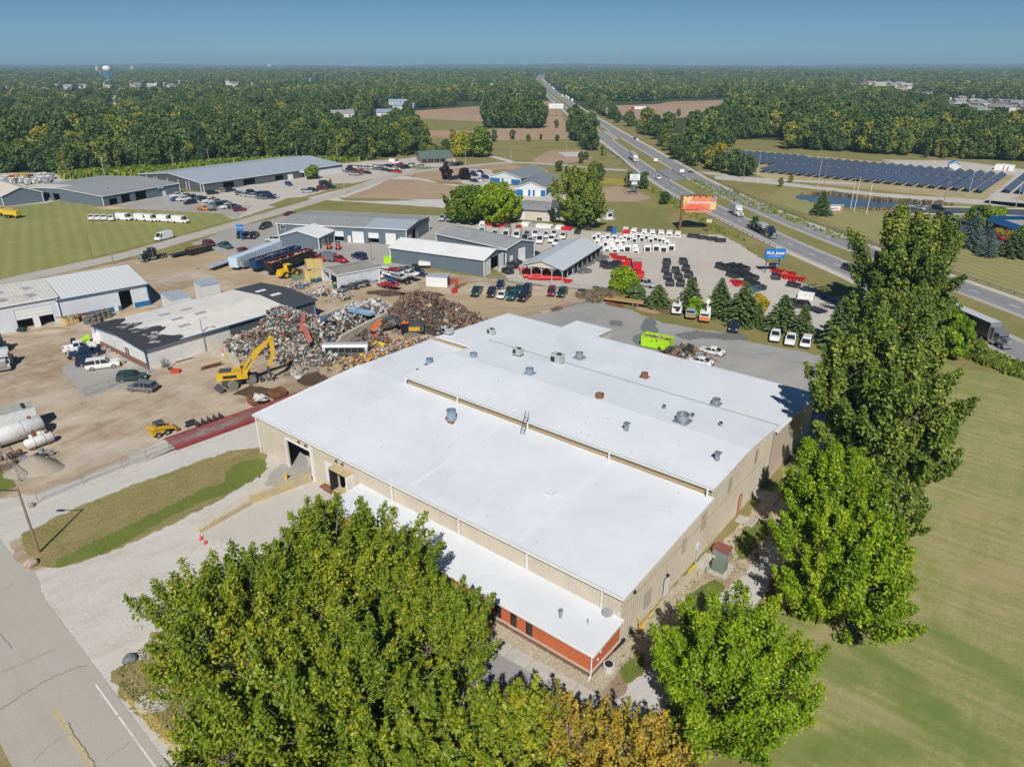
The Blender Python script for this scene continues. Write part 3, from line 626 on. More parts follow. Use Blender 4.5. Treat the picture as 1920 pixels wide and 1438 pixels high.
for nm_,k_,q_ in OPEN:sheet(nm_,gp(q_),2,(G_straw,G_median,G_till)[k_])
GAPS=[gp(q,0)for q in ([(1118,222),(1262,236),(1335,222),(1362,206),(1378,222),(1290,262),(1205,250)],[(610,218),(665,216),(670,228),(615,230)],[(690,205),(770,203),(775,225),(695,225)],[(200,193),(225,193),(225,200),(200,200)])]
def scatter(poly_list,y0,y1,spacing,seed,inside=True):
 rs=np.random.RandomState(seed);pts=[]
 y=y0
 while y<y1:
  s=spacing(y);W=y*.80+90
  n=int(2*W/s);xs=np.linspace(-W,W,n)+rs.uniform(-.45,.45,n)*s;ys=np.full(n,y)+rs.uniform(-.5,.5,n)*s
  pts.append(np.stack([xs,ys],1));y+=s*.95
 P=np.concatenate(pts);keep=np.zeros(len(P),bool)
 for q in poly_list:keep|=inpoly(P[:,0],P[:,1],q)
 if not inside:keep=~keep
 for q in FIELDS+GAPS:keep&=~inpoly(P[:,0],P[:,1],q)
 keep&=~on_highway(P[:,0],P[:,1])
 return P[keep]
near_pts=scatter(NEARWOOD,300,1100,lambda y:7.2,5)
near_pts=near_pts[np.hypot(near_pts[:,0]*.3,near_pts[:,1])<1e9]
near_pts=near_pts[np.argsort(near_pts[:,1])]
NTREE=165
singles,rest=near_pts[:NTREE],near_pts[NTREE:]
WOODL={'west':'tree of the wide wood behind the grey halls, left of the highway','east':'tree of the tall tree belt beyond the solar panels',
  'mid':'tree or thicket beside the highway before the tilled fields'}
for i,(x,y)in enumerate(singles):
 wh='west' if x<-40 else ('mid' if x<140 else 'east')
 s=rnd.uniform(.85,1.25)*(1.12 if x>140 else (.62 if 60<x<140 and y<520 else 1.0))
 fartree(x,y,s,rnd.randrange(6),WOODL[wh],{'west':'trees of the west wood','mid':'trees by the highway','east':'trees of the east belt'}[wh],sz=rnd.uniform(.9,1.25))
far_pts=scatter([[(-9999,300),(9999,300),(9999,1120),(-9999,1120)]]+NEARWOOD,1000,2400,lambda y:9.5,8,inside=False)
nm2=scatter([[(-9999,560),(9999,560),(9999,1010),(-9999,1010)]],560,1010,lambda y:8.5,18)
for q in NEARWOOD:nm2=nm2[~inpoly(nm2[:,0],nm2[:,1],q)]
far2=scatter([],2400,4600,lambda y:15+(y-2400)*.004,9,inside=False)
far3=scatter([],4600,11500,lambda y:26+(y-4600)*.005,10,inside=False)
HRIGHT=[(1842+i*11+j*3+((i*7+j*5)%5-2),197+i*.6+j*5.5)for i in range(9)for j in range(3)]+[(1790,197),(1797,191),(1822,190),(1727,182),(1738,184),(1833,199),(1815,204),(1782,190),(1745,181)]
HBIG=[(1618,160,3),(1627,161,0),(1640,163,2),(1655,161,0),(1668,164,1),(1680,162,0),(1690,166,2),(1700,168,0)]
HTOWN=[(105,167),(118,168),(132,168),(152,166),(160,167),(192,164),(222,176),(245,163),(252,165),(262,164),(275,166),(308,163),(318,166),(335,158),(422,160),(430,162),(470,162),(12,169),(85,175),(445,163),(205,168),(290,164),(580,154),(1225,153),(1262,149),(920,166),(60,172)]
HHOR=[(560,133),(575,132),(590,132),(675,130),(753,130),(785,132),(810,132),(895,132),(900,131),(1018,127),(1470,131),(1765,136),(1808,135),(1812,136),(1837,136),(1885,138)]
HFARM=[(622,221),(652,219),(705,219),(735,206),(728,197),(750,197),(120,182),(212,199)]
def sightline(P,px,py,w0,zh=7.0,th=17.0):
 hx,hy=g(px,py);d=P[:,1];c=np.abs(P[:,0]-hx*d/hy)<w0
 return P[~(c&(d>hy*(1-(th-zh*.3)/50))&(d<hy+18))]
def opensight(P):
 for px,py in HRIGHT:P=sightline(P,px,py,9)
 for px,py,_ in HBIG:P=sightline(P,px,py,15)
 for px,py in HTOWN:P=sightline(P,px,py,10)
 for px,py in HFARM:P=sightline(P,px,py,11)
 for px,py in ((203,152),(187,142),(252,141)):P=sightline(P,px,py,14)
 return P
def clear(P,blobs):
 k=np.ones(len(P),bool)
 for bx,by,br,dens in blobs:
  d=np.hypot((P[:,0]-bx),(P[:,1]-by));k&=~((d<br)&(NPR.rand(len(P))<dens))
 return P[k]
bl=[(*g(px,py),r,d)for px,py,r,d in ((1850,210,130,.75),(1680,168,200,.6),(1460,212,60,.5),(250,172,260,.45),(130,172,200,.4),(380,172,260,.45),(640,165,200,.3),(1760,196,60,.5))]
far_pts,far2=opensight(clear(far_pts,bl)),opensight(clear(far2,bl));nm2=opensight(nm2);rest=opensight(rest)
def wood(name,P,protos,s0,s1,label,zs=1.0,hillfn=None):
 n=len(P);me=bpy.data.meshes.new(name);me.vertices.add(n)
 Z=hillfn(P)if hillfn else np.zeros(n)
 me.vertices.foreach_set('co',np.concatenate([P,Z[:,None]],1).astype(np.float32).ravel())
 rs=np.random.RandomState(n)
 fx=np.sin(P[:,0]*.011+P[:,1]*.004)*np.sin(P[:,1]*.009-P[:,0]*.003)
 a=me.attributes.new('size','FLOAT','POINT');a.data.foreach_set('value',(rs.uniform(s0,s1,n)*(1+.14*fx)).astype(np.float32))
 a=me.attributes.new('turn','FLOAT','POINT');a.data.foreach_set('value',rs.uniform(0,6.28,n).astype(np.float32))
 a=me.attributes.new('pick','INT','POINT');a.data.foreach_set('value',rs.randint(0,len(protos),n).astype(np.int32))
 o=bpy.data.objects.new(name,me);col.objects.link(o);setp(o,label,'trees',None,'stuff')
 ng=bpy.data.node_groups.new(name,'GeometryNodeTree')
 ng.interface.new_socket('Geometry',in_out='INPUT',socket_type='NodeSocketGeometry');ng.interface.new_socket('Geometry',in_out='OUTPUT',socket_type='NodeSocketGeometry')
 N=ng.nodes.new;Lk=ng.links.new;gi,go=N('NodeGroupInput'),N('NodeGroupOutput')
 j=N('GeometryNodeGeometryToInstance')
 for ob in protos[::-1]:
  oi=N('GeometryNodeObjectInfo');oi.inputs['Object'].default_value=ob;oi.transform_space='ORIGINAL'
  Lk(oi.outputs['Geometry'],j.inputs[0])
 ip=N('GeometryNodeInstanceOnPoints');ip.inputs['Pick Instance'].default_value=True
 Lk(gi.outputs[0],ip.inputs['Points']);Lk(j.outputs[0],ip.inputs['Instance'])
 def at(nm,ty):
  q=N('GeometryNodeInputNamedAttribute');q.data_type=ty;q.inputs[0].default_value=nm;return q.outputs[0]
 Lk(at('pick','INT'),ip.inputs['Instance Index'])
 cx=N('ShaderNodeCombineXYZ');Lk(at('turn','FLOAT'),cx.inputs[2]);Lk(cx.outputs[0],ip.inputs['Rotation'])
 sx=N('ShaderNodeCombineXYZ');s_=at('size','FLOAT');Lk(s_,sx.inputs[0]);Lk(s_,sx.inputs[1])
 mz=N('ShaderNodeMath');mz.operation='MULTIPLY';mz.inputs[1].default_value=zs;Lk(s_,mz.inputs[0]);Lk(mz.outputs[0],sx.inputs[2]);Lk(sx.outputs[0],ip.inputs['Scale'])
 Lk(ip.outputs[0],go.inputs[0])
 md=o.modifiers.new('wood','NODES');md.node_group=ng
 return o
def seed_trees(protos,spots,label,group):
 out=[]
 for (me,tk),(x,y)in zip(protos,spots):
  t=empty('tree',(x,y,0),0,label,'tree',group);out.append(inst('crown',me,t));inst('trunk',tk,t)
 return out
sA=seed_trees(PROTO,[tuple(rest[i])for i in (3,9,17,26,34,41)],WOODL['west'],'trees of the west wood')
sB=seed_trees(PFAR,[tuple(far_pts[i])for i in (400,900,1500,2100)],'far tree in the woods towards the horizon','far trees')
wood('wood',np.concatenate([rest,nm2]),sA,.7,1.45,'mixed green wood stretching behind the front trees',1.08)
wood('far_wood',far_pts,sB,.95,1.45,'far belt of woods with rust and yellow crowns')
def hills(P):
 d=P[:,1];x=P[:,0]
 return np.clip((d-5500)/5000,0,1.3)*(16+9*np.sin(x*.0011+1)+7*np.sin(x*.0031+d*.001))
wood('distant_wood',far2,sB,1.4,2.1,'distant woods fading towards the horizon',.95)
wood('horizon_wood',far3,sB,2.2,3.4,'hazy wooded rise along the horizon',.62,hills)
print('trees',len(singles),len(rest),len(nm2),len(far_pts),len(far2),len(far3))
hb=MB();hb.v=[(x,y,z)for z in (-1.2,155)for x,y in ((-13500,-390),(13500,-390),(13500,15000),(-13500,15000))]
hb.f=[(0,3,2,1),(4,5,6,7),(0,1,5,4),(1,2,6,5),(2,3,7,6),(3,0,4,7)];hb.m=[0]*6
hm=bpy.data.materials.new('haze');hm.use_nodes=True;hn=hm.node_tree;hn.nodes.clear()
ho=hn.nodes.new('ShaderNodeOutputMaterial');hv=hn.nodes.new('ShaderNodeVolumePrincipled')
hv.inputs['Color'].default_value=(.50,.78,1.0,1);hv.inputs['Density'].default_value=1.45e-4;hv.inputs['Anisotropy'].default_value=0.0
hn.links.new(hv.outputs[0],ho.inputs['Volume'])
hb.build('haze',hm,None,kind='stuff',label='thin blue haze over the far country',cat='haze')
M_white=mat('white_coating',(.69,.715,.755),.5,var=.05,vs=.18,dirt=(.55,.57,.60),dirtamt=.22)
M_wtrim=mat('white_trim',(.78,.78,.77),.5,var=.05)
M_beige=mat('beige_siding',(.59,.53,.425),.6,var=.07,vs=.5,dirt=(.46,.40,.31),dirtamt=.2)
M_tan=mat('tan_fascia',(.42,.32,.19),.6,var=.06)
M_orange=mat('orange_stucco',(.55,.145,.06),.8,var=.07,vs=.8,dirt=(.40,.11,.05),dirtamt=.2)
M_brick=mat('brown_brick',(.22,.115,.085),.9,var=.3,vs=7)
M_sill=mat('limestone',(.48,.42,.34),.85)
M_glass=mat('dark_glass',(.03,.028,.025),.12,spec=.8)
M_dark=mat('dark_void',(.02,.02,.02),.9)
M_galv=mat('galvanised',(.34,.37,.40),.4,.5,dirt=(.25,.22,.18),dirtamt=.2)
M_galvb=mat('blue_galvanised',(.27,.36,.46),.45,.3)
M_rust=mat('rusty_steel',(.26,.12,.06),.85,.1,var=.35,vs=4,dirt=(.10,.05,.03),dirtamt=.4)
M_green=mat('utility_green',(.16,.22,.17),.6,var=.1)
M_black=mat('black_paint',(.02,.02,.022),.45)
M_steel=mat('steel',(.35,.36,.37),.4,.6)
M_conc=mat('concrete',(.46,.44,.39),.9,var=.12,vs=1.2,dirt=(.3,.27,.22),dirtamt=.3)
M_yconc=mat('yellow_concrete',(.52,.40,.20),.85,var=.15,vs=1.5,dirt=(.40,.34,.24),dirtamt=.5)
M_ypaint=mat('yellow_paint',(.60,.43,.10),.6,var=.1)
M_greyroof=mat('grey_roof',(.29,.30,.305),.6,var=.06,vs=.4,ribs=.5,dirt=(.17,.17,.17),dirtamt=.15)
M_lgreyroof=mat('light_metal_roof',(.41,.47,.53),.45,.15,var=.05,vs=.3,ribs=.5)
M_whiteroof=mat('white_metal_roof',(.70,.71,.71),.5,var=.05,vs=.3,ribs=.5,dirt=(.55,.53,.5),dirtamt=.1)
M_creamroof=mat('cream_metal_roof',(.58,.55,.49),.55,var=.05,vs=.3,ribs=.5)
M_sidegrey=mat('slate_siding',(.13,.165,.20),.55,var=.05,vs=.5,ribs=1.2)
M_sidedark=mat('charcoal_siding',(.095,.105,.115),.55,var=.06,vs=.5,ribs=1.2)
M_sidewhite=mat('white_siding',(.62,.66,.70),.55,var=.05,vs=.5,ribs=1.2,dirt=(.5,.48,.44),dirtamt=.12)
M_sideblue=mat('blue_siding',(.02,.13,.33),.5,var=.06)
M_cream=mat('cream_siding',(.60,.565,.48),.6,var=.05,ribs=1.0)
M_doorw=mat('white_door',(.72,.73,.73),.5,var=.04)
def wallmesh(L,top,ops,t=.2):
 m=MB();xs=sorted(set([0,L]+[x for x,_ in top]+[v for o in ops for v in o[:2]]))
 xs=[x for x in xs if 0<=x<=L]
 def T(x):return float(np.interp(x,[p[0]for p in top],[p[1]for p in top]))
 for a,b in zip(xs,xs[1:]):
  if b-a<1e-4:continue
  c=(a+b)/2;holes=sorted([(o[2],o[3])for o in ops if o[0]<=c<=o[1]]);z=0
  for h0,h1 in holes+[(None,None)]:
   za,zb=(T(a),T(b))if h0 is None else (h0,h0)
   if za>z+1e-4:
    m.face([(a,0,z),(b,0,z),(b,0,zb),(a,0,za)]);m.face([(b,t,z),(a,t,z),(a,t,za),(b,t,zb)])
   if h0 is not None:
    if h0>0:m.face([(a,0,h0),(b,0,h0),(b,t,h0),(a,t,h0)])
    m.face([(a,t,h1),(b,t,h1),(b,0,h1),(a,0,h1)]);z=h1
 for o in ops:
  m.face([(o[0],0,o[2]),(o[0],t,o[2]),(o[0],t,o[3]),(o[0],0,o[3])]);m.face([(o[1],t,o[2]),(o[1],0,o[2]),(o[1],0,o[3]),(o[1],t,o[3])])
 return m
def put(o,x,y,rz,z=0):o.location=(x,y,z);o.rotation_euler=(0,0,rz);return o
def fill(par,wx,wy,rz,o,kind,door=None):
 x0,x1,z0,z1=o;m=MB();cx=(x0+x1)/2
 if kind in ('door','half'):
  zb=z0 if kind=='door' else z0+(z1-z0)*.5;n=max(2,int((z1-zb)/.6));h=(z1-zb)/n
  for i in range(n):m.box(cx,.1,zb+i*h,x1-x0-.06,.05,h-.03)
  put(m.build('overhead_door',door or M_doorw,par),wx,wy,rz)
 elif kind=='man':
  m.box(cx,.07,z0,x1-x0-.04,.06,z1-z0-.02);put(m.build('door',door or M_doorw,par),wx,wy,rz)
 elif kind=='win':
  f=MB();w_=.09
  f.box(cx,-.02,z0,x1-x0,.1,w_).box(cx,-.02,z1-w_,x1-x0,.1,w_).box(x0+w_/2,-.02,z0+w_,w_,.1,z1-z0-2*w_).box(x1-w_/2,-.02,z0+w_,w_,.1,z1-z0-2*w_)
  if x1-x0>1.2:f.box(cx,-.02,z0+w_,w_*.7,.08,z1-z0-2*w_)
  fo=put(f.build('window',M_wtrim,par),wx,wy,rz)
  MB().box(cx,.06,z0+w_,x1-x0-2*w_,.02,z1-z0-2*w_).build('pane',M_glass,fo)
def hall(name,label,cat,p0,p1,W,e,rise,wallm,roofm,ops=(),axis='v',over=.35,trim=M_wtrim,e2=None,wmats=None,gcut=None,ridge=.5,bays=True,group=None):
 dx,dy=p1[0]-p0[0],p1[1]-p0[1];L=math.hypot(dx,dy);rz=math.atan2(dy,dx)
 r=empty(name,(p0[0],p0[1],0),rz,label,cat,group)
 e2=e if e2 is None else e2;pk=max(e,e2)+rise
 if axis=='u':
  tops=[[(0,e),(L,e)],[(0,e),(W*ridge,pk),(W,e2)],[(0,e2),(L,e2)],[(0,e2),(W*(1-ridge),pk),(W,e)]]
  prof=[(-over,e-over*(pk-e)/(W*ridge)),(W*ridge,pk),(W+over,e2-over*(pk-e2)/(W*(1-ridge)))]
 else:
  tops=[[(0,e),(L*ridge,pk),(L,e2)],[(0,e2),(W,e2)],[(0,e2),(L*(1-ridge),pk),(L,e)],[(0,e),(W,e)]]
  prof=[(-over,e-over*(pk-e)/(L*ridge)),(L*ridge,pk),(L+over,e2-over*(pk-e2)/(L*(1-ridge)))]
 place=[(0,0,0,L),(L,0,math.pi/2,W),(L,W,math.pi,L),(0,W,-math.pi/2,W)]
 for i,(x,y,a,Lw)in enumerate(place):
  o=[q[1:5]for q in ops if q[0]==i]
  put(wallmesh(Lw,tops[i],o).build('wall',(wmats or {}).get(i,wallm),r),x,y,a)
  for q in ops:
   if q[0]==i:fill(r,x,y,a,q[1:5],q[5])
 dz=.12
 for k in (0,1):
  (a0,z0),(a1,z1)=prof[k],prof[k+1];s=MB()
  if axis=='u':pts=[(-over,a0,z0+dz),(L+over,a0,z0+dz),(L+over,a1,z1+dz),(-over,a1,z1+dz)]
  else:pts=[(a0,-over,z0+dz),(a1,-over,z1+dz),(a1,W+over,z1+dz),(a0,W+over,z0+dz)]
  s.slab(pts,.1).build('roof',roofm,r)
 tm=MB();h=.22
 if axis=='u':
  tm.box(L/2,-over-.03,prof[0][1]-h+.14,L+2*over,.06,h);tm.box(L/2,W+over+.03,prof[2][1]-h+.14,L+2*over,.06,h)
  for xx in (-over-.03,L+over+.03):
   for k in (0,1):tm.slab([(xx-.03,prof[k][0],prof[k][1]+.14),(xx+.03,prof[k][0],prof[k][1]+.14),(xx+.03,prof[k+1][0],prof[k+1][1]+.14),(xx-.03,prof[k+1][0],prof[k+1][1]+.14)],h)
 else:
  for yy in (-over-.03,W+over+.03):
   for k in (0,1):tm.slab([(prof[k][0],yy-.03,prof[k][1]+.14),(prof[k+1][0],yy-.03,prof[k+1][1]+.14),(prof[k+1][0],yy+.03,prof[k+1][1]+.14),(prof[k][0],yy+.03,prof[k][1]+.14)],h)
  tm.box(-over-.03,W/2,prof[0][1]-h+.14,.06,W+2*over,h);tm.box(L+over+.03,W/2,prof[2][1]-h+.14,.06,W+2*over,h)
 for x,y in ((0,0),(L,0),(L,W),(0,W)):tm.box(x,y,0,.22,.22,(e if (y==0 and axis=='u')or (x==0 and axis=='v')else e2))
 tm.build('trim',trim,r)
 return r,L
ang=R(-38.9);A0=(-35.39,87.54)
WB=empty('warehouse',(A0[0],A0[1],0),ang,'long beige warehouse with stepped bright white roofs and an orange front annex','warehouse')
LB=58.3
def bpart(name,mb,mats,**k):return mb.build(name,mats,k.pop('parent',WB),**k)
def bwall(name,x,y,a,L,top,ops,m,**k):return put(wallmesh(L,top,ops).build(name,m,k.pop('parent',WB),**k),x,y,a)
f_ops=[(6.6,11.9,.0,4.4),(14.6,16.2,1.15,4.2),(17.3,19.9,1.15,4.2)]
front=bwall('wall',0,0,0,LB,[(0,5.9),(LB,5.9)],f_ops,M_beige)
east=bwall('wall',LB,0,math.pi/2,37,[(0,5.9),(18.55,7.12),(18.551,8.25),(28.3,8.85),(37,8.3)],[(8.6,9.6,.1,2.25)],M_beige)
bwall('wall',LB+.05,37,math.pi/2,16.3,[(0,7.35),(16.3,6.9)],[],mat('pink_beige_wall',(.58,.48,.39),.65,var=.06,vs=.5))
bwall('wall',LB,53.3,math.pi,LB-1.5,[(0,6.8),(LB,6.8)],[],M_beige)
bwall('wall',0,34.5,-math.pi/2,34.5,[(0,6.75),(16,7.12),(34.5,5.9)],[],M_beige)
bwall('wall',1.5,53.3,-math.pi/2,19,[(0,6.8),(19,7.7)],[],M_beige)
bwall('wall',1.5,34.3,0,8.9,[(0,7.6),(8.9,7.6)],[],M_tan)
bwall('wall',10.7,18.6,0,LB-10.7,[(0,8.3),(LB,8.3)],[],M_tan)
bwall('wall',10.7,37,-math.pi/2,18.4,[(0,8.3),(8.7,8.8),(18.4,8.25)],[],M_tan)
bwall('wall',LB,37.05,math.pi,LB-10.7,[(0,8.25),(LB,8.25)],[],M_tan)
for x,y,a,L in ((13.9,53.3,0,7.2),(21.1,53.3,math.pi/2,4.7),(21.1,58,math.pi,7.2),(13.9,58,-math.pi/2,4.7)):
 if a!=0:bwall('wall',x,y,a,L,[(0,6.85),(L,6.85)],[],M_beige)
def roof(name,pts,t=.16,m=M_white,**k):return MB().slab(pts,t).build(name,m,WB,**k)
o_=.25
roof('roof',[(-o_,-o_,5.98),(LB+o_,-o_,5.98),(LB+o_,18.5,7.2),(-o_,18.5,7.2)])
roof('roof',[(-o_,18.52,7.2),(10.62,18.52,7.2),(10.62,34.25,6.95),(-o_,34.25,6.95)])
roof('roof',[(10.45,18.3,8.36),(LB+.3,18.3,8.36),(LB+.3,28.2,8.9),(10.45,28.2,8.9)])
roof('roof',[(10.45,28.22,8.9),(LB+.3,28.22,8.9),(LB+.3,37.25,8.34),(10.45,37.25,8.34)])
roof('roof',[(10.44,34.2,7.78),(1.3,34.2,7.78),(1.3,37.3,7.7),(10.44,37.3,7.7)][::-1])
roof('roof',[(1.3,37.32,7.7),(LB+.35,37.32,7.45),(LB+.35,53.4,6.95),(21.3,53.4,6.95),(21.3,58.2,6.9),(13.7,58.2,6.9),(13.7,53.4,6.95),(1.3,53.4,6.95)])
def strip(par,name,a,b,w_,h,m):
 (x0,y0,z0),(x1,y1,z1)=a,b;L=math.hypot(x1-x0,y1-y0);ux,uy=(x1-x0)/L,(y1-y0)/L;nx,ny=-uy*w_/2,ux*w_/2
 return MB().slab([(x0-nx,y0-ny,z0),(x1-nx,y1-ny,z1),(x1+nx,y1+ny,z1),(x0+nx,y0+ny,z0)],h).build(name,m,par)
M_gutg=mat('gutter_grey_green',(.30,.34,.32),.5)
strip(WB,'gutter',(-.3,-.37,6.0),(LB+.3,-.37,6.0),.2,.17,M_wtrim);strip(WB,'gutter_gap_strip',(-.3,-.28,6.02),(LB+.3,-.28,6.02),.06,.03,M_gutg)  # second strip: thin grey-green bar over the joint of gutter and roof
strip(WB,'gutter',(10.4,18.16,8.38),(LB+.35,18.16,8.38),.2,.16,M_wtrim);strip(WB,'gutter_lip',(10.4,18.10,8.44),(LB+.35,18.10,8.44),.07,.06,M_gutg)
strip(WB,'roof_edge',(10.4,37.32,8.42),(LB+.3,37.32,8.42),.1,.12,M_gutg)
strip(WB,'rake_trim',(LB+.32,-.3,6.04),(LB+.32,18.4,7.26),.12,.3,M_wtrim);strip(WB,'rake_trim',(-.3,-.3,6.04),(-.3,18.5,7.26),.12,.26,M_wtrim)
strip(WB,'rake_trim',(LB+.38,37.3,7.5),(LB+.38,53.4,7.0),.12,.26,M_wtrim);strip(WB,'roof_edge',(1.2,34.12,7.86),(10.4,34.12,7.86),.14,.2,M_wtrim)
for u in (.05,27.6,38.2,47.5,56.3):
 z0=0.0 if u<1 else 3.3
 MB().box(u,-.2,z0,.16,.14,5.8-z0).build('downspout',M_wtrim,WB)
for u in (10.9,21.2,33.4,45.6,LB-.3):
 MB().box(u,18.0,7.1,.16,.14,1.15).build('downspout',M_wtrim,WB)
rb=MB()
for u in np.arange(.3,LB,.45):
 if any(a-.1<u<b+.1 for a,b,_,_ in f_ops):rb.box(u,-.025,4.5,.07,.05,1.35)
 elif u>22:rb.box(u,-.025,3.42,.07,.05,2.42)
 else:rb.box(u,-.025,.1,.07,.05,5.75)
rb.build('siding_ribs',M_beige,front,kind='stuff')
re_=MB()
for i,u in enumerate(np.arange(.3,37,.45)):
 zt=float(np.interp(u,[0,18.5,18.6,28.3,37],[5.8,7.05,8.15,8.75,8.2]))
 if 8.5<u<9.7:re_.box(u,-.025,2.35,.07,.05,zt-2.35)
 else:re_.box(u,-.025,.15,.07,.05,zt-.15)
re_.build('siding_ribs',M_beige,east,kind='stuff')
for u0,z0,w_,h_ in ((12.5,3.2,1.1,1.9),(5.2,1.2,1.4,2.0),(17.2,3.6,1.2,2.2),(23.8,5.0,.9,2.2),(31.5,5.4,.9,2.0)):
 put(MB().box(u0,-.062,z0,w_,.012,h_).build('patch_panel',mat('faded_patch',(.50,.44,.34),.7,dirt=(.30,.25,.19),dirtamt=.3),east),0,0,0)
MB().box(18.5,-.06,4.6,36.6,.05,.06).build('siding_seam',M_tan,east)
MB().box(15.4,.12,1.15,1.56,.08,3.0).build('overhead_door',M_doorw,front)
for a,b in ((6.45,6.6),(11.9,12.25)):MB().box((a+b)/2,-.09,0,b-a,.18,5.4 if a>10 else 4.5).build('door_jamb',M_wtrim,front)
MB().box(9.25,-.06,4.4,5.3,.12,.14).build('door_header',M_wtrim,front)
for i_,u in enumerate((9.9,11.4,17.6,18.8)):
 q=MB();q.tube([(u,-.05,5.25),(u,-.3,5.3)],.03,6);q.box(u,-.36,5.12,.22,.16,.2);q.build('floodlight',M_dark,front)
ds=empty('dock_shelter',(0,0,0));ds.parent=WB
q=MB();q.box(18.6,-.55,4.2,3.4,1.1,.22).build('canopy',M_yconc,ds)
for u in (17.0,20.2):MB().box(u,-.5,1.15,.34,1.0,3.05).build('side_pad',M_dark if u<18 else M_wtrim,ds)
MB().box(18.6,-.06,3.75,2.9,.12,.45).build('head_pad',M_dark,ds)
MB().box(18.6,.9,1.15,2.2,.1,1.6).build('door_leaf',M_steel,ds)
q=MB();q.box(18.4,-.35,0,6.4,.7,1.15).build('dock_wall',M_yconc,WB)
MB().box(16,-1.0,.9,1.9,.8,.25).build('dock_leveller',M_rust,WB)
rl=MB()
for k in range(4):rl.tube([(20.9,-.9-.02,1.2+k*.55),(21.0,.0,1.2+k*.55)],.025,5)
rl.tube([(20.9,-.9,0),(20.9,-.9,3.0)],.03,5);rl.build('dock_ladder',M_ypaint,WB)
MB().tube([(22.0,-.35,0),(22.0,-.35,1.6)],.06,6).box(22.0,-.35,1.4,.5,.1,.5).build('hose_box',M_rust,WB)
AN=empty('annex',(0,0,0));AN.parent=WB
ow=[(u,u+.75,.75,2.45)for u in (31.3,33.2,39.2,41.0,47.2,49.1,51.0)]
aw=wallmesh(LB-22,[(0,2.9),(40,2.9)],[(a-22,b-22,c,d)for a,b,c,d in ow]).build('annex_wall',M_orange,AN);put(aw,22,-4.8,0)
put(wallmesh(4.8,[(0,2.9),(4.8,3.35)],[]).build('annex_wall',M_orange,AN),LB+.02,-4.8,math.pi/2)
put(wallmesh(4.6,[(0,3.3),(4.6,2.9)],[]).build('annex_wall',M_orange,AN),22,-.2,-math.pi/2)
MB().slab([(21.6,-5.15,3.0),(LB+.35,-5.15,3.0),(LB+.35,-.02,3.45),(21.6,-.02,3.45)],.14).build('annex_roof',M_white,AN)
strip(AN,'gutter',(21.6,-5.24,3.02),(LB+.4,-5.24,3.02),.16,.16,M_wtrim);strip(AN,'rake_trim',(LB+.4,-5.2,3.08),(LB+.4,-.02,3.53),.12,.28,M_wtrim)
MB().tube([(LB+.12,-5.2,2.9),(LB+.12,-4.95,2.6),(LB+.12,-4.95,.4),(LB+.12,-5.35,.1)],.07,6).build('downspout',M_wtrim,AN)
MB().box(40.1,-4.86,.0,LB-22+.3,.1,.62).build('brick_base',M_brick,AN)
MB().box(LB+.08,-2.45,.0,.1,4.9,.62).build('brick_base',M_brick,AN)
MB().box(40.1,-4.89,.62,LB-22+.34,.16,.09).build('sill_course',M_sill,AN);MB().box(LB+.1,-2.45,.62,.16,4.9,.09).build('sill_course',M_sill,AN)
for i,(a,b,c,d)in enumerate(ow):
 fr=MB();w2=.06
 fr.box((a+b)/2,-4.78,c,b-a,.1,w2).box((a+b)/2,-4.78,d-w2,b-a,.1,w2).box(a+w2/2,-4.78,c+w2,w2,.1,d-c-2*w2).box(b-w2/2,-4.78,c+w2,w2,.1,d-c-2*w2)
 fo=fr.build('window',M_black,AN);MB().box((a+b)/2,-4.7,c+w2,b-a-2*w2,.02,d-c-2*w2).build('pane',M_glass,fo)
 MB().box((a+b)/2,-4.95,c-.1,b-a+.2,.2,.09).build('sill',M_sill,AN)
for p,q_ in ((LB+.13,-3.9),(LB+.13,-3.5)):MB().box(p,q_,2.0 if q_>-3.7 else 1.4,.1,.16,.16).build('wall_lamp',M_wtrim,AN)
for u,v,r_,h_,nm_ in ((24.6,-3.2,.1,.5,'vent_pipe'),(24.9,-3.0,.07,.4,'vent_pipe'),(30,-3.0,.05,.6,'vent_pipe'),(53.8,-3.2,.16,.75,'vent_pipe'),(56.3,-2.4,.05,.6,'vent_pipe')):
 z0=3.0+(v+5.15)*.0877;q=MB().cyl(u,v,z0-.02,z0+h_,r_,8)
 if r_>.12:q.cyl(u,v,z0+h_,z0+h_+.14,r_*1.4,8)
 q.build(nm_,M_galv,AN)
def on_east(x,y):return (LB+y,x)
q=MB();q.box(LB+.1,2.2,4.9,.2,.3,.25).build('floodlight',M_dark,WB)
MB().box(LB+.12,9.1,.1,.06,.96,2.12).build('door',M_doorw,WB);MB().box(LB+.15,9.1,2.5,.3,.25,.2).build('door_lamp',M_dark,WB)
MB().box(LB+.14,16.2,1.6,.28,.5,.7).box(LB+.14,16.2,.2,.1,.1,1.4).build('meter_box',mat('pale_blue_box',(.5,.6,.66),.5),WB)
for v in (27.4,28.0):MB().box(LB+.14,v,.2,.1,.14,2.7).build('red_door_post',mat('red_rust_post',(.42,.11,.05),.7),WB)
MB().box(LB+.1,27.7,.2,.08,.5,2.3).build('door',M_beige,WB)
gp_=MB();gp_.tube([(LB+.5,3.0,.5),(LB+.5,7.2,.5)],.07,6).tube([(LB+.5,3.0,.5),(LB+.5,3.0,1.4),(LB+.2,3.0,1.4)],.07,6).tube([(LB+.5,3.6,.5),(LB+.9,3.6,.9),(LB+.9,2.9,.9),(LB+.6,2.6,.4)],.08,6).cyl(LB+.8,3.3,.2,.75,.22,8)
for v in (3.2,5,7.1):gp_.tube([(LB+.5,v,0),(LB+.5,v,.5)],.05,5)
gp_.build('gas_meter_pipes',M_ypaint,WB)
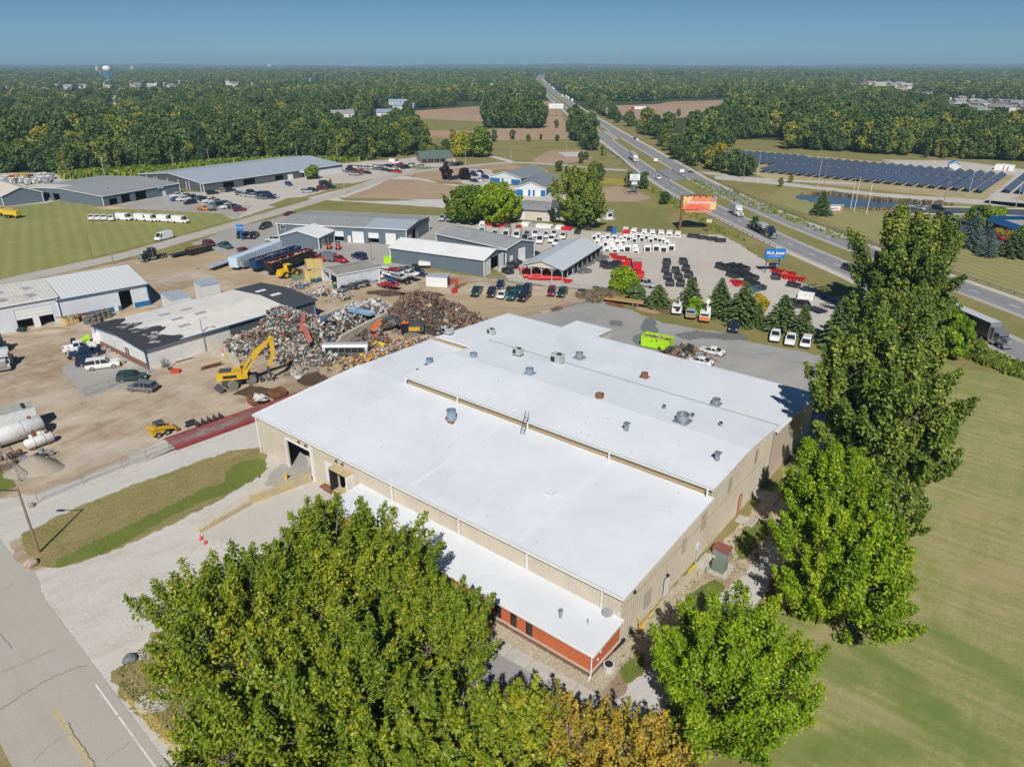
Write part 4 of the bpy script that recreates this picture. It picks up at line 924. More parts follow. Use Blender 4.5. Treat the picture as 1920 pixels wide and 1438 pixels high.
def uvz(px,py,z):
 x,y=g(px,py,z);dx,dy=x-A0[0],y-A0[1]
 return dx*math.cos(ang)+dy*math.sin(ang),-dx*math.sin(ang)+dy*math.cos(ang)
def stack(px,py,z,r,h,m,rim=None,base=True,inner=M_dark):
 u,v=uvz(px,py,z);q=MB()
 if base:q.box(u,v,z-.15,r*2.5,r*2.5,.32)
 q.cyl(u,v,z+.1,z+h,r,16,open_top=True);q.tube([(u,v,z+h-.02),(u,v,z+h+.05)],[r*1.06,r*1.06],16,caps=False)
 q.tube([(u,v,z+h),(u,v,z+.35)],[r*.93,r*.93],16,caps=False)
 o=q.build('roof_ventilator',m,WB,smooth=False)
 MB().cyl(u,v,z+.3,z+.45,r*.92,14).build('damper',inner,o)
stack(846,793,6.55,.62,1.9,M_galvb,inner=M_dark)
uu,vv=uvz(846,795,6.5)
MB().box(uu-.6,vv,6.5,.5,.6,.9).box(uu+.2,vv-.35,6.45,.9,.5,.6).build('fan_motor_housing',M_rust,WB)
stack(805,684,7.1,.55,1.0,M_galvb);stack(782,698,7.2,.22,.5,M_galvb,base=False)
stack(887,672,8.55,.55,.85,M_galvb);stack(992,701,8.75,.58,.85,M_galvb);stack(1085,671,7.5,.60,.85,M_galv,inner=M_steel)
stack(1123,748,8.6,.58,.75,M_rust,inner=M_steel);stack(1207,708,7.25,.5,.75,M_rust,inner=M_rust);stack(1341,758,7.35,.55,.8,M_galv,inner=M_rust)
stack(1278,790,8.85,.78,1.05,M_galv,inner=M_steel)
for px,py,z in ((1244,765,8.75),(1297,781,8.7),(1350,797,8.75)):
 stack(px,py,z,.24,.32,M_galv,base=False)
for px,py in ((1173,810),(1343,866)):
 u,v=uvz(px,py,8.45);MB().box(u,v,8.3,.42,.42,1.35).box(u,v,9.65,.75,.75,.08).build('flue',M_galv,WB);MB().box(u,v,8.2,.9,.9,.22).build('flue_curb',M_white,WB)
def acunit(px,py,z,sx,sy,sz,m=M_galv):
 u,v=uvz(px,py,z);r_=empty('rooftop_unit',(u,v,z));r_.parent=WB
 MB().box(0,0,.1,sx,sy,sz).build('housing',m,r_);MB().box(0,0,-.15,sx*1.08,sy*1.05,.25).build('curb',M_dark,r_)
 MB().cyl(sx*.18,0,sz+.1,sz+.2,min(sx,sy)*.32,14).build('fan_grille',M_dark,r_);MB().box(-sx*.25,-sy/2-.01,.3,sx*.4,.03,sz*.6).build('louvre',M_black,r_)
M_ac=mat('unit_paint',(.42,.45,.43),.5)
acunit(838,625,7.75,1.9,1.1,1.0,M_ac);acunit(920,627,7.4,1.2,1.0,.95,M_ac);acunit(970,665,8.55,1.4,1.0,1.0,M_ac);acunit(1044,680,8.3,1.8,1.3,1.35,M_ac)
for px,py,s in ((1033,920,.9),):
 u,v=uvz(px,py,6.9);MB().box(u,v,6.75,s,s,.1).build('roof_hatch',M_white,WB)
u,v=uvz(986,806,7.3);ld=MB()
for s in (-.28,.28):ld.tube([(u+s,v-.9,7.15),(u+s,v+.2,9.9)],.035,6)
for k in range(7):t_=k/7;ld.tube([(u-.28,v-.9+1.1*t_,7.2+2.7*t_),(u+.28,v-.9+1.1*t_,7.2+2.7*t_)],.022,5)
ld.build('roof_ladder',M_dark,WB)
sm=MB()
for (a,b)in (((30,0.5),(30,18)),((14,.5),(14,18)),((46,.5),(46,18))):
 sm.slab([(a[0]-.3,a[1],6.015+a[1]*.066),(a[0]+.3,a[1],6.015+a[1]*.066),(b[0]+.3,b[1],6.0+b[1]*.066),(b[0]-.3,b[1],6.0+b[1]*.066)],.01)
sm.build('roof_seam',mat('white_coating_thick',(.70,.725,.765),.5,var=.02),WB)
rk=random.Random(31);sp=MB()
for k in range(60):
 u=rk.uniform(1,LB-1);v=rk.uniform(.8,17.5);e=rk.uniform(.05,.16);sp.box(u,v,5.99+v*.0652,e,e*rk.uniform(.6,2),.03,rz=rk.uniform(0,3))
for k in range(40):
 u=rk.uniform(12,LB-1);v=rk.uniform(19,27.5);e=rk.uniform(.05,.15);sp.box(u,v,8.37+(v-18.3)*.0545,e,e*rk.uniform(.6,2),.03,rz=rk.uniform(0,3))
sp.build('roof_debris',mat('roof_speck',(.42,.42,.43),.8),WB,kind='stuff')
u,v=uvz(1155,1141,4.0)
dsh=MB();P_=[]
dsh.tube([(LB-1.2,-.1,3.9),(LB-1.2,-.5,3.95)],.03,5)
c_=Vector((LB-1.0,-.75,4.05));nrm=Vector((.25,-.75,.45)).normalized();a_=nrm.cross(Vector((0,0,1))).normalized();b_=nrm.cross(a_)
for k in range(16):t_=k*math.pi/8;P_.append(tuple(c_+a_*.5*math.cos(t_)+b_*.42*math.sin(t_)))
dsh.slab(P_,.04);dsh.build('satellite_dish',M_galv,WB)
MB().box(26,9,-.02,50,16,.05).build('floor',M_conc,WB)
q=MB().box(9.5,3.4,.1,1.4,1.2,1.2).box(8.4,4.4,.1,.8,.8,1.6).build('stored_crate',M_wtrim,WB)
def depth(p0,p1,q):
 dx,dy=p1[0]-p0[0],p1[1]-p0[1];L=math.hypot(dx,dy);return abs(-(q[0]-p0[0])*dy+(q[1]-p0[1])*dx)/L
def spots_on_roof(root,items,m,name='roof_vent'):
 for x,y,z,r_,h_ in items:MB().cyl(x,y,z-.1,z+h_,r_,8).build(name,m,root)
def txt(body,size,m,parent,loc,rot,name='lettering',ext=.02,align='CENTER',bold=.0):
 c=bpy.data.curves.new(name,'FONT');c.body=body;c.size=size;c.extrude=ext;c.align_x=align;c.align_y='CENTER';c.offset=bold;c.resolution_u=3
 t=bpy.data.objects.new('t',c);me=bpy.data.meshes.new_from_object(t);me.name=name;bpy.data.objects.remove(t);me.materials.clear();me.materials.append(m)
 o=bpy.data.objects.new(name,me);col.objects.link(o);o.parent=parent;o.location=loc;o.rotation_euler=rot
 return o
M_signblue=mat('sign_blue',(.02,.19,.55),.45,var=.03)
M_signwhite=mat('sign_white',(.80,.80,.80),.5,var=.03)
p0,p1=g(518,419,4.8),g(760,431,4.8);W=depth(p0,p1,g(802,406,4.8))
L0=math.hypot(p1[0]-p0[0],p1[1]-p0[1])
def fr(t):return t*L0
r1,_=hall('service_hall','long slate grey service hall with a row of white overhead doors','hall',p0,p1,W,4.8,.8,M_sidegrey,M_greyroof,
 [(0,1.0,2.8,3.0,4.3,'win'),(0,fr(.44),fr(.52),0,3.4,'half'),(0,fr(.548),fr(.575),0,2.1,'man'),(0,fr(.585),fr(.675),0,3.5,'door'),(0,fr(.71),fr(.79),0,3.4,'half'),(0,fr(.84),fr(.92),0,3.5,'door'),
 (1,1.6,3.8,0,2.8,'half'),(1,5.2,8.2,0,3.7,'open'),(1,9.0,10.0,0,2.3,'man')],axis='u')
MB().slab([(L0*.68,-.3,4.93),(L0+.3,-.3,4.93),(L0+.3,W/2,5.74),(L0*.68,W/2,5.74)],.02).build('roof_panel',M_lgreyroof,r1)
spots_on_roof(r1,[(L0*q,W*v,4.9+1.0*v*(v<.5),.2,.6)for q,v in ((.28,.22),(.5,.25),(.2,.8),(.26,.8),(.4,.85),(.62,.8))],M_galv)
p0,p1=g(525,464),g(598,468);W=depth(p0,p1,g(622,455))
hall('gabled_shed','small slate gabled shed with a white roof against the long service hall','shed',p0,p1,W+1,3.5,1.7,M_sidegrey,M_whiteroof,[(1,1.5,4.0,0,2.6,'door'),(1,5.5,6.4,0,2.1,'man')])
p0,p1=g(732,493),g(907,518);W=depth(p0,p1,g(943,498))
hall('storage_hall','slate blue storage hall under a white metal roof with sliding doors in its gable','hall',p0,p1,W,4.3,1.5,M_sidegrey,M_whiteroof,
 [(1,W*.28,W*.66,0,3.9,'open')],axis='u')
o=bpy.data.objects[[x.name for x in col.objects if x.get('label','').startswith('slate blue storage')][0]]
LL=math.hypot(p1[0]-p0[0],p1[1]-p0[1])
put(MB().box(W*.17,-.08,0,W*.22,.1,3.9).box(W*.78,-.08,0,W*.22,.1,4.0).build('sliding_door',M_doorw,o),LL,0,math.pi/2)
p1=g(948,497);p0=g(818,466.5,.0);W=depth(p0,p1,g(981,478))
hall('grey_roof_hall','dark roofed slate hall standing behind the white roofed storage hall','hall',p0,p1,W,4.5,1.4,M_sidegrey,M_greyroof,
 [(1,W*.12,W*.24,0,2.3,'man'),(1,W*.42,W*.68,0,3.7,'door')],axis='u')
p0,p1=g(976,520),g(1053,530);L=math.hypot(p1[0]-p0[0],p1[1]-p0[1]);rz=math.atan2(p1[1]-p0[1],p1[0]-p0[0])
W=depth(p0,p1,g(1121,460,3.2))-.5
M_barnroof=mat('barn_roof',(.55,.59,.63),.45,.1,var=.03,ribs=.4)
pb=empty('pole_barn',p0,rz,'open sided pole barn with a pale metal roof sheltering red plows','barn')
M_post=mat('timber_post',(.45,.42,.38),.8)
for i in range(9):
 for x in (0,L):MB().box(x,W*i/8,0,.2,.2,3.2).build('post',M_post,pb)
for i in (1,2,3):
 MB().box(L*i/4,0,0,.2,.2,3.2).build('post',M_post,pb)
br=MB()
for i in range(5):
 for s in (-1,1):
  if 0<=L*i/4+s*.9<=L:br.tube([(L*i/4,-.02,2.3),(L*i/4+s*.9,-.02,3.15)],.07,4)
br.build('brace',M_post,pb)
pk=5.0;ov=.4
MB().slab([(-ov,-ov,3.15),(L/2,-ov,pk),(L/2,W+ov,pk),(-ov,W+ov,3.15)],.1).build('roof',M_barnroof,pb)
MB().slab([(L/2,-ov,pk),(L+ov,-ov,3.15),(L+ov,W+ov,3.15),(L/2,W+ov,pk)],.1).build('roof',M_barnroof,pb)
put(wallmesh(L,[(0,3.3),(L/2,pk-.1),(L,3.3)],[(0,L,0,3.2)]).build('gable',M_cream,pb),0,0,0)
put(wallmesh(L,[(0,3.1),(L,3.1)],[]).build('inner_wall',M_sidegrey,pb),0,W*.3,0)
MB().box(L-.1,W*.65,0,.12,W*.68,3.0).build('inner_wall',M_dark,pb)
MB().box(-.45,W/2,3.0,.1,W+.8,.2).box(L+.45,W/2,3.0,.1,W+.8,.2).build('trim',M_sidedark,pb)
hall('cream_roof_hall','slate hall with a cream roof at the far left edge of the mown field','hall',g(6,388),g(81,379),60,3.9,2.6,M_sidegrey,M_creamroof)
p0,p1=g(194,388),g(337,362);W=depth(p0,p1,g(88,346,3.6));L=math.hypot(p1[0]-p0[0],p1[1]-p0[1])
r7,_=hall('truck_hall','low slate hall with a flat grey roof, three open bays and a blue sign','hall',p0,p1,W,3.9,1.3,M_sidegrey,M_greyroof,
 [(0,L*.07,L*.17,0,2.5,'open'),(0,L*.22,L*.33,0,3.2,'open'),(0,L*.40,L*.54,0,3.4,'open'),(0,L*.75,L*.80,0,2.4,'man'),(3,6,11,0,3,'open'),(3,14,18,0,3,'open'),(3,20,24,0,3,'open')],axis='u')
MB().box(L*.735,-.3,2.9,3.2,.12,.85).build('sign_board',M_signblue,r7);txt('W.A. Jones',.62,M_signwhite,r7,(L*.735,-.38,3.35),(R(90),0,0))
MB().slab([(0,W*.55,5.2),(8,W*.55,5.2),(8,W,4.4),(0,W,4.4)],.1).build('roof_patch',M_creamroof,r7)
spots_on_roof(r7,[(L*.28,W*.2,4.7,.25,.3),(L*.7,W*.6,5.2,.25,.3)],M_galv)
p0=g(382,361);p1=g(642,322);W=depth(p0,p1,g(284,339));L=math.hypot(p1[0]-p0[0],p1[1]-p0[1])
r8,_=hall('long_dealer_hall','very long charcoal dealer hall with a pale blue-grey metal roof by the wood','hall',p0,p1,W,3.6,2.4,M_sidedark,M_lgreyroof,
 [(0,L*.12,L*.19,0,2.8,'open'),(0,L*.25,L*.33,0,2.8,'open'),(0,L*.47,L*.53,0,2.6,'open'),(0,L*.56,L*.60,0,2.4,'man')],axis='u')
MB().box(L*.84,-.12,0,L*.3,.1,2.3).build('showroom_wall',M_sidewhite,r8)
q=MB();q.box(L*.70,-2,2.6,8,4,.7)
for s in (-3.5,3.5):q.box(L*.70+s,-3.7,0,.5,.5,2.6)
q.build('entrance_canopy',M_sidewhite,r8)
q=MB()
for k in (0,1):q.box(-.12,W*(k+.5)/2,0,.1,.3,3.6)
for k in range(6):q.box(-.14,W*k/6+2,0,.12,.3,3.7)
q.build('pilaster',M_wtrim,r8)
p0,p1=g(788,307),g(846,305);L=math.hypot(p1[0]-p0[0],p1[1]-p0[1])
M_tanb=mat('tan_brick',(.36,.265,.19),.85,var=.12,vs=2)
M_groof=mat('green_shingle',(.10,.14,.125),.8,var=.1)
r9,_=hall('brick_office','tan brick office with a dark green hipped roof beyond the car lots','office',p0,p1,15,3.0,2.8,M_tanb,M_groof,[(0,1+2.6*i,2.8+2.6*i,.5,2.3,'win')for i in range(5)],axis='u',trim=mat('brown_trim',(.2,.15,.12),.7))
MB().slab([(-.4,-2.4,2.6),(L*.8,-2.4,2.6),(L*.8,-.3,3.1),(-.4,-.3,3.1)],.12).build('porch_roof',M_groof,r9)
for i in range(5):MB().box(i*3.4,-2.2,0,.25,.25,2.5).build('porch_post',M_tanb,r9)
def bluehall(nm,lb,p0,p1,W,e,rise,doors):
 r,L=hall(nm,lb,'hall',p0,p1,W,e,rise,M_sidewhite,mat('slate_roof',(.20,.215,.24),.6,var=.05,ribs=.5),doors)
 hb=e*.72
 bm=MB();xs=sorted([(d[1],d[2])for d in doors if d[0]==0]);x=0
 for a,b in xs+[(L,L)]:
  if a>x+.2:bm.box((x+a)/2,-.04,0,a-x-.05,.05,hb)
  x=b
 bm.build('wainscot',M_sideblue,r)
 MB().box(L+.04,W/2,0,.05,W,e).build('wainscot',M_sideblue,r)
 return r,L
p0,p1=g(917,342),g(975,347);bluehall('blue_hall','white hall with blue wainscot and slate roof, the farther of the blue pair',p0,p1,depth(p0,p1,g(1028,322,2.8)),3.0,2.2,[(0,7.5,11.5,0,2.5,'door'),(0,5.4,6.3,0,2.0,'man')])
p0,p1=g(966,367),g(1022,369);r_,L=bluehall('blue_hall','white hall with blue wainscot, the nearer one partly behind the pale tree',p0,p1,32,3.5,2.2,[(0,3.0,5.2,0,2.8,'door'),(0,6.2,7.1,0,2.2,'man'),(0,8.0,10.5,0,2.8,'door')])
p0,p1=g(962,411),g(1030,415.5);r12,L=hall('cream_hall','cream walled low building with a grey flat roof behind the pickups','building',p0,p1,16,3.5,.5,M_cream,M_greyroof,[(0,1.0,4.2,0,2.7,'door'),(0,8.5,10.5,0,1.2,'win')],axis='u',trim=M_sidedark)
spots_on_roof(r12,[(L*.8,4,3.9,.12,.6),(L*.35,9,4,.12,.5)],M_dark)
p0,p1=g(1033,412),g(1124,414);hall('cream_hall','cream gabled wing with a charcoal roof behind the big pale tree','building',p0,p1,14,3.8,1.8,M_cream,mat('charcoal_roof',(.09,.088,.085),.7,var=.08,ribs=.5),[],axis='u',trim=M_cream)
kx,ky=g(1135,409);kz=empty('kiosk',(kx,ky),R(20),'small white kiosk with a grey roof on its own slab in the grass','kiosk')
MB().box(0,0,0,4.2,7.5,.12).build('slab',G_conc,kz);MB().box(0,0,.12,2.6,5.6,2.6).build('wall',M_sidewhite,kz);MB().box(0,0,2.72,3.1,6.1,.2).build('roof',M_lgreyroof,kz);MB().box(.2,-2.83,1.0,1.6,.06,1.1).build('window',M_glass,kz)
q1=g(281,572);q0=g(-60,639);dx,dy=q1[0]-q0[0],q1[1]-q0[1];Lq=math.hypot(dx,dy);uq=(dx/Lq,dy/Lq)
def alongq(px,py):
 x,y=g(px,py);return (x-q0[0])*uq[0]+(y-q0[1])*uq[1]
s0=alongq(118,605);pm=(q0[0]+uq[0]*s0,q0[1]+uq[1]*s0)
W=depth(q0,q1,g(235,497,6.6));Lr=Lq-s0
M_bluetrim=mat('blue_trim',(.03,.10,.22),.5)
r14,_=hall('workshop','white workshop with blue base band and a big open door, clean white roof','workshop',pm,q1,W,4.9,1.7,M_sidewhite,mat('pale_metal_roof',(.60,.615,.62),.45,var=.03,ribs=.4),[(0,Lr*.66,Lr*.80,0,4.3,'open'),(0,Lr*.58,Lr*.62,0,2.2,'man')],axis='u',ridge=.97,trim=M_bluetrim)
for a_,b_ in ((.29,.56),(.64,.03),(.905,.18)):MB().box(Lr*a_,-.05,0,Lr*b_,.06,1.15).build('base_band',M_sideblue,r14)
MB().box(Lr+.06,W/2,0,.06,W,1.6).build('base_band',M_sideblue,r14)
s35,s70=alongq(36,622),alongq(72,615)
r15,_=hall('old_workshop','old white workshop wing with patched curved roof and two tall doors','workshop',q0,(pm[0]-uq[0]*.15,pm[1]-uq[1]*.15),W*.93,5.6,1.2,M_sidewhite,mat('patched_white_roof',(.56,.55,.52),.6,var=.08,vs=.5,dirt=(.36,.34,.31),dirtamt=.35,ribs=.4),
 [(0,s35,s70+3.2,0,4.3,'half'),(0,s35-8.5,s35-3.6,0,4.0,'half'),(0,s0-5.2,s0-4.0,0,2.6,'man')],axis='u',ridge=.97)
for i in range(10):MB().box(s0-4-5*(i%5),W*(.25+.35*(i//5)),5.9+.42*(i//5)+.12,1.6,2.6,.12,rz=.2).build('skylight',mat('dusty_skylight',(.36,.37,.38),.4),r15)
pN=g(278,693);pL=g(175,611,3.9);W=depth(pL,pN,g(586,560,4.2));L=math.hypot(pN[0]-pL[0],pN[1]-pL[1])
M_paint=mat('white_block',(.66,.66,.64),.75,var=.06,dirt=(.5,.44,.36),dirtamt=.15)
M_offroof=mat('weathered_white_roof',(.66,.645,.60),.6,var=.06,vs=.35,dirt=(.52,.49,.44),dirtamt=.2)
r16,_=hall('scrapyard_office','white block office of the scrapyard with a black roof edge and dirty white roof','office',pL,pN,W,3.9,.7,M_paint,M_offroof,
 [(0,L*.37,L*.40,.9,2.9,'win'),(0,L*.58,L*.68,.05,2.6,'win'),(0,L*.84,L*.865,.9,2.9,'win'),(1,W*.47,W*.56,0,3.0,'door'),(1,W*.62,W*.74,0,3.0,'open')],wmats={2:M_sidedark},trim=M_bluetrim,over=.5)
MB().box(L/2,-.1,0,L,.12,1.1).build('brick_base',M_brick,r16)
put(MB().box(W*.72,-.06,0,W*.54,.1,3.6).build('dark_wall_cladding',M_sidedark,r16),L,0,math.pi/2)
def onroof(x,y):
 t=1-abs(x-L/2)/(L/2);return 3.9+.12+.7*t
rs_=random.Random(4);edge=[]
for k in range(41):
 x=-.5+(L+1)*k/40;edge.append((x,4.6+1.3*math.sin(k*.55)+rs_.uniform(-.5,.5)+(1.6 if k>22 else 0)))
bm=MB()
for (x0_,y0_),(x1_,y1_)in zip(edge,edge[1:]):bm.slab([(x0_,-.55,onroof(x0_,0)+.02),(x1_,-.55,onroof(x1_,0)+.02),(x1_,y1_,onroof(x1_,0)+.02),(x0_,y0_,onroof(x0_,0)+.02)],.015)
bm.build('bitumen_strip',mat('bitumen',(.045,.045,.05),.75,var=.25,vs=1.5),r16)
bm=MB();
for k in range(26):
 x=L*(.3+.65*rs_.random());y=2.0+rs_.random()*3;a=rs_.uniform(-.5,1.0);n_=7
 pts=[(x+math.cos(t)*rs_.uniform(.1,.45)+math.sin(t)*.2,y+math.sin(t)*rs_.uniform(.2,1.0))for t in [6.28*i/n_ for i in range(n_)]]
 bm.face([(px_,py_,onroof(px_,0)+.032)for px_,py_ in pts if 0<px_<L])
bm.build('coating_remnant',mat('flaked_coating',(.42,.42,.43),.7,var=.3,vs=3),r16)
bm=MB();bm.slab([(-.55,W*.82,onroof(-.4,0)+.01),(L/2,W*.82,onroof(L/2,0)+.03),(L/2,W+.6,onroof(L/2,0)+.03),(-.55,W+.6,onroof(-.4,0)+.01)],.02)
bm.slab([(L/2,W*.82,onroof(L/2,0)+.03),(L+.55,W*.82,onroof(L+.4,0)+.01),(L+.55,W+.6,onroof(L+.4,0)+.01),(L/2,W+.6,onroof(L/2,0)+.03)],.02)
bm.build('dark_roof_section',mat('dark_membrane',(.055,.06,.07),.7,var=.1),r16)
for x,y in ((.3,.30),(.55,.30),(.32,.42),(.56,.43),(.75,.28),(.35,.88),(.6,.89)):
 MB().box(L*x,W*y,onroof(L*x,0)-.02,1.0,2.3,.14).build('skylight',mat('dusty_skylight',(.36,.37,.38),.4)if y<.8 else M_signwhite,r16)
for px,py,a_,b_ in ((335,592,4,7),(392,566,4,5)):
 x,y=g(px,py);lb='small white lean-to with flat grey roof behind the scrapyard office, '+('left one' if px<350 else 'right one')
 r_=empty('lean_to',(x,y),math.atan2(uq[1],uq[0]),lb,'shed');MB().box(0,0,0,a_,b_,4.6).build('wall',M_paint,r_);MB().box(0,0,4.6,a_+.2,b_+.2,.15).build('roof',M_lgreyroof,r_)
p0,p1=g(605,527),g(633,541);W=depth(p0,p1,g(700,521));L=math.hypot(p1[0]-p0[0],p1[1]-p0[1])
hall('open_shed','white ribbed shed with a grey roof and an open end beside the loader','shed',p0,p1,W,3.3,.5,mat('white_panel',(.60,.63,.66),.5,ribs=1.0,dirt=(.4,.36,.3),dirtamt=.2),mat('dusty_grey_roof',(.27,.265,.24),.8,var=.1,dirt=(.18,.16,.13),dirtamt=.4),[(0,.3,L*.45,0,2.8,'open'),(0,L*.52,L-.3,0,2.8,'open')],trim=M_wtrim,over=.15)
p0,p1=g(1858,430),g(1990,480);L=math.hypot(p1[0]-p0[0],p1[1]-p0[1])
rz=math.atan2(p1[1]-p0[1],p1[0]-p0[0]);rb_=empty('blue_fascia_office',p0,rz,'low brick office with a broad sloping blue fascia at the right edge','office')
put(wallmesh(L,[(0,2.8),(L,2.8)],[(3+4*i,5+4*i,.9,2.2)for i in range(6)]).build('wall',mat('dark_brick',(.13,.07,.06),.85),rb_),0,0,0)
for i in range(6):MB().box(4+4*i,.1,.9,2,.05,1.3).build('window',M_glass,rb_)
put(wallmesh(26,[(0,2.8),(26,2.8)],[]).build('wall',mat('dark_brick',(.13,.07,.06),.85),rb_),0,26,-math.pi/2)
MB().box(L/2,13,2.8,L,26,.4).build('roof',mat('gravel_roof',(.33,.33,.33),.9),rb_)
MB().slab([(-1.6,-1.6,2.7),(L+1,-1.6,2.7),(L+1,-.6,4.4),(-.6,-.6,4.4)],.15).build('fascia',M_sideblue,rb_)
MB().slab([(-1.6,27,2.7),(-1.6,-1.6,2.7),(-.6,-.6,4.4),(-.6,26.5,4.4)],.15).build('fascia',M_sideblue,rb_)
p0,p1=g(1777,319),g(1797,320);hall('equipment_hut','small white hut with a bright blue roof beside the solar rows','hut',p0,p1,7,3.0,1.3,M_sidewhite,mat('bright_blue_roof',(.02,.22,.55),.5),[(0,2.4,3.3,0,2.1,'man')],axis='v')
for i_,(px,py)in enumerate([(1868,318),(1878,318),(1886,319),(1894,320)]):
 x,y=g(px,py);MB().box(x,y,0,2.2,6,2.6,rz=R(-40),top=.95).build('battery_cabinet',M_signwhite,None,label='white inverter cabinet beyond the solar rows, %s from the left'%['first','second','third','fourth'][i_],cat='cabinet',group='inverter cabinets')
def house(x,y,rz,wm,rm,sx,sy,h,rise,label,group):
 r=empty('house',(x,y),rz,label,'house',group)
 MB().box(sx/2,sy/2,0,sx,sy,h).build('wall',wm,r)
 q=MB();o=.5;q.slab([(-o,-o,h),(sx+o,-o,h),(sx+o,sy/2,h+rise),(-o,sy/2,h+rise)],.15);q.slab([(-o,sy/2,h+rise),(sx+o,sy/2,h+rise),(sx+o,sy+o,h),(-o,sy+o,h)],.15)
 q.face([(0,0,h),(0,sy/2,h+rise),(0,sy,h)]);q.face([(sx,0,h),(sx,sy,h),(sx,sy/2,h+rise)]);q.build('roof',rm,r)
 w=MB()
 for k in range(3):w.box(sx*(.2+.3*k),-.04,1,1.6,.06,1.4)
 w.build('window',M_glass,r)
 return r
M_wallh=[mat('house_white',(.66,.66,.64),.7),mat('house_grey',(.45,.46,.47),.7),mat('house_tan',(.52,.45,.36),.7)]
M_roofh=[mat('roof_grey',(.28,.28,.29),.8),mat('roof_brown',(.27,.215,.17),.8),mat('roof_pale',(.45,.43,.41),.8),mat('roof_dark',(.14,.14,.15),.8)]
rh=random.Random(9)
for px,py in HRIGHT:
 x,y=g(px,py);house(x,y,R(rh.choice([20,110,25])),rh.choice(M_wallh),rh.choice(M_roofh),14,10,5,2.6,'pale house of the estate among trees on the right','houses of the right estate')
for px,py,k in HBIG:
 x,y=g(px,py);house(x,y,R(15),M_wallh[k%3],mat('roof_red',(.35,.07,.07),.8)if k==3 else M_roofh[k%4],26,16,6,4,'large far building in the clearing beyond the right wood','far buildings right')
for px,py in HTOWN:
 x,y=g(px,py);house(x,y,R(rh.choice([10,100,60])),rh.choice(M_wallh),rh.choice(M_roofh),20,13,6,4,'small white house in the far town left of the wood','houses of the far town')
for px,py in HHOR:
 x,y=g(px,py+4);house(x,y,0,M_wallh[0],M_roofh[2],60,40,14,8,'white building just below the horizon','buildings on the horizon')
for (px,py,a_,s_,lb)in [(622,221,20,1.5,'white farmhouse at the edge of the west wood, left one'),(652,219,10,1.3,'grey roofed white farmhouse at the wood edge, right one'),(705,219,5,2.0,'blue-grey roofed shed by the tilled field'),(735,206,0,1.7,'long blue-roofed barn before the tilled field'),(728,197,0,1,'white house half hidden above the blue-roofed barn'),(750,197,0,1,'right-hand white house behind the blue-roofed barn'),(120,182,0,1.6,'red roofed barn in the west wood'),(212,199,0,1.6,'white flat shed among the western treetops')]:
 x,y=g(px,py);house(x,y,R(a_),M_wallh[0],mat('roof_red',(.35,.07,.07),.8)if 'red' in lb[:4]else (mat('roof_blue',(.25,.32,.42),.7)if 'blue' in lb else M_roofh[0]),15*s_,9*s_,4,3,lb,None)
x,y=g(203,152);wt=empty('water_tower',(x,y),0,'water tower with a white tank on bright blue legs','water tower')
q=MB();ns=16
q.tube([(0,0,28),(0,0,30),(0,0,33),(0,0,41),(0,0,44),(0,0,46)],[4,9,12,12,8,.5],20);q.build('tank',mat('tank_white',(.8,.82,.84),.4),wt,smooth=True)
for k in range(6):
 t=k*math.pi/3;MB().tube([(math.cos(t)*13,math.sin(t)*13,0),(math.cos(t)*10.5,math.sin(t)*10.5,31)],1.1,8).build('leg',mat('tower_blue',(.02,.26,.62),.5),wt)
MB().tube([(0,0,0),(0,0,29)],2.2,10).build('riser',mat('tower_blue',(.02,.26,.62),.5),wt)
MB().tube([(0,0,31),(0,0,32.5)],13.2,20).build('walkway',mat('tower_blue',(.02,.26,.62),.5),wt)
x,y=g(505,132.5);wt=empty('water_tower',(x,y),0,'small white bulb water tower on the horizon at left centre','water tower')
MB().tube([(0,0,26),(0,0,30),(0,0,40),(0,0,47)],[4,17,18,4],16).build('tank',mat('tank_white',(.8,.82,.84),.4),wt,smooth=True);MB().tube([(0,0,0),(0,0,28)],4,8).build('leg',M_steel,wt)
def mast(px,py,top,r_,lb):
 x,y=g(px,py);q=MB();d=math.hypot(x,y)
 zt=CAMH+(y)*math.tan(math.atan((719-top)/FPX)-PIT)if False else None
 v=-(top-719)/FPX;t=y/(math.cos(PIT)+v*math.sin(PIT));z=CAMH+t*(-math.sin(PIT)+v*math.cos(PIT))
 rt=empty('radio_mast',(x,y),0,lb,'mast')
 for a in range(3):q.tube([(math.cos(a*2.1)*r_,math.sin(a*2.1)*r_,0),(math.cos(a*2.1)*r_*.6,math.sin(a*2.1)*r_*.6,z)],r_*.25,4)
 for k in range(int(z/6)):
  q.tube([(r_,0,k*6),(-r_*.5,r_*.8,k*6+5)],r_*.2,3)
 q.build('lattice',mat('mast_red_white',(.45,.30,.28),.6),rt);MB().tube([(0,0,z),(0,0,z+4)],r_*.3,4).build('antenna',M_steel,rt)
 return z
for a_ in ((505,136,100,1.6,'slim radio mast rising beside the small white water tower'),(521,138,108,1.4,'first of two thin masts right of the white bulb tower'),(528,141,112,1.4,'second of two thin masts right of the white bulb tower'),(1164,142,98,1.8,'tall thin mast above the wood right of the highway'),
  (1216,146,136,1.2,'pale pole above the woods, just left of the far mast gap'),(1314,150,137,1.4,'lattice pole standing over the woods at centre right'),(1662,163,146,1.2,'thin mast above the clearing of the right wood')):mast(*a_)
for i_,(px,py,tp)in enumerate([(187,142,127),(252,141,132)]):
 x,y=g(px,py);r_=empty('church',(x,y),0,'tan church steeple near the water tower, %s'%('left one' if i_==0 else 'right one'),'church');MB().box(0,0,0,22,40,20).build('nave',M_wallh[2],r_);q=MB();q.box(0,-20,0,12,12,30).tube([(0,-20,30),(0,-20,48)],[8,.4],4);q.build('steeple',M_wallh[2],r_)
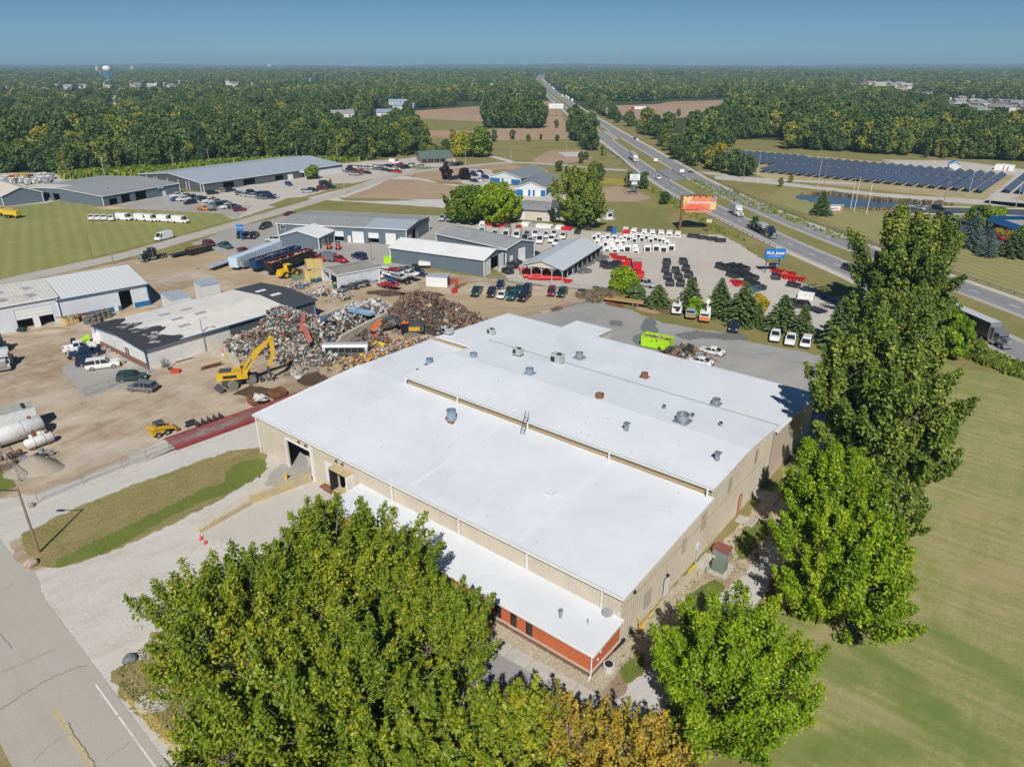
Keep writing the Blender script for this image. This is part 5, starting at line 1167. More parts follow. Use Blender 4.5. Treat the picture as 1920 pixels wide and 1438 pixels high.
M_cell=mat('solar_glass',(.075,.09,.135),.35,.0,var=.05,spec=.9,coat=.4);M_frame=mat('panel_frame',(.45,.47,.5),.4,.4)
ru=Vector((.642,.767));nu=Vector((-.75,.662));n0=Vector((197.3,307.5))
rowm={}
def row_mesh(L_):
 if L_ in rowm:return rowm[L_]
 a,b,c=MB(),MB(),MB();npan=5;seg=(L_-1.2)/npan;tl=R(26);hw=1.45
 def pp(x,s,dz=0):return (x,math.cos(tl)*s,1.5+math.sin(tl)*s+dz)
 panels=[]
 for k in range(npan):
  x0=k*seg+(1.2 if k>=npan/2 else 0);q=MB();q.slab([pp(x0+.06,-hw),pp(x0+seg-.06,-hw),pp(x0+seg-.06,hw),pp(x0+.06,hw)],.05);panels.append(q.mesh('panel',M_cell))
 b.slab([pp(L_/2-.7,-.3,.02),pp(L_/2+.7,-.3,.02),pp(L_/2+.7,.3,.02),pp(L_/2-.7,.3,.02)],.1)
 b.tube([(0,0,1.4),(L_,0,1.4)],.07,5)
 for k in range(9):c.box(L_*(k+.1)/8.2,0,0,.14,.14,1.4)
 rowm[L_]=(panels,b.mesh('torque_tube',M_frame),c.mesh('post',M_frame));return rowm[L_]
ORD=['first','second','third','fourth','fifth','sixth','seventh','eighth','ninth','tenth','eleventh','twelfth','thirteenth','fourteenth','fifteenth','sixteenth','seventeenth','eighteenth','nineteenth','twentieth','twenty-first','twenty-second','twenty-third','twenty-fourth','twenty-fifth','twenty-sixth','twenty-seventh','twenty-eighth','twenty-ninth','thirtieth','thirty-first','thirty-second','thirty-third','thirty-fourth','thirty-fifth','thirty-sixth']
for i in range(-3,34):
 if i in (-1,):continue
 st=0 if i<22 else 30;L_=(68.0 if i<22 else 44.0)
 p=n0+nu*4.55*i+ru*st+(ru*(8 if i<0 else 0))
 r=empty('solar_row',(p.x,p.y),math.atan2(ru.y,ru.x),('long dark solar row, %s from the right end of the array'%ORD[i])if i>=0 else ('solar row right of the gravel drive, %s beyond it'%ORD[-i-2 if i<-1 else 0]),'solar panels','rows of solar panels')
 pa,tu,po=row_mesh(L_)
 for m_ in pa:inst('panel',m_,r)
 inst('torque_tube',tu,r);inst('post',po,r)
x,y=g(1273,432);bb=empty('billboard',(x,y),R(-3),'orange billboard with a white slogan on a single rust-brown pole','billboard')
MB().tube([(0,0,0),(.2,0,11)],.42,10).build('pole',M_rust,bb)
M_bb=mat('billboard_orange',(.72,.24,.12),.5,var=.05);M_bbr=mat('billboard_red',(.75,.14,.08),.5);M_bby=mat('billboard_yellow',(.78,.55,.25),.5)
MB().box(5.5,-.5,6.9,10.6,.25,4.2).build('panel',M_bb,bb)
MB().slab([(.35,-.66,6.95),(8.5,-.66,6.95),(5,-.66,8.4),(.35,-.66,8.0)],.0).build('artwork',M_bbr,bb)if False else None
q=MB();q.face([(.3,-.64,6.95),(8.6,-.64,6.95),(6.2,-.64,8.4),(1.9,-.64,8.4)]);q.build('artwork_band',M_bbr,bb)
q=MB();q.face([(.25,-.645,11.0),(3.4,-.645,11.0),(1.9,-.645,9.2),(.25,-.645,8.2)]);q.face([(8.9,-.645,6.95),(10.75,-.645,6.95),(10.75,-.645,9.4),(8.9,-.645,9.2)]);q.build('artwork_corner',M_bby,bb)
q=MB();q.face([(9.7,-.65,9.7),(10.6,-.65,9.7),(10.6,-.65,10.8),(9.7,-.65,10.8)]);q.build('artwork_logo',mat('logo_blue',(.12,.3,.6),.5),bb)
q=MB();q.face([(1.1+.6*math.cos(t),-.65,9.0+.85*math.sin(t))for t in [k*math.pi/6 for k in range(12)]]);q.build('artwork_face',mat('logo_tan',(.6,.36,.17),.5),bb)
txt('credit opportunities',.92,M_signwhite,bb,(5.3,-.66,9.2),(R(90),0,0),bold=.02)
MB().box(5.3,-.8,6.2,8.6,1.1,.12).box(5.3,-1.3,6.1,8.6,.08,.6).build('catwalk',M_bb,bb);MB().box(.3,.3,7.0,1.6,1.4,4.2).build('back_frame',M_rust,bb)
MB().slab([(.2,-.4,11.1),(10.8,-.4,11.1),(5.5,6.0,11.0),(.2,1,11.0)],.1).build('top_frame',M_rust,bb)
lm=MB()
for k in range(5):lm.tube([(1.5+2*k,-.5,11.1),(1.5+2*k,-1.2,11.6)],.05,4).box(1.5+2*k,-1.3,11.5,.5,.3,.15)
lm.build('sign_lamp',M_galv,bb)
x,y=g(1433,512);wj=empty('pylon_sign',(x,y),R(1),'blue W.A. Jones sign board on two dark posts beside the highway','sign')
for s in (.0,4.1):MB().box(s,.1+s*.5,0,.22,.22,4.0).build('post',M_sidedark,wj)
pan=MB().box(1.9,0,3.9,5.2,.5,2.55).build('panel',M_signblue,wj)
txt('W.A. Jones',1.02,M_signwhite,wj,(1.9,-.27,5.35),(R(90),0,0),bold=.035,ext=.01)
MB().box(1.9,-.27,4.72,3.9,.03,.06).build('red_rule',mat('rule_red',(.6,.05,.05),.5),wj)
txt('TRUCK BODIES & EQUIPMENT',.24,M_signwhite,wj,(1.9,-.27,4.5),(R(90),0,0),ext=.01)
x,y=g(1448,503);ba=empty('banner',(x,y),R(8),'small white and blue banner leaning under the blue pylon sign','banner');MB().box(0,0,.2,2.6,.1,1.3).build('cloth',M_signwhite,ba);MB().box(0,-.06,.9,2.6,.02,.5).build('blue_band',mat('banner_blue',(.05,.08,.35),.5),ba);MB().box(0,-.06,.25,2.6,.02,.3).build('red_band',mat('banner_red',(.5,.04,.05),.5),ba)
def board(px,py,ztop,bw,bh,lb,posts=1,lines=3,colr=None,face=0,pm=M_rust,text=None,tm=None):
 x,y=g(px,py);r=empty('sign',(x,y),R(face),lb,'sign');k=[0]if posts==1 else [-bw*.32,bw*.32]
 for s in k:MB().box(s,.15,0,.25*max(1,bw/8),.25*max(1,bw/8),ztop-bh+.1).build('post',pm,r)
 MB().box(0,0,ztop-bh,bw,.25,bh).build('panel',colr or M_signwhite,r)
 if text:txt(text,bh*.34,tm or M_black,r,(0,-.14,ztop-bh*.5),(R(90),0,0),ext=.01)
 elif lines:
  q=MB()
  for i in range(lines):q.box(rnd.uniform(-.05,.05)*bw,-.14,ztop-bh*(i+.75)/(lines+.3),bw*rnd.uniform(.5,.8),.02,bh*.09)
  q.build('print_line',mat('print_blue',(.12,.2,.45),.6),r)
 return r
board(1041,219,12.5,15,4.6,'white billboard over a red base on a brown pole at the tilled field',1,1,text=None)
board(1187,366,8.5,4.2,2.5,'white tenant sign board on two blue posts by the guard rail',2,3,pm=M_sideblue)
board(1187,362,4.6,2.3,1.5,'smaller white reader board below the tenant sign',2,2,pm=M_sideblue)
board(1326,436,4.2,1.7,1.0,'small cream sign on a post near the lot corner',1,0,colr=M_cream)
board(452,452,5.0,2.2,1.7,'small blue dealer sign with white words by the lot entrance',1,0,colr=M_signblue,pm=M_signblue,text='W.A. Jones',tm=M_signwhite)
board(1124,206,9,10,6,'white square sign beside the highway before the far tilled field',2,2)
board(1142,221,9,8,5,'lower white sign beside the highway trees',2,2)
x,y=g(1560,398);br_=empty('entrance_sign',(x,y),R(-3),'red brick entrance sign with a white lettered plate by the pond','sign')
M_rbrick=mat('red_brick',(.42,.20,.15),.85,var=.2,vs=3);MB().box(0,0,0,6.6,1.1,2.5).build('brick_body',M_rbrick,br_);MB().box(0,0,2.5,7,1.5,.2).build('cap',M_conc,br_);MB().box(-.2,-.6,.75,5.0,.12,1.55).build('plate',M_signwhite,br_)
txt('avalurity',.85,M_black,br_,(.25,-.68,1.5),(R(90),0,0),ext=.01,bold=.02);MB().tube([(-2.1,-.67,1.5),(-2.1,-.7,1.5)],.38,12).build('logo_disc',M_black,br_)
M_pole=mat('wood_pole',(.26,.20,.15),.9,var=.2,vs=3);M_polg=mat('grey_pole',(.42,.43,.43),.6)
def pole(px,py,h,lb,arm=None,m=None,r_=.14,cat='pole',nm='utility_pole',group=None):
 x,y=g(px,py);r=empty(nm,(x,y),0,lb,cat,group)
 MB().tube([(0,0,-.1),(0,0,h)],[r_,r_*.65],8).build('shaft',m or M_pole,r)
 if arm=='cross':MB().box(0,0,h-.7,2.4,.12,.14).build('crossarm',M_pole,r);MB().cyl(.35,-.2,h-2.4,h-1.4,.28,8).build('transformer',M_polg,r)
 elif arm:
  MB().tube([(0,0,h-.1),(arm,0,h+.25)],.05,6).build('arm',M_polg,r);MB().box(arm*1.1,0,h+.12,.7,.3,.16).build('lamp_head',M_polg,r)
 return r
r=pole(72,1037,8.5,'wooden lamp pole with a long arm at the corner of the gravel lot',None,mat('brown_pole',(.26,.18,.12),.8),.15,'lamp','street_lamp')
MB().tube([(0,0,8.25),(-2.2,-.15,8.35)],.06,6).build('arm',M_dark,r);MB().box(-2.6,-.17,8.28,1.0,.34,.14).build('lamp_head',M_dark,r)
r=pole(385,660,6.6,'weathered wooden pole with a lamp at the corner of the scrapyard office',.9,mat('grey_wood',(.34,.31,.27),.85),.16)
pole(212,497,8.8,'dark wooden pole standing at the edge of the mown field, taller one');pole(172,487,7.4,'thin rust-brown pole in the mown field, left of the taller one',None,M_rust,.09)
pole(442,477,8.0,'pale lamp pole in front of the parked maroon car',.7,M_polg,.1,'lamp','street_lamp');pole(436,414,7,'grey lamp pole by the junction of the side road',.9,M_polg,.1,'lamp','street_lamp')
pole(696,490,6.2,'slim brown pole before the half-open doors of the service hall',None,M_pole,.09)
for i,(px,py,h,a_)in enumerate([(126,336,12,None),(196,335,11,'cross'),(325,320,10,None),(345,315,10,None),(392,312,9,None),(556,298,10,None),(633,305,14,None),(645,365,9,.8),(770,334,10,.8),(822,281,11,None),(872,310,9,None),(957,302,8,None),
  (1002,300,6,None),(1060,321,13,None),(1131,296,14,None),(1172,365,14,None),(1207,250,14,'cross'),(1278,274,12,None),(1392,338,13,None),(1419,334,11,None),(1531,352,13,None),(1543,350,10,None),(1813,370,11,None),(1852,385,6,None),(1766,388,9,.5),(1902,390,9,.5),(1848,407,9,.5),(1408,300,9,None)]):
 where='before the west wood' if py<340 and px<560 else ('by the car lots' if px<960 else ('beside the highway' if px<1500 else 'near the solar field'))
 pole(px,py,h,'thin utility or lamp pole %s, %s of its kind from the left'%(where,ORD[i]),a_,M_polg if i%3 else M_pole,.13,group='poles of the middle distance')
for i,(px,py,tp)in enumerate([(1593,392,340),(1600,397,330),(1623,402,352)]):
 pole(px,py,12.5 if i==1 else 10.8,['left white flagpole by the pond','tallest middle white flagpole with a small flag by the pond','right white flagpole by the pond'][i],None,M_signwhite,.1,'flagpole','flagpole')
x,y=g(1600,397);MB().slab([(x+.1,y,11.9),(x+.5,y-.1,11.6),(x+.5,y-.1,9.9),(x+.1,y,10.1)],.03).build('flag',mat('flag_red_white',(.5,.2,.22),.7),None,label='small limp flag hanging on the middle flagpole',cat='flag')
def mesh_mat(name,c,cell=.12):
 m,nt,p=newmat(name);p.inputs['Base Color'].default_value=(*c,1);p.inputs['Metallic'].default_value=.5;p.inputs['Roughness'].default_value=.5
 tr=nt.nodes.new('ShaderNodeBsdfTransparent');ms=nt.nodes.new('ShaderNodeMixShader');ms.inputs[0].default_value=.2
 nt.links.new(tr.outputs[0],ms.inputs[1]);nt.links.new(p.outputs[0],ms.inputs[2]);nt.links.new(ms.outputs[0],nt.nodes['Material Output'].inputs['Surface']);return m
M_link=mesh_mat('chain_link',(.45,.46,.46))
def fence(pts,h,lb,step=3.0,nm='chain_link_fence',m=None,mesh=True,pw=.045):
 r=empty(nm,(pts[0][0],pts[0][1]),0,lb,'fence');o=Vector(pts[0]);P=[Vector(p)-o for p in pts]
 rail,mm=MB(),MB()
 for a,b in zip(P,P[1:]):
  L=(b-a).length;n=max(1,round(L/step));rail.tube([(*a,h),(*b,h)],.03,5)
  mm.face([(*a,.05),(*b,.05),(*b,h-.03),(*a,h-.03)])
  for k in range(n+(1 if b is P[-1]else 0)):
   c=a+(b-a)*k/n;MB().tube([(c.x,c.y,0),(c.x,c.y,h+.06)],pw,6).build('post',m or M_galv,r)
 rail.build('top_rail',m or M_galv,r)
 if mesh:mm.build('mesh',M_link,r)
 return r
fence(gp([(70,944),(155,908),(230,878),(318,848),(420,812),(470,790)]),1.5,'chain link fence between the dirt yard and the pale lane',4)
fence(gp([(160,744),(205,728),(280,700)]),1.5,'short chain link fence before the grey crossover at the office',3)
fence(gp([(283,688),(300,682),(318,690)]),1.6,'leaning chain link gate at the office corner',2)
fence(gp([(985,592),(1055,578),(1125,562)]),1.6,'sagging chain link fence between the sandy yard and the grey back yard',3.4)
fence(gp([(905,527),(960,533),(1030,540),(1110,548),(1160,552)]),1.6,'chain link fence behind the open pole barn',4)
def guard(path,lb,h=.75):
 r=empty('guard_rail',(path[0][0],path[0][1]),0,lb,'guard rail');o=Vector(path[0]);P=[Vector(p)-o for p in path]
 q=MB();
 for a,b in zip(P,P[1:]):q.tube([(*a,h),(*b,h)],.14,4)
 q.build('rail',M_galv,r);pm=MB().box(0,0,0,.16,.16,.8).mesh('post',mat('rail_post',(.33,.28,.2),.8));acc=0;k=0
 for a,b in zip(P,P[1:]):
  L=(b-a).length
  while acc<L and k<90:c=a+(b-a)*acc/L;inst('post',pm,r,(c.x,c.y,0));acc+=3.8;k+=1
  acc-=L
guard([p for p in offset(near,7.0)if 205<p[1]<500],'steel guard rail along the near shoulder of the highway')
guard([p for p in offset(far_,-6.8)if 150<p[1]<420],'steel guard rail along the far edge of the highway')
guard(gp([(1075,316),(1125,317),(1160,313),(1172,308),(1165,300),(1140,284),(1128,272)]),'curved guard rail around the far corner of the side road')
for i,(px,py)in enumerate([(1228,306),(1277,327)]):board(px,py,2.4,2.2,1.4,'small white road sign on the median, %s one'%('far' if i==0 else 'near'),1,0)
PC={'white':(.78,.78,.77),'silver':(.42,.43,.44),'grey':(.16,.17,.19),'black':(.012,.012,.014),'dark blue':(.012,.022,.06),'navy':(.012,.03,.10),
 'blue':(.02,.08,.28),'red':(.45,.02,.02),'maroon':(.16,.015,.03),'teal':(.02,.10,.12),'dark green':(.015,.05,.045),'green':(.03,.12,.08),'light blue':(.28,.40,.50),'yellow':(.75,.52,.02),
 'orange':(.70,.22,.03),'tan':(.45,.38,.28),'pale grey':(.52,.53,.54)}
def paint(c):
 return mat('paint_'+c.replace(' ','_'),PC[c],.32,.0,var=.03,coat=.6,spec=.5)
M_tyre=mat('tyre_rubber',(.025,.025,.025),.85);M_rim=mat('wheel_rim',(.45,.46,.47),.35,.6);M_carglass=mat('car_glass',(.018,.022,.028),.08,spec=.9)
M_lamp=mat('lamp_glass',(.7,.7,.68),.2);M_tail=mat('tail_lamp',(.35,.01,.01),.3);M_trimk=mat('trim_black',(.02,.02,.02),.6)
ST={# x,belt z,roof z,half width
'sedan':(4.8,1.86,[(-2.4,.82,.84),(-2.3,.95,.97),(-1.65,.97,1.0),(-.95,.97,1.37),(-.1,.95,1.45),(.45,.93,1.40),(1.2,.93,.95),(2.05,.80,.83),(2.38,.58,.62)]),
'coupe':(4.7,1.86,[(-2.35,.82,.84),(-2.2,.95,.97),(-1.6,.96,1.0),(-.7,.95,1.30),(0,.93,1.34),(.35,.92,1.29),(1.1,.92,.94),(2.05,.78,.80),(2.35,.58,.60)]),
'suv':(4.8,1.95,[(-2.4,.95,.98),(-2.33,1.02,1.05),(-2.1,1.05,1.68),(-1.2,1.04,1.78),(.1,1.02,1.76),(.5,1.01,1.70),(1.15,1.00,1.03),(2.15,.92,.95),(2.4,.65,.70)]),
'big suv':(5.5,2.05,[(-2.75,1.1,1.12),(-2.7,1.15,1.18),(-2.5,1.18,1.92),(-1.2,1.16,1.98),(.2,1.15,1.96),(.6,1.14,1.88),(1.2,1.14,1.17),(2.5,1.08,1.11),(2.75,.75,.8)]),
'minivan':(5.0,1.98,[(-2.5,.95,.98),(-2.42,1.0,1.05),(-2.2,1.02,1.68),(-1.0,1.0,1.77),(.5,.98,1.74),(.9,.97,1.62),(1.75,.96,1.0),(2.3,.80,.84),(2.5,.58,.62)]),
'hatchback':(4.2,1.8,[(-2.1,.88,.90),(-2.05,.95,.98),(-1.8,.98,1.45),(-.9,.96,1.54),(.1,.95,1.53),(.5,.94,1.46),(1.15,.93,.96),(1.85,.82,.85),(2.08,.6,.64)]),
'van':(5.9,2.05,[(-2.95,1.3,1.32),(-2.93,1.35,2.35),(-2.85,1.35,2.52),(-.5,1.33,2.55),(1.2,1.3,2.5),(1.55,1.3,2.38),(2.25,1.27,1.30),(2.75,1.0,1.03),(2.93,.6,.64)]),
'cab':(5.8,2.0,[(-.95,1.15,1.17),(-.92,1.18,1.80),(-.7,1.18,1.9),(.1,1.17,1.92),(.75,1.15,1.85),(1.3,1.14,1.17),(2.5,1.08,1.1),(2.86,.75,.8)]),
}
CARM={}
def carmeshes(kind):
 if kind in CARM:return CARM[kind]
 base='cab' if kind in ('pickup','work truck','chassis cab')else kind
 L,W_,st=ST[base];hw=W_/2;body,glass=MB(),MB();z0=.28 if base!='cab' else .4;rings=[]
 for i,(x,b,r_)in enumerate(st):
  e=.90 if i in (0,len(st)-1)else (.97 if i in (1,len(st)-2)else 1.0);wr=hw*(.80 if base not in ('van','big suv')else .90);w=hw*e
  wt=wr if r_-b>.2 else w*.96
  rings.append([(x,w*.92,z0),(x,w,z0+.25),(x,w,(z0+b)/2+.1),(x,w*.97,b),(x,wt,r_-(.05 if r_-b>.2 else .0)),(x,wt*.86,r_),(x,-wt*.86,r_),(x,-wt,r_-(.05 if r_-b>.2 else .0)),(x,-w*.97,b),(x,-w,(z0+b)/2+.1),(x,-w,z0+.25),(x,-w*.92,z0)])
 for i in range(len(rings)-1):
  a,c=rings[i],rings[i+1];ta=st[i][2]-st[i][1]>.2;tc=st[i+1][2]-st[i+1][1]>.2
  for j in range(11):
   q=[a[j],c[j],c[j+1],a[j+1]]
   if j in (3,7)and (ta or tc)and not (base=='van' and i<len(st)-5):
    glass.face(q[::-1]if False else q)
   elif j in (4,5,6)and ta!=tc:(glass if (j==5 and (not base=='van' or i>2))else body).face(q)
   else:body.face(q)
 body.face([p for p in rings[0]][::-1]);body.face(rings[-1]);body.box(0 if base!='cab' else .9,0,z0-.06,L*(.9 if base!='cab' else .62),W_*.8,.06)
 wx={'sedan':-1.42,'coupe':-1.4,'suv':-1.45,'big suv':-1.7,'minivan':-1.6,'hatchback':-1.25,'van':-1.75,'cab':-1.85}[base];wf={'sedan':1.45,'coupe':1.42,'suv':1.45,'big suv':1.75,'minivan':1.5,'hatchback':1.25,'van':1.85,'cab':1.95}[base]
 pil=MB()
 if base!='van':
  for x in ((-.35,)if base=='coupe' else (-.2,-1.0)if base!='cab' else (.05,)):
   r_=float(np.interp(x,[s[0]for s in st],[s[2]for s in st]));b_=float(np.interp(x,[s[0]for s in st],[s[1]for s in st]));wr=hw*(.80 if base!='big suv' else .90)
   for s in (-1,1):body.slab([(x-.05,s*(hw*.97+.012),b_),(x+.05,s*(hw*.97+.012),b_),(x+.05,s*(wr+.012),r_-.04),(x-.05,s*(wr+.012),r_-.04)][::s],.01)
 wr_=.34 if base not in ('cab','big suv','van')else .40
 wh,rim=MB(),MB();wh.tube([(0,-.12,0),(0,.12,0)],wr_,14);rim.tube([(0,-.125,0),(0,.125,0)],wr_*.62,10)
 hl,tl=MB(),MB();xf=st[-2][0];zb=st[-2][1]
 for s in (-1,1):hl.box(xf+(st[-1][0]-xf)*.45,s*hw*.72,zb-.2,.34,.34,.14)
 tl.box(st[0][0]-.0 if base!='cab' else -2.86,hw*.8,.85,.08,.26,.22).box(st[0][0]-.0 if base!='cab' else -2.86,-hw*.8,.85,.08,.26,.22)
 bp=MB();bp.box(st[-1][0]-.02,0,.35,.16,W_*.9,.2)
 if base!='cab':bp.box(st[0][0]+.02,0,.35,.16,W_*.9,.2)
 bed=None
 if kind=='pickup':
  bed=MB();b0,b1,zt,zf=-2.85,-.95,1.17,.72
  for y in (-hw*.95,hw*.95):bed.box((b0+b1)/2,y,.45,b1-b0,.1,zt-.45)
  bed.box(b0+.05,0,.5,.1,W_*.93,zt-.5).box(b1-.03,0,.5,.06,W_*.93,zt-.5).box((b0+b1)/2,0,zf-.1,b1-b0,W_*.9,.06)
 if kind=='work truck':
  bed=MB();b0,b1=-3.0,-1.05
  for y in (-.86,.86):bed.box((b0+b1)/2,y,.65,b1-b0,.4,.75)
  bed.box((b0+b1)/2,0,.65,b1-b0,1.4,.1)
 if kind=='chassis cab':bed=MB().box(-2.1,.4,.55,2.4,.12,.18).box(-2.1,-.4,.55,2.4,.12,.18)
 CARM[kind]=dict(body=body.mesh('body',M_trimk),glass=glass.mesh('window',M_carglass),wheel=wh.mesh('wheel',M_tyre),rim=rim.mesh('rim',M_rim),hl=hl.mesh('headlight',M_lamp),tl=tl.mesh('tail_light',M_tail),bp=bp.mesh('bumper',M_trimk),
  bed=bed.mesh('bed',M_trimk)if bed else None,w=(wx,wf,hw-.12,wr_))
 return CARM[kind]
NAMEK={'sedan':'parked_car','coupe':'parked_car','suv':'sport_utility_car','big suv':'sport_utility_car','minivan':'minivan','hatchback':'parked_car','van':'cargo_van','pickup':'pickup_truck','work truck':'service_truck','chassis cab':'chassis_cab'}
CATK={'sedan':'car','coupe':'car','suv':'car','big suv':'car','minivan':'minivan','hatchback':'car','van':'van','pickup':'pickup truck','work truck':'truck','chassis cab':'truck'}
def car(kind,c,x,y,rz,label,group=None,z=0,squash=1.0,tilt=(0,0),detail=2,bedc=None):
 M_=carmeshes(kind);r=empty(NAMEK[kind],(x,y,z),rz,label,CATK[kind],group);r.rotation_euler=(tilt[0],tilt[1],rz);r.scale=(1,1,squash)
 p=paint(c);inst('body',M_['body'],r,mat=p);inst('windows',M_['glass'],r)
 wx,wf,wy,wr=M_['w']
 for a in (wx,wf):
  for s in (-1,1):
   w_=inst('wheel',M_['wheel'],r,(a,s*wy,wr))
   if detail>1:inst('rim',M_['rim'],w_)
 if M_['bed']:inst('bed' if kind=='pickup' else 'service_body',M_['bed'],r,mat=paint(bedc or c))
 if detail>0:inst('headlights',M_['hl'],r);inst('tail_lights',M_['tl'],r);inst('bumpers',M_['bp'],r)
 return r
LABC={}
def fleet(items,place,group,detail=1,hd=None):
 items=sorted(items,key=lambda q:q[2]);cnt={};tot={}
 for q in items:tot[q[:2]]=tot.get(q[:2],0)+1
 for q in items:
  k=q[:2];cnt[k]=cnt.get(k,0)+1
  h=head(q[2],q[3],q[4],q[5])if len(q)>4 else hd
  x,y=g(q[2],q[3],.8)
  kk={'work truck':'service truck'}.get(k[0],k[0])
  lb='%s %s %s'%(k[1],kk,place)if tot[k]==1 else '%s %s %s, %s such from left'%(k[1],kk,place,ORD[cnt[k]-1])
  car(k[0],k[1],x,y,h+rnd.uniform(-.03,.03),lb,group,detail=detail)
A=[('pickup','white',147,649,30,-5,'white crew cab pickup parked behind the dark blue pickup'),('pickup','dark blue',157,660,-30,5,'dark blue pickup between the white pickup and the red-lamped car'),('suv','dark blue',167,674,30,-5,'dark car with red tail lights mostly hidden behind the long white wagon'),
 ('big suv','white',191,681,30,-4,'long white wagon with dark windows beside the office steps'),('suv','dark green',246,704,30,-2,'dark green wagon behind the chain link fence'),('suv','grey',265,723,-40,-3,'slate grey car alone on the dirt before the fence'),
 ('van','white',184,633,-2,-12,'white van end standing at the office corner'),('pickup','dark green',893,545,-20,22,'dark green pickup at the left of the parked row by the gravel heap')]
for k,c,px,py,dx,dy,lb in A:x,y=g(px,py,.9);car(k,c,x,y,head(px,py,dx,dy),lb,detail=2)
x,y=g(152,640,.6);lw=empty('wedge_plow',(x,y),head(150,640,30,-5),'lime green wedge shaped plow body behind the white pickup','plow')
MB().slab([(-1,-1.1,.3),(1.4,-1.1,1.6),(1.4,1.1,1.6),(-1,1.1,.3)],.2).box(.9,0,.1,.9,2.0,1.2).build('blade',mat('lime_paint',(.42,.75,.02),.45),lw);MB().box(-1.4,0,.2,.9,1.6,1.1).build('cab',M_carglass,lw)
fleet([('minivan','maroon',391,456,30,8),('pickup','teal',421,460,30,8),('sedan','maroon',455,468,30,8),('hatchback','white',481,470,30,6)],'in the front row of the asphalt lot, nose to the grass','cars in the front row of the asphalt lot',2)
fleet([('pickup','black',449,440,-6,16),('pickup','dark blue',461,441,-8,16),('pickup','black',475,441,-16,14),('big suv','black',496,424,-20,8),('coupe','blue',513,458,-30,-1),('pickup','pale grey',514,449,-30,-1)],'between the small blue sign and the service hall','vehicles by the small blue sign',2)
x,y=g(543,404);car('sedan','maroon',x,y,head(543,404,30,-6),'maroon sedan behind the far corner of the service hall',detail=1)
x,y=g(306,450);car('van','white',x,y,head(306,450,-30,8),'white high-roof cargo van driving on the side road',detail=2)
x,y=g(401,0+412);x,y=g(829,413);car('pickup','silver',x,y,head(829,413,-14,14),'silver pickup alone behind the service hall by the lawn',detail=2)
fleet([('pickup','white',169,408,1,-9),('pickup','white',181,408,1,-9),('pickup','white',193,408,1,-9),('pickup','white',206,409,1,-9)],'on the mown field beside the vans','white pickups on the mown field',1)
fleet([('van','white',232,409,30,2),('van','white',266,410,30,2),('van','white',280,411,30,2),('van','white',309,412,30,2),('van','white',337,414,30,2)],'in the row on the mown field','white vans on the mown field',1)
fleet([('pickup','white',331,366,20,-3),('coupe','blue',329,373,20,-3),('pickup','white',343,373,20,-3),('suv','black',355,379,-20,3),('suv','dark blue',362,369,20,-3),('suv','grey',375,371,20,-3),('suv','black',384,373,20,-3),('pickup','white',392,376,20,-3),('suv','red',398,374,20,-3),
 ('pickup','silver',404,378,20,-3),('suv','black',412,382,20,-3),('suv','grey',421,380,20,-3),('pickup','white',425,387,20,-3),('suv','black',438,387,20,-3),('suv','maroon',448,392,20,-2),('pickup','silver',348,367,20,-3),('sedan','grey',400,383,20,-3)],
 'in the lot beside the truck hall','cars beside the truck hall',0)
fleet([('suv','black',397,361,20,-2),('suv','tan',418,357,20,-3),('suv','dark blue',430,356,20,-3),('suv','grey',450,363,20,2),('suv','silver',458,365,20,2),('suv','black',470,360,20,2),('suv','silver',475,367,20,2),('suv','dark blue',482,364,20,2),('suv','grey',490,370,20,2),('suv','black',500,363,20,2),('suv','navy',505,369,20,2),('suv','blue',492,363,20,2),('sedan','silver',512,367,20,2),
 ('suv','silver',574,358,16,0),('suv','black',585,356,16,0),('suv','maroon',603,352,16,0),('suv','black',618,350,16,0),('suv','blue',540,345,16,4),('big suv','black',608,343,16,-2)],
 'along the front of the long charcoal dealer hall','cars before the long dealer hall',0)
fleet([(rnd.choice(['suv','sedan','suv','pickup']),c,px,py,10,1)for c,px,py in (('black',657,312),('white',667,313),('silver',676,314),('silver',686,315),('white',695,315),('grey',704,316),('grey',713,317),('black',726,310),('black',736,312),('red',750,309),('black',745,313),('navy',752,314),('black',760,313),('maroon',664,320),('red',676,320),('black',687,323),('silver',662,326),('grey',671,325),('red',743,321),('navy',722,318),('black',733,320),('white',741,316),('silver',715,313),('grey',650,321),('navy',656,317),('white',706,312))],
 'in the big sales lot before the brick office','cars in the big sales lot',0)
fleet([('van','white',738,304,12,1),('sedan','white',763,310,12,1),('suv','silver',773,309,12,1),('suv','silver',790,312,12,1)],'left of the brick office porch','cars by the brick office',0)
fleet([('pickup','black',836,307,6,-2),('pickup','grey',845,307,6,-2),('pickup','black',855,308,6,-2),('big suv','black',862,307,6,-2)],'right of the brick office','black trucks by the brick office',0)
fleet([('sedan','navy',846,334,10,-2),('suv','navy',855,333,10,-2),('suv','dark blue',863,331,10,-2),('suv','white',882,323,10,2),('suv','navy',887,327,10,2),('suv','white',893,324,10,2),('suv','black',899,323,10,2),('sedan','navy',887,338,10,2),('sedan','white',895,337,10,2),('sedan','silver',903,336,10,2),('suv','navy',909,332,10,2)],'in the small lot by the blue halls','cars by the blue halls',0)
fleet([('van','white',903,435,-6,12),('work truck','light blue',899,438,-6,12),('chassis cab','white',927,438,-6,12),('van','grey',951,434,-6,12),('van','red',971,435,-6,12),('pickup','silver',987,439,-6,12),('pickup','black',983,447,-6,12),('chassis cab','white',1003,438,-6,12),('pickup','white',1022,440,-6,12),('work truck','white',1038,438,-6,12),('chassis cab','white',1055,442,-6,12)],
 'in the rear row of new work trucks','rear row of new work trucks',1)
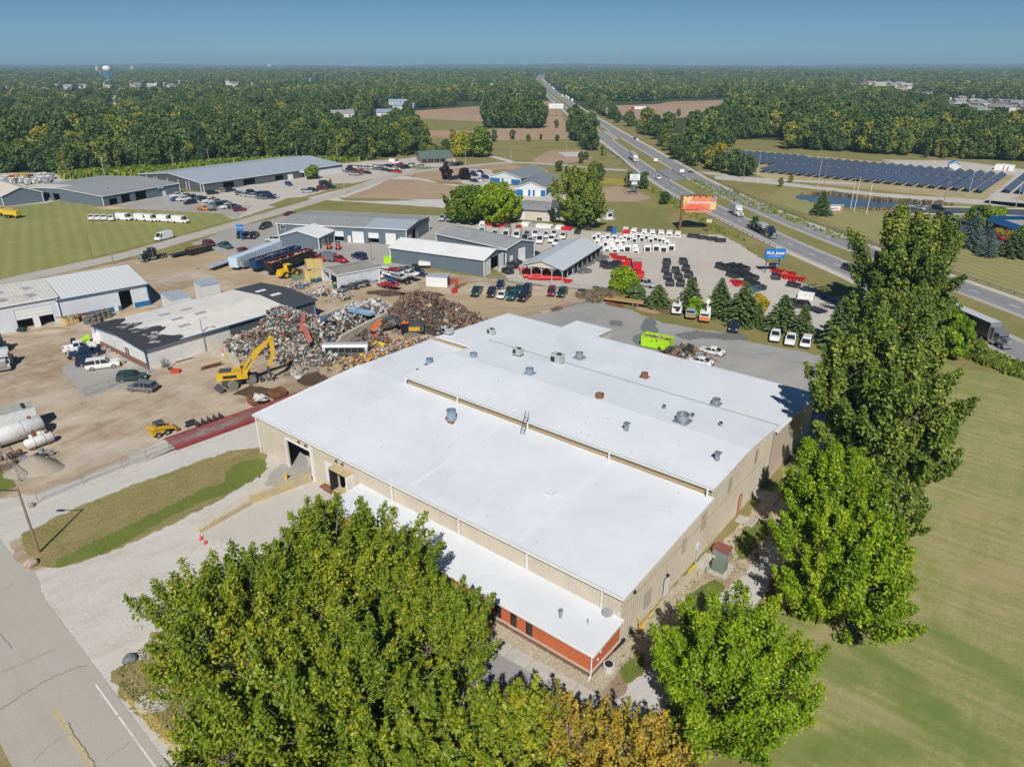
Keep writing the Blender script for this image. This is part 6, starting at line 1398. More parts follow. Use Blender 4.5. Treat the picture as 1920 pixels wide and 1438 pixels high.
fleet([('van','white',948,441,-6,12),('van','white',968,442,-6,12),('pickup','white',994,451,-6,12),('van','white',1012,450,-6,12),('work truck','white',1033,448,-6,12),('pickup','white',1043,454,-8,10)],'in the front row of new work trucks','front row of new work trucks',1)
fleet([('suv','black',920,548,-12,20),('suv','dark blue',937,535,-6,20),('hatchback','white',940,552,-16,18),('sedan','dark green',955,543,-16,18),('pickup','teal',961,553,-18,18),('pickup','teal',973,543,-16,18),('suv','dark blue',987,541,-12,18),('pickup','black',982,555,-18,18),('suv','maroon',1033,546,-8,20),('suv','dark green',1053,548,-16,20)],
 'parked on the sandy yard behind the white warehouse','cars parked on the sandy yard',2)
B=[('pickup','dark blue',1376,610,-10,26,'dark blue pickup facing forward below the conifers'),('pickup','white',1453,627,-6,24,'white pickup with a red bed, leftmost of the three white vehicles by the spruces'),('pickup','white',1482,634,-8,24,'white crew pickup in the middle of three by the spruces'),('minivan','white',1511,639,-10,24,'white wagon, rightmost of three by the spruces'),
 ('sedan','white',1334,655,-30,-7,'white sedan standing free behind the warehouse'),('sedan','white',1312,674,-30,-7,'white sedan half hidden by the warehouse roof edge')]
for k,c,px,py,dx,dy,lb in B:x,y=g(px,py,.9);car(k,c,x,y,head(px,py,dx,dy),lb,detail=2,bedc='maroon' if 'red bed' in lb else None)
x,y=g(646,540,.7);car('sedan','grey',x,y,head(646,540,-16,7),'dull grey sedan at the mouth of the open shed',detail=2)
for i,(px,py)in enumerate([(662,534),(673,531),(684,528)]):x,y=g(px,py,.7);car(['sedan','hatchback','coupe'][i],['black','grey','black'][i],x,y,head(px,py,8,9),'crushed dark car beside the open shed, %s from its mouth'%ORD[i],'crushed dark cars',squash=.8)
WR=[('big suv','white',704,517,0,1.0,'white wagon at the left of the wreck pile'),('coupe','silver',700,527,0,.55,'flattened silver car under the white wagon'),('sedan','red',722,535,0,.7,'crushed bright red car at the front of the wreck pile'),('sedan','red',731,532,1.0,.6,'second crushed red car lying on the first'),
 ('sedan','silver',722,513,.4,.7,'silver wreck above the red cars'),('sedan','white',733,514,1.1,.7,'white wreck on top of the pile, left'),('coupe','blue',738,523,.2,.7,'blue wreck in the middle of the pile'),('hatchback','silver',748,518,1.2,.8,'silver wreck tilted on the pile'),('suv','black',753,527,0,.8,'black wreck with open bonnet at the right front'),
 ('pickup','white',767,514,1.3,.8,'pale pickup wreck leaning at the top right'),('sedan','navy',785,514,0,.7,'dark blue wreck at the right end of the pile'),('sedan','dark blue',778,506,.8,.7,'navy wreck stacked behind the pale pickup'),('sedan','red',738,504,1.2,.6,'dark red wreck at the back of the pile'),('minivan','white',722,505,.4,.6,'white wreck at the back left'),('sedan','grey',759,503,1.5,.7,'grey wreck at the back right'),('sedan','black',712,501,.0,.6,'black wreck by the lime bin'),('suv','grey',745,508,.6,.7,'grey wreck at the heart of the pile')]
for k,c,px,py,z,sq,lb in WR:
 x,y=g(px,py,z+.5);car(k,c,x,y,head(px,py,28,5)+rnd.uniform(-.25,.25),lb,None,z=z,squash=sq,tilt=(rnd.uniform(-.12,.12)*(z>0),rnd.uniform(-.14,.14)*(z>0)))
fleet([('pickup','red',593,484,20,4),('van','grey',612,484,-26,-4),('pickup','red',634,486,20,4),('pickup','white',586,478,10,3),('pickup','navy',620,481,20,4)],'among the junk row beyond the open trailers','old trucks beyond the trailers',1)
x,y=g(672,480,.8);car('big suv','navy',x,y,head(672,480,-20,-6),'dark blue wagon behind the open shed roof',detail=2)
x,y=g(1592,508);car('minivan','navy',x,y,head(1592,508,30,12),'dark blue minivan driving on the near carriageway beside the big tree',detail=2)
x,y=g(1770,583);car('suv','navy',x,y,head(1770,583,30,12),'dark car on the near carriageway just behind the black trailer',detail=2)
x,y=g(1231,336);car('pickup','white',x,y,head(1231,336,20,9),'white pickup on the near carriageway before the junction',detail=1)
for i,(k,c,px,py)in enumerate([('suv','white',1193,263),('sedan','black',1189,261),('suv','navy',1083,224),('suv','black',1042,175)]):
 x,y=g(px,py);car(k,c,x,y,head(px,py,-8,-6)if k!='suv' or c!='navy' else head(px,py,8,6),['white car on the far carriageway near the crossover','black car beside the white car on the far carriageway','dark car on the near carriageway by the highway trees','dark car among the far trucks'][i],detail=0)
fleet([('sedan','silver',1722,389,16,3),('suv','black',1757,389,16,3),('sedan','navy',1775,400,16,4),('sedan','white',1832,391,16,3),('sedan','light blue',1843,393,16,3)],'on the dark drive by the pond','cars on the dark drive',0)
fleet([('suv','white',1833,433,10,3),('suv','black',1846,437,10,3),('sedan','red',1871,443,10,3),('sedan','light blue',1834,456,10,3),('suv','maroon',1784,436,10,3)],'between the blue spruces and the blue fascia office','cars by the blue spruces',0)
def wheels(par,xs,wy,r_,wd=.3,dual=False):
 for x in xs:
  for s in (-1,1):
   w_=MB().tube([(0,-wd/2,0),(0,wd/2,0)],r_,14).build('wheel',M_tyre,par);w_.location=(x,s*wy,r_)
   h_=MB().tube([(0,-wd/2-.01,0),(0,wd/2+.01,0)],r_*.5,10).build('rim',M_rim,w_)
def tractor(x,y,rz,c,label,sleeper=True,detail=True,nm='semi_tractor',root=None,off=0):
 r=root or empty(nm,(x,y),rz,label,'semi truck');p=paint(c);o=off
 b=MB();b.box(o+1.9,0,1.0,1.9,1.25,1.05,top=.92).box(o+.55,0,.95,1.5,2.2,1.75,top=.94)
 if sleeper:b.box(o-.75,0,.95,1.25,2.35,2.4,top=.95)
 for s in (-1,1):b.box(o+2.1,s*.85,.75,1.4,.5,.55,top=.85)
 b.build('cab',p,r)
 MB().slab([(o+1.36,-1.0,1.9),(o+1.36,1.0,1.9),(o+1.18,.95,2.6),(o+1.18,-.95,2.6)],.03).box(o+.6,0,1.95,.9,2.24,.55).build('windows',M_carglass,r)
 MB().box(o+2.87,0,.95,.08,1.0,1.0).build('grille',M_rim,r);MB().box(o+2.95,0,.45,.25,2.3,.42).build('bumper',M_rim,r)
 MB().box(o-2.2,0,.75,5.4,.8,.22).build('chassis',M_trimk,r)
 q=MB()
 for s in (-1,1):q.box(o-.2,s*1.05,.5,1.5,.5,.5)
 q.build('fuel_tank',M_rim,r)
 if sleeper:q=MB().tube([(o-.05,1.2,1),(o-.05,1.2,3.7)],.07,6).tube([(o-.05,-1.2,1),(o-.05,-1.2,3.7)],.07,6).build('exhaust_stack',M_rim,r)
 wheels(r,(o+2.0,o-2.6,o-3.9),1.05,.5,.32)
 return r
def trailer(r,x0,L,h,m,mt=None,z=1.15,doors=None,axles=True):
 MB().box(x0-L/2,0,z,L,2.55,h).build('trailer_body',m,r);MB().box(x0-L/2,0,z+h,L-.05,2.5,.03).build('trailer_roof',mt or M_lgreyroof,r);MB().box(x0+.02,0,z+.1,.04,2.45,h-.2).build('front_panel',M_rim,r)
 MB().box(x0-L/2,0,z-.25,L,1.0,.25).build('frame',M_trimk,r)
 if axles:wheels(r,(x0-L+1.3,x0-L+2.6),1.05,.5,.34)
x,y=g(1866,646);tk=tractor(x,y,head(1866,646,30,14),'grey','grey tractor pulling a long black trailer with a pale roof, right edge of the highway')
hx=head(1866,646,30,14)
trailer(tk,-1.3,16.1,2.9,mat('trailer_black',(.012,.013,.015),.3,coat=.5,var=.02),mat('trailer_roof_pale',(.5,.5,.54),.5))
for i_,t_ in enumerate(('Planet','Smart')):txt(t_,.95,M_signwhite,tk,(-9.3,-1.29,3.35-i_*.8),(R(90),0,0),ext=.005,bold=.02)
MB().tube([(-12.2,-1.285,3.1),(-12.2,-1.30,3.1)],.6,12).build('trailer_emblem',mat('emblem_red',(.35,.03,.02),.5),tk)
x,y=g(1382,405);tk=tractor(x,y,head(1382,405,30,16),'white','white box truck on the near carriageway beside the billboard',sleeper=False,nm='box_truck');MB().box(-2.6,0,1.0,5.6,2.5,2.9).build('box_body',paint('pale grey'),tk)
x,y=g(1190,304);tk=tractor(x,y,head(1190,304,16,12),'white','white semi truck with a grey trailer on the near carriageway by the crossover');trailer(tk,-1.3,16,2.9,paint('silver'))
x,y=g(1442,445);tk=tractor(x,y,head(1442,445,30,15),'dark blue','dark blue tractor with chrome stacks hauling a green farm tractor on a lowboy');MB().box(-9,0,.7,12.5,2.6,.25).build('lowboy_deck',M_trimk,tk);wheels(tk,(-12.5,-13.8),1.05,.45)
hd_=head(1442,445,30,15)
def offs(x,y,a,d,s=0):return (x+math.cos(a)*d-math.sin(a)*s,y+math.sin(a)*d+math.cos(a)*s)
fx,fy=offs(x,y,hd_,-11.2);ft=empty('farm_tractor',(fx,fy,.95),hd_,'green farm tractor with yellow wheels carried on the lowboy','tractor');M_jg=mat('farm_green',(.015,.16,.03),.4,coat=.5);M_jy=mat('farm_yellow',(.7,.52,.02),.5)
MB().box(1.2,0,.9,2.4,1.0,.9).box(-.5,0,1.0,1.6,1.6,1.0).build('body',M_jg,ft);MB().box(-.5,0,2.0,1.4,1.5,1.2,top=.9).build('windows',M_carglass,ft);MB().box(-.5,0,3.2,1.6,1.7,.15).build('cab_roof',M_jg,ft)
for x_,r_ in ((-1.1,.95),(1.7,.65)):
 for s in (-1,1):w_=MB().tube([(0,-.25,0),(0,.25,0)],r_,14).build('wheel',M_tyre,ft);w_.location=(x_,s*1.1,r_);MB().tube([(0,-.26,0),(0,.26,0)],r_*.6,10).build('rim',M_jy,w_)
fx,fy=offs(x,y,hd_,-6.2);fs=empty('spreader',(fx,fy,.95),hd_,'white hopper spreader carried on the lowboy behind the dark tractor','spreader');MB().box(0,0,.9,3.4,1.4,1.3,top=1.25,topy=1.7).build('hopper',paint('pale grey'),fs);MB().box(0,0,.3,2.6,1.2,.6).build('frame',M_rust,fs);wheels(fs,(-.4,),1.1,.5)
for i,(px,py)in enumerate([(1016,152),(1019,154),(1023,157),(1029,161),(1034,166),(1037,169),(1053,183),(1060,184),(1064,187),(1071,191),(1198,207)]):
 x,y=g(px,py);r=empty('semi_truck',(x,y),math.pi/2 if i<10 else math.pi,'far white truck on the highway, %s from the horizon'%ORD[i]if i<10 else 'red and white truck beyond the highway before the tilled field','truck','far trucks on the highway' if i<10 else None)
 MB().box(0,0,1,13,2.8,3.2).build('trailer_body',paint('white'),r);MB().box(8.5,0,.5,3.5,2.5,3).build('cab',paint('red' if i==10 else 'white'),r);wheels(r,(-5,-4,5,8.5),1.1,.5)
x,y=g(282,488);tractor(x,y,head(282,488,-30,7),'black','black long-nose tractor with chrome tanks and a yellow bumper, parked on dirt')
x,y=g(8,688);tractor(x,y,head(8,688,-3,22),'pale grey','silver tractor nose at the left edge of the dirt yard');x,y=g(-4,662);tractor(x,y,head(-4,662,-3,22),'navy','dark blue truck behind the silver tractor at the left edge')
x,y=g(388,395);r=car('chassis cab','orange',x,y,head(388,395,-20,-1),'orange highway truck with a plow and dark spreader in front of the truck hall',detail=0);MB().box(-2,0,.9,2.8,2.2,1.2).build('spreader_body',M_galv,r);MB().box(3.4,0,.2,.3,2.8,.9).build('plow_blade',paint('orange'),r)
i=0
for px,py,c in [(9,336,'white'),(21,336,'red'),(21,340,'white'),(31,332,'yellow'),(39,339,'white'),(45,331,'yellow'),(50,342,'white'),(57,334,'maroon'),(64,341,'white'),(61,338,'silver'),(72,331,'white'),(75,337,'white'),(82,330,'white'),(89,336,'white'),(96,331,'silver'),(3,341,'white'),(86,339,'silver')]:
 x,y=g(px,py,1);tractor(x,y,head(px,py,1,4),c,'%s truck cab in the far-left truck park, %s of the group from the left'%(c,ORD[i]),sleeper=False,nm='truck_cab')['group']='trucks in the far-left park';i+=1
for i,(px,py)in enumerate([(-8,394),(1,396),(9,398),(19,401)]):
 x,y=g(px,py,1.5);r=empty('dump_truck',(x,y),head(px,py,20,1),'bright yellow dump truck body at the field edge, %s from the left'%ORD[i],'truck','yellow dump trucks');MB().box(0,0,1.3,4.6,2.4,1.5,top=1.06).box(2.6,0,1.0,1.5,2.2,1.7).build('body',paint('yellow'),r);wheels(r,(-1.6,-.3,2.6),1.0,.5)
def container(px0,py0,px1,py1,h,wd,m,lb,nm='dump_trailer',z=1.2,fillm=None,rimm=None,legs=True,cat='trailer',open_=True,group=None):
 a=g(px0,py0);b=g(px1,py1);L=math.hypot(b[0]-a[0],b[1]-a[1]);rz=math.atan2(b[1]-a[1],b[0]-a[0]);r=empty(nm,a,rz,lb,cat,group)
 t=.08;q=MB();q.box(L/2,-wd/2,z,L,t,h).box(L/2,wd/2,z,L,t,h).box(0,0,z,t,wd-t,h).box(L,0,z,t,wd-t,h).box(L/2,0,z,L,wd-t,.1)
 if not open_:q.box(L/2,0,z+h-.02,L,wd,.06)
 q.build('box',m,r);n=int(L/.9);rb2=MB()
 for k in range(n):rb2.box(L*(k+.5)/n,-wd/2-.07,z,.1,.08,h).box(L*(k+.5)/n,wd/2+.07,z,.1,.08,h)
 rb2.build('side_ribs',m,r)
 if rimm:MB().box(L/2,-wd/2-.02,z+h,L,.16,.1).box(L/2,wd/2+.02,z+h,L,.16,.1).box(0,0,z+h,.16,wd,.1).build('top_rail',rimm,r)
 if fillm:
  q=MB();rs=random.Random(int(px0))
  for k in range(70):q.box(rs.uniform(.5,L-.5),rs.uniform(-wd*.38,wd*.38),z+h*.75+rs.uniform(-.1,.25),rs.uniform(.3,1.4),rs.uniform(.15,.6),.12,rz=rs.uniform(0,3),m=rs.randrange(len(fillm)))
  q.build('scrap_load',fillm,r,kind='stuff')
 if legs and z>.8:MB().box(L/2,0,z-.3,L,.9,.3).build('frame',M_trimk,r);wheels(r,(L-1.5,L-2.8),1.0,.5)
 return r
M_dkblue=mat('dark_blue_steel',(.01,.045,.12),.5,dirt=(.2,.14,.1),dirtamt=.1);M_blk=mat('black_steel',(.018,.018,.018),.55,dirt=(.2,.12,.08),dirtamt=.2);M_ltblue=mat('pale_blue_panel',(.50,.60,.70),.5,ribs=1.0)
SC=[mat('scrap_white',(.52,.52,.50),.6,dirt=(.3,.22,.15),dirtamt=.3),mat('scrap_grey',(.30,.31,.32),.55,.2),mat('scrap_rust',(.19,.115,.08),.85),mat('scrap_brown',(.17,.11,.075),.85),mat('scrap_dark',(.04,.04,.04),.7),mat('scrap_blue',(.08,.16,.28),.6),mat('scrap_red',(.40,.06,.04),.6),mat('scrap_tan',(.45,.38,.28),.8),mat('scrap_pale',(.48,.50,.50),.5,.3)]
container(438,508,523,474,2.6,2.6,M_ltblue,'pale blue enclosed box trailer at the left of the trailer row',z=.9,open_=False)
container(475,512,560,484,2.3,2.5,M_dkblue,'dark blue open scrap trailer loaded to the brim',fillm=[SC[2],SC[3],SC[1]]);container(505,518,582,490,2.3,2.6,M_blk,'black open scrap trailer with a red top rail',fillm=[SC[2],SC[7],SC[0],SC[3]],rimm=mat('red_rail',(.35,.04,.03),.5))
container(452,506,470,500,1.6,2.0,M_galv,'low grey trailer end between the pale and dark blue trailers',z=.7)
container(353,480,392,470,1.7,2.4,M_blk,'dark roll-off bin with a rusty top beside the side road',z=.2,rimm=M_rust,fillm=[SC[2],SC[3]],cat='dumpster',nm='rolloff_bin');a=g(326,483);r=empty('flatbed',a,head(326,483,26,-6),'bare dark flatbed between the tractor and the roll-off bin','trailer');MB().box(3,0,.7,8,2.3,.2).build('deck',M_trimk,r)
a=g(400,506);r=empty('flatbed',a,head(400,506,26,-9),'grey flatbed trailer left of the pale blue trailer','trailer');MB().box(3,0,1.0,9,2.4,.25).build('deck',M_lgreyroof,r);wheels(r,(4.5,5.8),1,.45)
for i,(px,py,z)in enumerate([(578,523,0),(589,525,0),(600,524,0),(583,520,2.4),(598,520,2.4),(560,0,0)][:5]):
 x,y=g(px,py);r=empty('yellow_bin',(x,y,z),R(28),'pale yellow steel bin by the loader, %s of the stack from the left%s'%(ORD[i%3],', upper layer' if z else ''),'bin','pale yellow bins');q=MB();q.box(0,-1.1,0,2.0,.08,2.2).box(0,1.1,0,2.0,.08,2.2).box(-1,0,0,.08,2.1,2.2).box(1,0,0,.08,2.1,2.2).box(0,0,.05,2,2.1,.1);q.build('box',mat('faded_yellow',(.60,.47,.20),.7,dirt=(.3,.2,.1),dirtamt=.2),r)
 q=MB();q.box(-.5,-1.18,0,.08,.08,2.2).box(.5,-1.18,0,.08,.08,2.2).build('rib',mat('faded_yellow',(.60,.47,.20),.7),r)
for px,py,c,lb in ((554,524,M_green,'small grey-green tub in front of the loader'),(566,522,M_steel,'steel tub beside the grey-green one')):x,y=g(px,py);MB().box(x,y,0,2.0,1.6,1.1,rz=.5,top=1.1).build('tub',c,None,label=lb,cat='tub')
for px,py,c,lb in ((585,530,'green','pale green drum by the open shed'),(592,530,'green','second green drum by the open shed'),(598,528,'blue','blue drum by the open shed'),(627,541,'green','green drum at the mouth of the open shed')):x,y=g(px,py);q=MB().cyl(x,y,0,1.0,.5,12);q.cyl(x,y,.45,.5,.53,12);q.build('drum',paint(c),None,label=lb,cat='drum')
container(1205,646,1256,657,2.0,2.5,mat('lime_paint',(.42,.75,.02),.45),'lime green roll-off bin with a rusty inside behind the warehouse','rolloff_bin',z=.25,fillm=[SC[2],SC[3],SC[7]],rimm=mat('lime_paint',(.42,.75,.02),.45),legs=False,cat='dumpster')
x,y=g(726,492);r=empty('rolloff_bin',(x,y),R(10),'small lime green bin at the corner of the storage hall','dumpster');MB().box(0,0,0,1.9,3,1.5,top=1.1).build('box',mat('lime_paint',(.42,.75,.02),.45),r)
x,y=g(821,537);r=empty('cargo_box',(x,y),head(821,537,30,2),'plain white box container on the sandy yard','container');MB().box(0,0,.15,5.4,2.7,2.5).build('box',paint('white'),r);MB().box(0,0,2.65,5.5,2.8,.12).build('roof',M_lgreyroof,r);MB().box(2.75,0,.5,.06,1.3,1.9).build('door',M_trimk,r)
x,y=g(848,532);MB().box(x,y,0,2.4,1.2,1.0,rz=.1).build('red_bin',mat('scrap_red',(.40,.06,.04),.6),None,label='dark red low bin right of the white box',cat='bin')
x,y=g(796,502);r=empty('truck_topper',(x,y),R(-3),'white truck topper on a dark trailer at the storage hall wall','truck body');MB().box(0,0,.8,3.2,1.7,1.0).build('topper',paint('white'),r);MB().box(-.8,0,.3,5.4,1.7,.45).build('deck',M_blk,r)
x,y=g(851,549);r=empty('machine',(x,y),R(20),'bright red small machine before the gravel heap','machine');MB().box(0,0,.1,1.4,1.2,.8).box(.1,0,.9,.8,.8,.3).build('body',paint('red'),r)
x,y=g(862,541);r=empty('machine',(x,y),R(20),'rusty red machine behind the bright red one','machine');MB().box(0,0,.2,2.4,1.2,.8).tube([(1,0,.8),(2.0,.5,1.6)],.15,6).build('body',M_rust,r);wheels(r,(-.7,),.8,.4)
for i,(px,py)in enumerate([(616,467),(633,468)]):
 x,y=g(px,py);r=empty('forklift',(x,y),head(px,py,-2,14),'orange forklift before the small gabled shed, %s'%('left one' if i==0 else 'right one'),'forklift','orange forklifts');MB().box(-.3,0,.4,1.9,1.5,.9,top=.9).build('body',mat('forklift_orange',(.75,.16,.05),.5),r)
 q=MB();q.box(-.2,0,2.1,1.3,1.2,.08)
 for a in (-.75,.35):
  for s in (-.55,.55):q.box(a,s,1.2,.08,.08,.9)
 q.build('guard',M_trimk,r);MB().box(1.0,-.35,.1,.15,.15,2.6).box(1.0,.35,.1,.15,.15,2.6).box(1.6,.3,.1,1.1,.14,.06).box(1.6,-.3,.1,1.1,.14,.06).build('mast',M_trimk,r);wheels(r,(-.8,.6),.65,.35)
M_tankw=mat('tank_enamel',(.66,.67,.66),.45,dirt=(.45,.42,.36),dirtamt=.25)
a=g(72,800,0);b=g(-60,836,0)
rz=math.atan2(b[1]-a[1],b[0]-a[0]);r=empty('box_trailer',a,rz,'dirty white box trailer with dark roof patches at the left edge','trailer');MB().box(6.5,0,.9,13,2.6,2.9).build('box',M_tankw,r);MB().box(6.5,0,3.8,13.1,2.65,.06).build('roof',mat('mossy_roof',(.36,.38,.34),.8,dirt=(.2,.22,.18),dirtamt=.4),r)
for k in (1.2,5.2,9):MB().box(k,0,3.87,.45,2.2,.05).build('roof_patch',M_dark,r)
wheels(r,(1.5,3),1.05,.5)
def tank(px,py,px2,py2,rad,zc,lb,m=None):
 a=g(px,py);b=g(px2,py2);L=math.hypot(b[0]-a[0],b[1]-a[1]);rz=math.atan2(b[1]-a[1],b[0]-a[0]);r=empty('storage_tank',a,rz,lb,'tank')
 q=MB();q.tube([(-.35,0,zc),(-.18,0,zc),(0,0,zc),(L,0,zc),(L+.18,0,zc),(L+.35,0,zc)],[rad*.25,rad*.8,rad,rad,rad*.8,rad*.25],24);q.build('shell',m or M_tankw,r,smooth=True)
 MB().box(L*.2,0,0,.3,rad*1.5,zc-rad*.7).box(L*.8,0,0,.3,rad*1.5,zc-rad*.7).build('saddle',M_rust,r);q=MB().cyl(L*.15,0,zc+rad-.05,zc+rad+.25,.25,10);q.build('hatch',M_rust,r)
 for k in (.3,.7):MB().tube([(L*k,0,zc),(L*k+.08,0,zc)],rad*1.012,24).build('band',M_galv,r)
 return r
tank(80,812,-40,852,1.35,1.6,'long white horizontal tank with a rusty hatch beside the box trailer');tank(86,820,60,828,.5,.8,'small white tank, the farther of the two');t_=tank(98,829,52,846,.75,1.0,'short white tank with a rusty pump, the nearer of the two')
MB().box(1.9,-.3,1.4,.5,.5,1.2).tube([(1.9,0,1.6),(2.6,-.5,2.6)],.1,6).build('pump',M_rust,t_)
rs=random.Random(12)
for i,(px,py,c,lb,s)in enumerate([(84,856,SC[1],'grey pallet rack of junk beside the short tank',1.4),(72,862,SC[4],'dark engine block on the junk row',1.0),(40,868,SC[1],'grey steel box on the junk row',1.0),(60,876,mat('orange_steel',(.62,.16,.07),.6),'faded orange plow blade piece behind the gravel heap',1.2),(48,880,mat('orange_steel',(.62,.16,.07),.6),'second faded orange steel piece behind the gravel heap',.9),(75,870,mat('dull_yellow',(.48,.33,.10),.7),'dull yellow machine part on the junk row',1.2),(88,876,SC[3],'rusty counterweight at the end of the junk row',.9),(20,858,SC[2],'long rusty beam heap at the left junk row',1.6),(12,880,SC[3],'dark planks leaning at the left fence',1.5)]):
 x,y=g(px,py);q=MB()
 for k in range(5):q.box(rs.uniform(-.7,.7)*s,rs.uniform(-.5,.5)*s,rs.uniform(0,.4),rs.uniform(.4,1.2)*s,rs.uniform(.3,.7)*s,rs.uniform(.2,.7),rz=rs.uniform(0,3),top=rs.uniform(.6,1))
 q.tube([(-.8*s,0,.2),(.9*s,.3,1.0)],.08,5);o=q.build('junk_piece',c,None,label=lb,cat='junk');o.location=(x,y,0)
def heap(px,py,rx,ry,h,m,lb,seed,nm='gravel_heap',cat='heap',rz=0):
 x,y=g(px,py);q=MB();rs=random.Random(seed);n,mrg=26,9
 for j in range(mrg+1):
  t=j/mrg
  for i in range(n):
   a=2*math.pi*i/n;d=(1-t)*(1+.12*math.sin(3*a+seed)+rs.uniform(-.04,.04));q.v.append((math.cos(a)*rx*d,math.sin(a)*ry*d,h*(1-(1-t)**1.5)*(1+rs.uniform(-.05,.05))*(.75+.25*t)if j else -.02))
 for j in range(mrg):
  for i in range(n):a_,b_=j*n+i,j*n+(i+1)%n;q.f.append((a_,b_,b_+n,a_+n));q.m.append(0)
 o=q.build(nm,m,None,smooth=True,label=lb,cat=cat);o.location=(x,y,0);o.rotation_euler=(0,0,rz);return o
heap(64,878,3.6,3.0,1.9,ground('heap_gravel',[(.3,(.26,.22,.17)),(.7,(.40,.36,.29))],(.2,1,6)),'cone heap of grey-brown gravel at the left edge of the yard',2)
heap(903,540,7.5,4.5,1.6,ground('heap_sand',[(.3,(.30,.25,.18)),(.7,(.42,.36,.27))],(.2,1,6)),'low heap of gravel behind the parked dark green pickup',5)
heap(262,585,5,2.4,.8,G_sand,'low ramp of dirt at the open workshop door',8,'dirt_ramp','ramp',rz=.3);heap(90,620,4.0,1.8,.5,G_dirt,'low dirt ramp at the older workshop door',9,'dirt_ramp','ramp',rz=.3)
heap(212,390,7,3,.9,G_sand,'low tan dirt heap before the truck hall',4)
tm_=MB().tube([(0,0,0),(0,0,.16),(0,0,.44),(0,0,.6)],[.62,.82,.82,.62],16,caps=False).tube([(0,0,.6),(0,0,0)],[.5,.5],16,caps=False).mesh('tyre',M_tyre)
M_oldt=mat('old_tyre',(.16,.15,.13),.9,var=.3)
for i in range(5):
 x,y=g(164+9.5*i,607-3*i)
 for k in range(3 if i else 2):o=inst('tyre',tm_,None,(x+rs.uniform(-.1,.1),y+rs.uniform(-.1,.1),k*.62),(0,0,rs.uniform(0,3)),mat=M_oldt);setp(o,'worn tyre, %s stack from left before the workshop, %s from the ground'%(ORD[i],ORD[k]),'tyre','stacked worn tyres')
for i,(px,py)in enumerate([(177,612),(187,609)]):x,y=g(px,py);o=inst('tyre',tm_,None,(x,y,.8),(R(75),0,R(70+20*i)),mat=M_oldt);setp(o,'big worn tyre leaning upright before the stacks, %s one'%('left' if i==0 else 'right'),'tyre','leaning worn tyres')
container(119,611,143,604,1.5,1.8,mat('faded_yellow',(.60,.47,.20),.7),'pale yellow skip against the white workshop wall','skip',z=.1,legs=False,cat='skip',fillm=[SC[1],SC[4]])
x,y=g(150,600);q=MB()
for k in range(12):q.box(rs.uniform(-2.5,2.5),rs.uniform(-.8,.8),.1+k*.12,5,.18,.14,rz=rs.uniform(-.15,.15),m=k%2)
o=q.build('steel_beams',[M_rust,SC[6]],None,label='stack of dark red steel beams behind the yellow skip',cat='beams');o.location=(x,y,0);o.rotation_euler=(0,0,math.atan2(uq[1],uq[0]))
x,y=g(160,603);q=MB().cyl(0,0,0,1.2,.6,14);q.box(1.0,0,0,1.1,1.0,.8);o=q.build('junk_piece',SC[1],None,label='grey drum and bin beside the tyre stacks',cat='junk');o.location=(x,y,0)
x,y=g(40,622);q=MB()
for k in range(9):q.box(rs.uniform(-.8,.8),rs.uniform(-.6,.6),rs.uniform(0,.6),.8,.25,.25,rz=rs.uniform(0,3))
q.tube([(-.6,0,.4),(.6,0,.4)],.5,10);o=q.build('junk_piece',SC[4],None,label='dark engine and axle heap before the tall door of the old workshop',cat='junk');o.location=(x,y,0)
M_stone=mat('boulder',(.30,.27,.23),.9,var=.25,vs=2);M_pink=mat('pink_boulder',(.42,.32,.26),.9,var=.2,vs=2)
def boulder(px,py,s,m,lb,seed,z=0):
 rs=random.Random(seed);import bmesh;bm=bmesh.new();bmesh.ops.create_icosphere(bm,subdivisions=2,radius=1)
 for v in bm.verts:v.co*=s*(1+.22*math.sin(v.co.x*3+seed)*math.cos(v.co.y*4))*rs.uniform(.92,1.06);v.co.z*=.68
 me=bpy.data.meshes.new('boulder');bm.to_mesh(me);bm.free();me.materials.append(m);x,y=g(px,py);o=inst('boulder',me,None,(x,y,z+s*.35),(0,0,seed));setp(o,lb,'boulder')
boulder(58,1060,.75,M_pink,'pinkish boulder in the bare corner of the grass strip',1);boulder(58,950,.5,M_stone,'small boulder beside the end post of the chain link fence',2);boulder(244,1238,.62,mat('dark_rock',(.14,.16,.16),.7),'dark grey boulder ringed with chips on the gravel lot',3)
for i,(px,py)in enumerate([(194,645),(200,652),(208,657),(211,668),(230,682)]):boulder(px,py,.65 if i!=3 else .75,M_stone if i!=3 else M_pink,'landscape rock along the scrapyard office front, %s from the far end'%ORD[i],10+i)
for i in range(4):
 x,y=g(238+i*4,668+i*3.0)
x,y=g(245,672);st_=empty('steps',(x,y),math.atan2((pN[1]-pL[1]),(pN[0]-pL[0])),'pale concrete walk and steps at the scrapyard office door','steps')
for k in range(3):MB().box(-2-k*.5,-1.6+k*0,.01,.5,1.6,.15+.12*k).build('step',M_conc,st_)
MB().box(1.8,-1.8,.02,5.5,1.7,.1).build('slab',M_conc,st_);MB().box(-1,-3.4,.015,9,1.4,.06).build('slab',G_sand,st_)
sheet('office_parking',gp([(118,690),(180,655),(215,660),(290,700),(250,715),(160,745)]),6,G_plot,.15,.8)
for i in range(4):
 a,b=g(150+22*i,672+14*i),g(205+22*i,668+11*i);dx,dy=b[0]-a[0],b[1]-a[1];L=math.hypot(dx,dy);q=MB();nx,ny=-dy/L*.06,dx/L*.06
 q.face([(a[0]-nx,a[1]-ny,.05),(b[0]-nx,b[1]-ny,.05),(b[0]+nx,b[1]+ny,.05),(a[0]+nx,a[1]+ny,.05)]);q.build('parking_line',M_line,None,kind='structure')
rs=random.Random(21)
